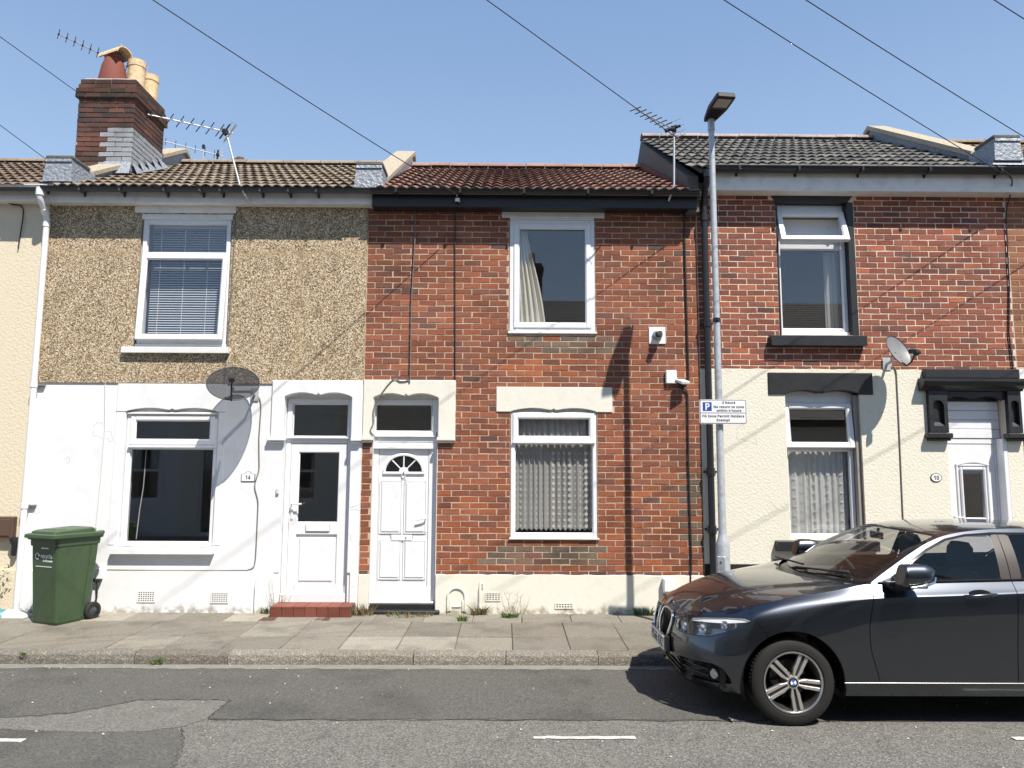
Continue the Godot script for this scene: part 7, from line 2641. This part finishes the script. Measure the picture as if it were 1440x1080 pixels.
	var ws2 := cut(ws, func(v: Array) -> float: return maxf(tx.call(v) - 2.095, maxf(1.50 - tx.call(v), (lat.call(v) - 0.93) * 0.6)))
	part(car, "windscreen", skin_mb(ws2[0]), M.screen_glass)
	part(car, "screen_border", skin_mb(ws2[1]), M.gloss_black)
	pr = cut(roof, func(v: Array) -> float: return maxf(tx.call(v) - 4.0, maxf(3.66 - tx.call(v), (lat.call(v) - 0.9) * 0.6)))
	part(car, "rear_window", skin_mb(pr[0]), M.car_glass)
	roof = pr[1]
	pr = cut(roof, func(v: Array) -> float: return tx.call(v) - 2.125 if lat.call(v) < 0.94 else -1.0 if tx.call(v) < 2.115 else 1.0)
	part(car, "roof", skin_mb(pr[1]), M.paint)
	sides(car, "screen_pillar", cut(pr[0], func(v: Array) -> float: return maxf(1.463 - tx.call(v), 0.9 - lat.call(v)))[0], M.paint)
	# side glass
	var gf := PackedVector2Array([Vector2(1.62, 1.068), Vector2(1.78, 1.172), Vector2(1.95, 1.266), Vector2(2.125, 1.340), Vector2(2.3, 1.374), Vector2(2.49, 1.386), Vector2(2.437, 1.074)])
	var gr := PackedVector2Array([Vector2(2.635, 1.388), Vector2(2.9, 1.388), Vector2(3.2, 1.362), Vector2(3.44, 1.305), Vector2(3.52, 1.24), Vector2(3.38, 1.105), Vector2(2.60, 1.082)])
	var gp := PackedVector2Array([Vector2(2.49, 1.388), Vector2(2.635, 1.388), Vector2(2.60, 1.07), Vector2(2.437, 1.07)])
	var sy := func(v: Array) -> Vector2: return Vector2(v[0].x, v[0].y)
	pr = cut(side, func(v: Array) -> float: return poly_sd(sy.call(v), gf))
	sides(car, "side_window", pr[0], M.car_glass)
	side = pr[1]
	pr = cut(side, func(v: Array) -> float: return poly_sd(sy.call(v), gr))
	sides(car, "side_window", pr[0], M.car_glass)
	side = pr[1]
	pr = cut(side, func(v: Array) -> float: return poly_sd(sy.call(v), gp))
	var pil: Array = pr[0]; side = pr[1]
	pr = cut(pil, func(v: Array) -> float: return v[0].x - (2.515 + (v[0].y - 1.07) * 0.12) + 0.003)
	sides(car, "door_pillar", pr[0], M.pillar_black, 0.002)
	pr = cut(pr[1], func(v: Array) -> float: return v[0].x - (2.515 + (v[0].y - 1.07) * 0.12) - 0.003)
	sides(car, "door_pillar", pr[1], M.pillar_black, 0.002)
	pr = cut(side, func(v: Array) -> float: return minf(poly_sd(sy.call(v), gf), minf(poly_sd(sy.call(v), gr), poly_sd(sy.call(v), gp))) - 0.017)
	sides(car, "window_seal", pr[0], M.gloss_black, 0.002)
	sides(car, "window_frame", pr[1], M.paint)
	sides(car, "cabin_lining", pr[1], M.car_black, -0.012)
	part(car, "roof_lining", skin_mb(cut(roof, func(v: Array) -> float: return tx.call(v) - 2.14)[1], -0.015), M.seat)
	# bright strip along the bottom of the side windows
	for sg in [1.0, -1.0]:
		b = MB.new()
		var pts := []
		for i in 30:
			var x := lerpf(1.50, 3.45, i / 29.0)
			for q in belt.size() - 1:
				if belt[q].z > 0.4 and belt[q].x <= x and belt[q + 1].x >= x:
					var bp: Vector3 = belt[q].lerp(belt[q + 1], (x - belt[q].x) / (belt[q + 1].x - belt[q].x))
					pts.append(Vector3(bp.x, bp.y + 0.006, (bp.z + 0.004) * sg)); break
		b.tube(pts, 0.009, 6)
		part(car, "belt_moulding", b, M.gloss_black)
	# --- scuttle and wipers
	b = MB.new()
	var sc := []
	for i in 21:
		var a := i / 10.0 - 1.0
		var z := a * 0.80
		var f := a * a
		sc.append([Vector3(lerpf(1.09, 1.44, f), lerpf(0.992, 1.012, f), z), Vector3(lerpf(1.25, 1.50, f), lerpf(1.02, 1.035, f), z * 0.97)])
	b.grid(sc, Vector3.UP)
	part(car, "scuttle", b, M.car_black)
	for w in [[Vector3(1.20, 1.035, -0.10), Vector3(1.25, 1.065, 0.20), Vector3(1.375, 1.085, 0.60)], [Vector3(1.24, 1.035, -0.66), Vector3(1.24, 1.075, -0.40), Vector3(1.25, 1.08, 0.02)]]:
		b = MB.new()
		b.tube([w[0], w[1]], 0.012, 6, 0.007)
		b.tube([w[1].lerp(w[2], -0.5), w[1], w[2]], 0.009, 6)
		part(car, "wiper", b, M.car_black)
	# --- grille: dark backing, slats, chrome surrounds
	var surf := func(z: float, y: float) -> float:
		var best := 9.0; var xx := 0.0
		for i in range(0, NU * 3):
			for j in P[0].size():
				var q: Vector3 = P[i][j]
				var d := absf(q.z - absf(z)) + absf(q.y - y)
				if d < best: best = d; xx = q.x
		return xx
	for sg in [1.0, -1.0]:
		b = MB.new()
		var ring := []
		for i in kid.size() + 1:
			var p := kid[i % kid.size()]
			ring.append(Vector3(surf.call(p.x, p.y) - 0.012, p.y, p.x * sg))
		var sm := spline(ring, 4)
		var loop := []
		for q in sm: loop.append(q)
		b.tube(loop, 0.011, 8, -1.0, false)
		var fr := part(car, "grille_surround", b, M.chrome)
		b = MB.new()
		for i in 9:
			var z := 0.065 + i * 0.026
			b.box(Vector3(surf.call(z, 0.60) + 0.012, 0.50, z * sg - 0.005), Vector3(surf.call(z, 0.60) + 0.05, 0.72, z * sg + 0.005), 0.003)
		part(fr, "grille_bar", b, M.gloss_black)
	b = MB.new()
	b.box(Vector3(0.12, 0.24, -0.50), Vector3(0.16, 0.74, 0.50))
	for sg in [1.0, -1.0]: b.box(Vector3(0.30, 0.24, 0.40 * sg), Vector3(0.34, 0.46, 0.74 * sg))
	part(car, "grille_back", b, M.car_black)
	b = MB.new()
	for y in [0.275, 0.31, 0.345]: b.box(Vector3(0.07, y, -0.42), Vector3(0.12, y + 0.010, 0.42), 0.003)
	part(car, "lower_grille", b, M.car_black)
	for sg in [1.0, -1.0]:
		b = MB.new()
		for y in [0.318, 0.365]: b.tube([Vector3(0.10, y + 0.02, 0.42 * sg), Vector3(0.145, y + 0.012, 0.56 * sg), Vector3(0.23, y, 0.69 * sg)], 0.011, 6)
		part(car, "intake_bar", b, M.car_black)
		b = MB.new()
		b.tube([Vector3(0.27, 0.345, 0.715 * sg), Vector3(0.255, 0.345, 0.722 * sg)], 0.036, 18)
		b.tube([Vector3(0.262, 0.345, 0.718 * sg), Vector3(0.247, 0.345, 0.727 * sg)], 0.027, 18)
		part(car, "fog_lamp", b, M.lamp_grey)
	# --- number plate and badges
	b = MB.new()
	b.box(Vector3(-0.022, 0.395, -0.27), Vector3(0.02, 0.53, 0.30), 0.006)
	part(car, "plate_holder", b, M.gloss_black)
	b = MB.new()
	b.box(Vector3(-0.028, 0.408, -0.26), Vector3(-0.02, 0.519, 0.26), 0.002)
	var np := part(car, "number_plate", b, M.plate_white)
	words(np, "lettering", "HS66 KRZ", 0.079, Vector3(-0.0282, 0.424, 0.0), M.print_black, 0.46, Basis(Vector3.UP, -PI / 2))
	roundel(car, Transform3D(Basis(Vector3(0, 0, -1), Vector3(0, 1, 0), Vector3(-1, 0, 0)).rotated(Vector3(0, 0, 1), -0.7), Vector3(0.088, 0.772, 0)), 0.038)
	# --- headlamps: clear lens over a dark bowl with two round lamps and a bright brow
	sides(car, "headlight_lens", lens, M.lens_clear, 0.002)
	sides(car, "headlight_bowl", lens, M.lamp_bowl, -0.075)
	var brow := cut(lens, func(v: Array) -> float: return (0.698 + (v[2] - 1.5) * 0.0175) - v[0].y)
	sides(car, "headlight_brow", brow[0], M.lamp_white, -0.010)
	var edge := cut(lens, func(v: Array) -> float: return 0.022 + poly_sd(Vector2(v[2] * 0.25, v[0].y), squeeze(lamp)))
	sides(car, "headlight_rim", cut(edge[1], func(v: Array) -> float: return v[2] - 1.3)[0], M.chrome, -0.004)
	sides(car, "headlight_gasket", cut(lens, func(v: Array) -> float: return 0.008 + poly_sd(Vector2(v[2] * 0.25, v[0].y), squeeze(lamp)))[1], M.car_black, 0.003)
	for sg in [1.0, -1.0]:
		for q in [[0.125, 0.648, 0.435, 0.040], [0.225, 0.660, 0.585, 0.047], [0.36, 0.700, 0.715, 0.034]]:
			b = MB.new()
			var dirn := Vector3(-0.86, 0.0, 0.5 * sg).normalized()
			var bas := Basis(dirn.cross(Vector3.UP).normalized(), dirn, Vector3.UP).orthonormalized()
			b.X = Transform3D(Basis(dirn.cross(Vector3.UP).normalized(), dirn, dirn.cross(Vector3.UP).normalized().cross(dirn)), Vector3(q[0], q[1], q[2] * sg))
			var r: float = q[3]
			b.lathe(PackedVector2Array([Vector2(0.0, 0.018), Vector2(r * 0.5, 0.012), Vector2(r * 0.68, 0.0), Vector2(r * 0.72, -0.01), Vector2(r * 0.9, 0.015), Vector2(r, 0.02), Vector2(r * 1.04, 0.0), Vector2(r * 1.0, -0.03)]), 24)
			part(car, "headlight", b, M.chrome)
		b = MB.new()
		b.box(Vector3(0.12, 0.605, 0.35 * sg), Vector3(0.15, 0.70, 0.43 * sg), 0.01)
		b.box(Vector3(0.23, 0.62, 0.57 * sg), Vector3(0.26, 0.69, 0.61 * sg), 0.01)
		b.box(Vector3(0.42, 0.68, 0.74 * sg), Vector3(0.45, 0.74, 0.76 * sg), 0.01)
		part(car, "lamp_trim", b, M.lamp_grey)
	# --- mirrors, handles
	for sg in [1.0, -1.0]:
		b = MB.new()
		b.X = Transform3D(Basis.from_scale(Vector3(1, 1, sg)), Vector3.ZERO)
		var rings := []
		for e in [[1.575, 0.055, 0.07, 1.118], [1.59, 0.075, 0.084, 1.116], [1.64, 0.08, 0.086, 1.118], [1.70, 0.078, 0.080, 1.122], [1.76, 0.068, 0.066, 1.126], [1.80, 0.045, 0.042, 1.126], [1.815, 0.012, 0.012, 1.124]]:
			var ring := []
			for k in 20:
				var a := TAU * k / 20.0
				var cx := signf(cos(a)) * pow(absf(cos(a)), 0.65); var cy := signf(sin(a)) * pow(absf(sin(a)), 0.65)
				ring.append(Vector3(e[0] + 0.018 * cy, e[3] + cy * e[2] * (1.0 if cy > 0 else 0.9), 1.005 + cx * e[1] * 1.25))
			rings.append(ring)
		for i in rings.size() - 1:
			for k in 20:
				var j := (k + 1) % 20
				var ca := Vector3(rings[i][0].x, 1.12, 1.005)
				var na: Vector3 = (rings[i][k] - ca); na.x = (0.02 if i > 3 else 0.0) + (0.08 if i > 4 else 0.0) - (0.04 if i == 0 else 0.0)
				var nb: Vector3 = (rings[i][j] - ca); nb.x = na.x
				var cb := Vector3(rings[i + 1][0].x, 1.12, 1.005)
				var nd: Vector3 = rings[i + 1][k] - cb; nd.x = (0.02 if i > 2 else 0.0) + (0.08 if i > 3 else 0.0)
				var ne: Vector3 = rings[i + 1][j] - cb; ne.x = nd.x
				b.tri(rings[i][k], rings[i][j], rings[i + 1][j], na.normalized(), nb.normalized(), ne.normalized())
				b.tri(rings[i][k], rings[i + 1][j], rings[i + 1][k], na.normalized(), ne.normalized(), nd.normalized())
		for k in range(1, 19): b.ft(rings[0][0], rings[0][k], rings[0][k + 1], Vector3(-1, 0, 0))
		var mir := part(car, "door_mirror", b, M.paint)
		b = MB.new()
		b.tube([Vector3(1.60, 1.045, 1.095 * sg), Vector3(1.70, 1.058, 1.105 * sg), Vector3(1.78, 1.082, 1.085 * sg), Vector3(1.808, 1.11, 1.05 * sg)], 0.010, 6)
		part(mir, "indicator", b, M.chrome)
		b = MB.new()
		b.tube([Vector3(1.60, 1.0, 0.84 * sg), Vector3(1.62, 1.03, 0.92 * sg), Vector3(1.66, 1.05, 1.0 * sg)], 0.035, 8)
		b.box(Vector3(1.53, 1.01, 0.80 * sg), Vector3(1.70, 1.055, 0.90 * sg), 0.015)
		b.box(Vector3(1.60, 1.035, 0.93 * sg), Vector3(1.74, 1.055, 1.08 * sg), 0.008)
		part(mir, "mirror_foot", b, M.car_black)
		for x in [2.12, 3.02]:
			b = MB.new()
			b.X = Transform3D(Basis.from_scale(Vector3(1, 1, sg)), Vector3(x, 0.952 if x < 3.0 else 0.97, 0.0))
			var hp := [Vector3(-0.005, -0.004, 0.884), Vector3(0.03, 0.004, 0.915), Vector3(0.11, 0.012, 0.925), Vector3(0.19, 0.014, 0.915), Vector3(0.235, 0.010, 0.882)]
			b.tube(spline(hp, 5), 0.015, 8)
			b.X = Transform3D(Basis.from_scale(Vector3(1, 1, sg)), Vector3(x, 0.95 if x < 3.0 else 0.97, 0.0))
			part((d1 if x < 3.0 else d2)[0 if sg > 0.0 else 1], "door_handle", b, M.paint)
			b = MB.new()
			b.X = Transform3D(Basis.from_scale(Vector3(1, 1, sg)), Vector3(x, 0.955 if x < 3.0 else 0.972, 0.0))
			var cup := PackedVector2Array()
			for k in 20: cup.append(Vector2(0.115 + cos(TAU * k / 20.0) * 0.085, 0.012 + sin(TAU * k / 20.0) * 0.034))
			b.prism(cup, 0.872, 0.8885)
			part((d1 if x < 3.0 else d2)[0 if sg > 0.0 else 1], "handle_cup", b, M.car_black)
	# --- cabin
	b = MB.new()
	b.box(Vector3(0.6, 0.24, -0.70), Vector3(4.0, 0.30, 0.70))
	b.box(Vector3(1.30, 0.5, -0.72), Vector3(1.62, 0.98, 0.72), 0.08)
	b.box(Vector3(3.9, 0.3, -0.6), Vector3(4.0, 0.98, 0.6), 0.05)
	b.box(Vector3(1.45, 0.3, -0.79), Vector3(3.5, 0.97, -0.74), 0.02)
	b.box(Vector3(1.45, 0.3, 0.74), Vector3(3.5, 0.97, 0.79), 0.02)
	part(car, "cabin_floor", b, M.seat)
	b = MB.new()
	b.box(Vector3(0.62, 0.30, -0.55), Vector3(1.10, 0.78, 0.55), 0.05)
	part(car, "engine_block", b, M.car_black)
	for sg in [1.0, -1.0]:
		b = MB.new()
		loft_rings(b, [rounded_ring(2.28, 2.44, 0.38 * sg - 0.23, 0.38 * sg + 0.23, 0.06, 0.55), rounded_ring(2.30, 2.43, 0.38 * sg - 0.25, 0.38 * sg + 0.25, 0.06, 0.8), rounded_ring(2.37, 2.46, 0.38 * sg - 0.21, 0.38 * sg + 0.21, 0.045, 1.02), rounded_ring(2.39, 2.46, 0.38 * sg - 0.15, 0.38 * sg + 0.15, 0.034, 1.08)])
		b.box(Vector3(1.80, 0.42, 0.38 * sg - 0.25), Vector3(2.32, 0.56, 0.38 * sg + 0.25), 0.06)
		var st := part(car, "seat", b, M.seat)
		b = MB.new()
		var y0 := 1.125
		loft_rings(b, [rounded_ring(2.36, 2.44, 0.38 * sg - 0.10, 0.38 * sg + 0.10, 0.03, y0), rounded_ring(2.345, 2.455, 0.38 * sg - 0.135, 0.38 * sg + 0.135, 0.045, y0 + 0.04), rounded_ring(2.355, 2.455, 0.38 * sg - 0.13, 0.38 * sg + 0.13, 0.045, y0 + 0.14), rounded_ring(2.375, 2.44, 0.38 * sg - 0.09, 0.38 * sg + 0.09, 0.03, y0 + 0.185)])
		for z in [-0.06, 0.06]: b.tube([Vector3(2.41, 1.05, 0.38 * sg + z), Vector3(2.405, 1.15, 0.38 * sg + z)], 0.008, 6)
		part(st, "headrest", b, M.seat)
	b = MB.new()
	loft_rings(b, [rounded_ring(3.22, 3.40, -0.62, 0.62, 0.06, 0.5), rounded_ring(3.30, 3.44, -0.62, 0.62, 0.06, 0.98), rounded_ring(3.34, 3.43, -0.58, 0.58, 0.04, 1.04)])
	part(car, "rear_seat", b, M.seat)
	b = MB.new()
	var wr := []
	for i in 33:
		var a := TAU * i / 32.0
		wr.append(Vector3(1.82 - sin(a) * 0.07, 0.93 + sin(a) * 0.17, -0.36 + cos(a) * 0.185))
	b.tube(wr, 0.015, 8)
	b.box(Vector3(1.70, 0.88, -0.42), Vector3(1.82, 0.98, -0.30), 0.02)
	part(car, "steering_wheel", b, M.seat)
	b = MB.new()
	b.box(Vector3(1.90, 1.30, -0.11), Vector3(1.92, 1.36, 0.11), 0.012)
	b.tube([Vector3(1.92, 1.33, 0), Vector3(1.93, 1.39, 0)], 0.012, 6)
	part(car, "rear_view_mirror", b, M.gloss_black)
	# --- wheel housings and wheels
	for wc in wheels:
		for sg in [1.0, -1.0]:
			b = MB.new()
			for k in 20:
				var a0 := PI * -0.1 + PI * 1.2 * k / 20.0; var a1 := PI * -0.1 + PI * 1.2 * (k + 1) / 20.0
				var p0 := Vector3(wc.x + cos(a0) * 0.385, wc.y + sin(a0) * 0.385, 0); var p1 := Vector3(wc.x + cos(a1) * 0.385, wc.y + sin(a1) * 0.385, 0)
				b.quad(p0 + Vector3(0, 0, 0.875 * sg), p1 + Vector3(0, 0, 0.875 * sg), p1 + Vector3(0, 0, 0.5 * sg), p0 + Vector3(0, 0, 0.5 * sg), Vector3(wc.x, wc.y, 0) - p0)
				b.ft(p0 + Vector3(0, 0, 0.5 * sg), p1 + Vector3(0, 0, 0.5 * sg), Vector3(wc.x, wc.y, 0.5 * sg), Vector3(0, 0, sg))
			part(car, "wheel_housing", b, M.car_black)
			make_wheel(car, Vector3(wc.x, wc.y, 0.852 * sg), sg)


func squeeze(p: PackedVector2Array) -> PackedVector2Array:
	var q := PackedVector2Array()
	for v in p: q.append(Vector2(v.x * 0.25, v.y))
	return q

func roundel(parent: Node3D, X: Transform3D, r: float) -> void:
	# round badge: black ring, bright rim, quarters of white and blue
	var b := MB.new()
	b.X = X
	var disc := func(rad: float, z0: float, z1: float, a0: float, a1: float, k: int) -> void:
		var p := PackedVector2Array()
		if a1 - a0 < 6.0: p.append(Vector2.ZERO)
		for i in k + (1 if a1 - a0 < 6.0 else 0):
			var a := lerpf(a0, a1, float(i) / k)
			p.append(Vector2(cos(a), sin(a)) * rad)
		b.prism(p, z0, z1)
	disc.call(r, -0.006, 0.001, 0.0, TAU, 24)
	var o := part(parent, "badge", b, M.chrome)
	b = MB.new(); b.X = X
	disc.call(r * 0.93, 0.001, 0.002, 0.0, TAU, 24)
	part(o, "ring", b, M.gloss_black)
	b = MB.new(); b.X = X
	for q in [0.0, PI]: disc.call(r * 0.62, 0.002, 0.003, q, q + PI / 2, 8)
	part(o, "blue_quarter", b, M.badge_blue)
	b = MB.new(); b.X = X
	for q in [PI / 2, PI * 1.5]: disc.call(r * 0.62, 0.002, 0.003, q, q + PI / 2, 8)
	part(o, "white_quarter", b, M.print_white)


func make_wheel(car: Node3D, at: Vector3, sg: float) -> void:
	# the wheel's own axis is +z (outwards), turned over on the far side
	var flip := Transform3D(Basis.IDENTITY if sg > 0 else Basis(Vector3.UP, PI), Vector3.ZERO)
	var lay := Transform3D(Basis(Vector3(1, 0, 0), PI / 2), Vector3.ZERO)   # lathe's +y becomes +z
	var b := MB.new()
	b.X = flip * lay
	b.lathe(PackedVector2Array([Vector2(0.216, -0.20), Vector2(0.30, -0.21), Vector2(0.315, -0.185), Vector2(0.317, -0.11), Vector2(0.315, -0.035), Vector2(0.308, -0.014), Vector2(0.292, -0.003), Vector2(0.262, 0.004), Vector2(0.236, 0.002), Vector2(0.226, -0.008), Vector2(0.218, -0.012)]), 56)
	var ty := part(car, "wheel", b, M.tyre, at)
	b = MB.new()
	for k in 72:
		var a := TAU * k / 72.0
		b.X = flip * Transform3D(Basis(Vector3(0, 0, 1), a) * Basis(Vector3(1, 0, 0), 0.0), Vector3.ZERO)
		b.quad(Vector3(0.3125, -0.004, -0.022), Vector3(0.3125, 0.003, -0.022), Vector3(0.2955, 0.004, -0.0035), Vector3(0.2955, -0.003, -0.0035), Vector3(1, 0, 1))
		b.box(Vector3(0.314, -0.006, -0.10), Vector3(0.3195, 0.004, -0.03), 0.001)
	part(ty, "tread", b, M.rubber).set_meta("kind", "stuff")
	b = MB.new()
	b.X = flip * lay
	b.lathe(PackedVector2Array([Vector2(0.2195, -0.016), Vector2(0.2245, -0.004), Vector2(0.222, 0.001), Vector2(0.214, 0.001), Vector2(0.2095, -0.006)]), 56)
	part(ty, "rim_edge", b, M.alloy)
	b = MB.new()
	b.X = flip * lay
	b.lathe(PackedVector2Array([Vector2(0.210, -0.006), Vector2(0.200, -0.02), Vector2(0.19, -0.06), Vector2(0.185, -0.19)]), 48)
	part(ty, "rim", b, M.wheel_dark)
	b = MB.new()
	b.X = flip * lay
	b.lathe(PackedVector2Array([Vector2(0.0, -0.12), Vector2(0.14, -0.12), Vector2(0.14, -0.135), Vector2(0.185, -0.19)]), 32)
	part(ty, "brake_disc", b, M.car_black)
	for k in 5:
		var a := deg_to_rad(-8.0 + 72.0 * k)
		b = MB.new()
		for s in [-1.0, 1.0]:
			var bar := PackedVector2Array([Vector2(0.036, s * 0.007), Vector2(0.09, s * 0.0105), Vector2(0.215, s * 0.0125), Vector2(0.215, s * 0.040), Vector2(0.12, s * 0.0345), Vector2(0.095, s * 0.0355), Vector2(0.055, s * 0.024), Vector2(0.04, s * 0.018)])
			b.X = flip * Transform3D(Basis(Vector3(0, 0, 1), a) * Basis(Vector3(0, 1, 0), 0.03), Vector3(0, 0, -0.006))
			b.prism(bar, -0.03, 0.0, 0.003)
		var sp := part(ty, "spoke", b, M.wheel_silver)
		b = MB.new()
		b.X = flip * Transform3D(Basis(Vector3(0, 0, 1), a), Vector3(0, 0, -0.022))
		b.prism(PackedVector2Array([Vector2(0.04, -0.010), Vector2(0.15, -0.014), Vector2(0.21, -0.015), Vector2(0.21, 0.015), Vector2(0.15, 0.014), Vector2(0.04, 0.010)]), -0.02, 0.0)
		part(ty, "spoke_web", b, M.wheel_dark)
	b = MB.new()
	b.X = flip * lay
	b.lathe(PackedVector2Array([Vector2(0.0, -0.006), Vector2(0.045, -0.007), Vector2(0.052, -0.02), Vector2(0.06, -0.05), Vector2(0.06, -0.12)]), 32)
	part(ty, "hub", b, M.wheel_silver)
	b = MB.new()
	for k in 5:
		var a := deg_to_rad(28.0 + 72.0 * k)
		b.X = flip * Transform3D(Basis.IDENTITY, Vector3(cos(a) * 0.056, sin(a) * 0.056, -0.03))
		b.tube([Vector3(0, 0, 0), Vector3(0, 0, 0.008)], 0.009, 6)
	part(ty, "wheel_bolt", b, M.wheel_dark)
	var X := flip * Transform3D(Basis(Vector3(0, 0, 1), 0.9), Vector3(0, 0, -0.004))
	var holder := Node3D.new()
	roundel_flat(ty, X, 0.034)
	holder.free()


func roundel_flat(parent: Node3D, X: Transform3D, r: float) -> void:
	# the badge on a wheel's hub, one level down: ring, then quarters beside it
	var names := [["badge_ring", M.gloss_black, r, 0.0, 0.0015], ["badge_white", M.print_white, r * 0.64, 0.0015, 0.0025]]
	for e in names:
		var b := MB.new(); b.X = X
		var p := PackedVector2Array()
		for i in 24: p.append(Vector2(cos(TAU * i / 24.0), sin(TAU * i / 24.0)) * e[2])
		b.prism(p, e[3], e[4])
		part(parent, e[0], b, e[1])
	for q in [0.0, PI]:
		var b := MB.new(); b.X = X
		var p := PackedVector2Array([Vector2.ZERO])
		for i in 9: p.append(Vector2(cos(q + PI / 2 * i / 8.0), sin(q + PI / 2 * i / 8.0)) * r * 0.64)
		b.prism(p, 0.0025, 0.0035)
		part(parent, "badge_blue", b, M.badge_blue)
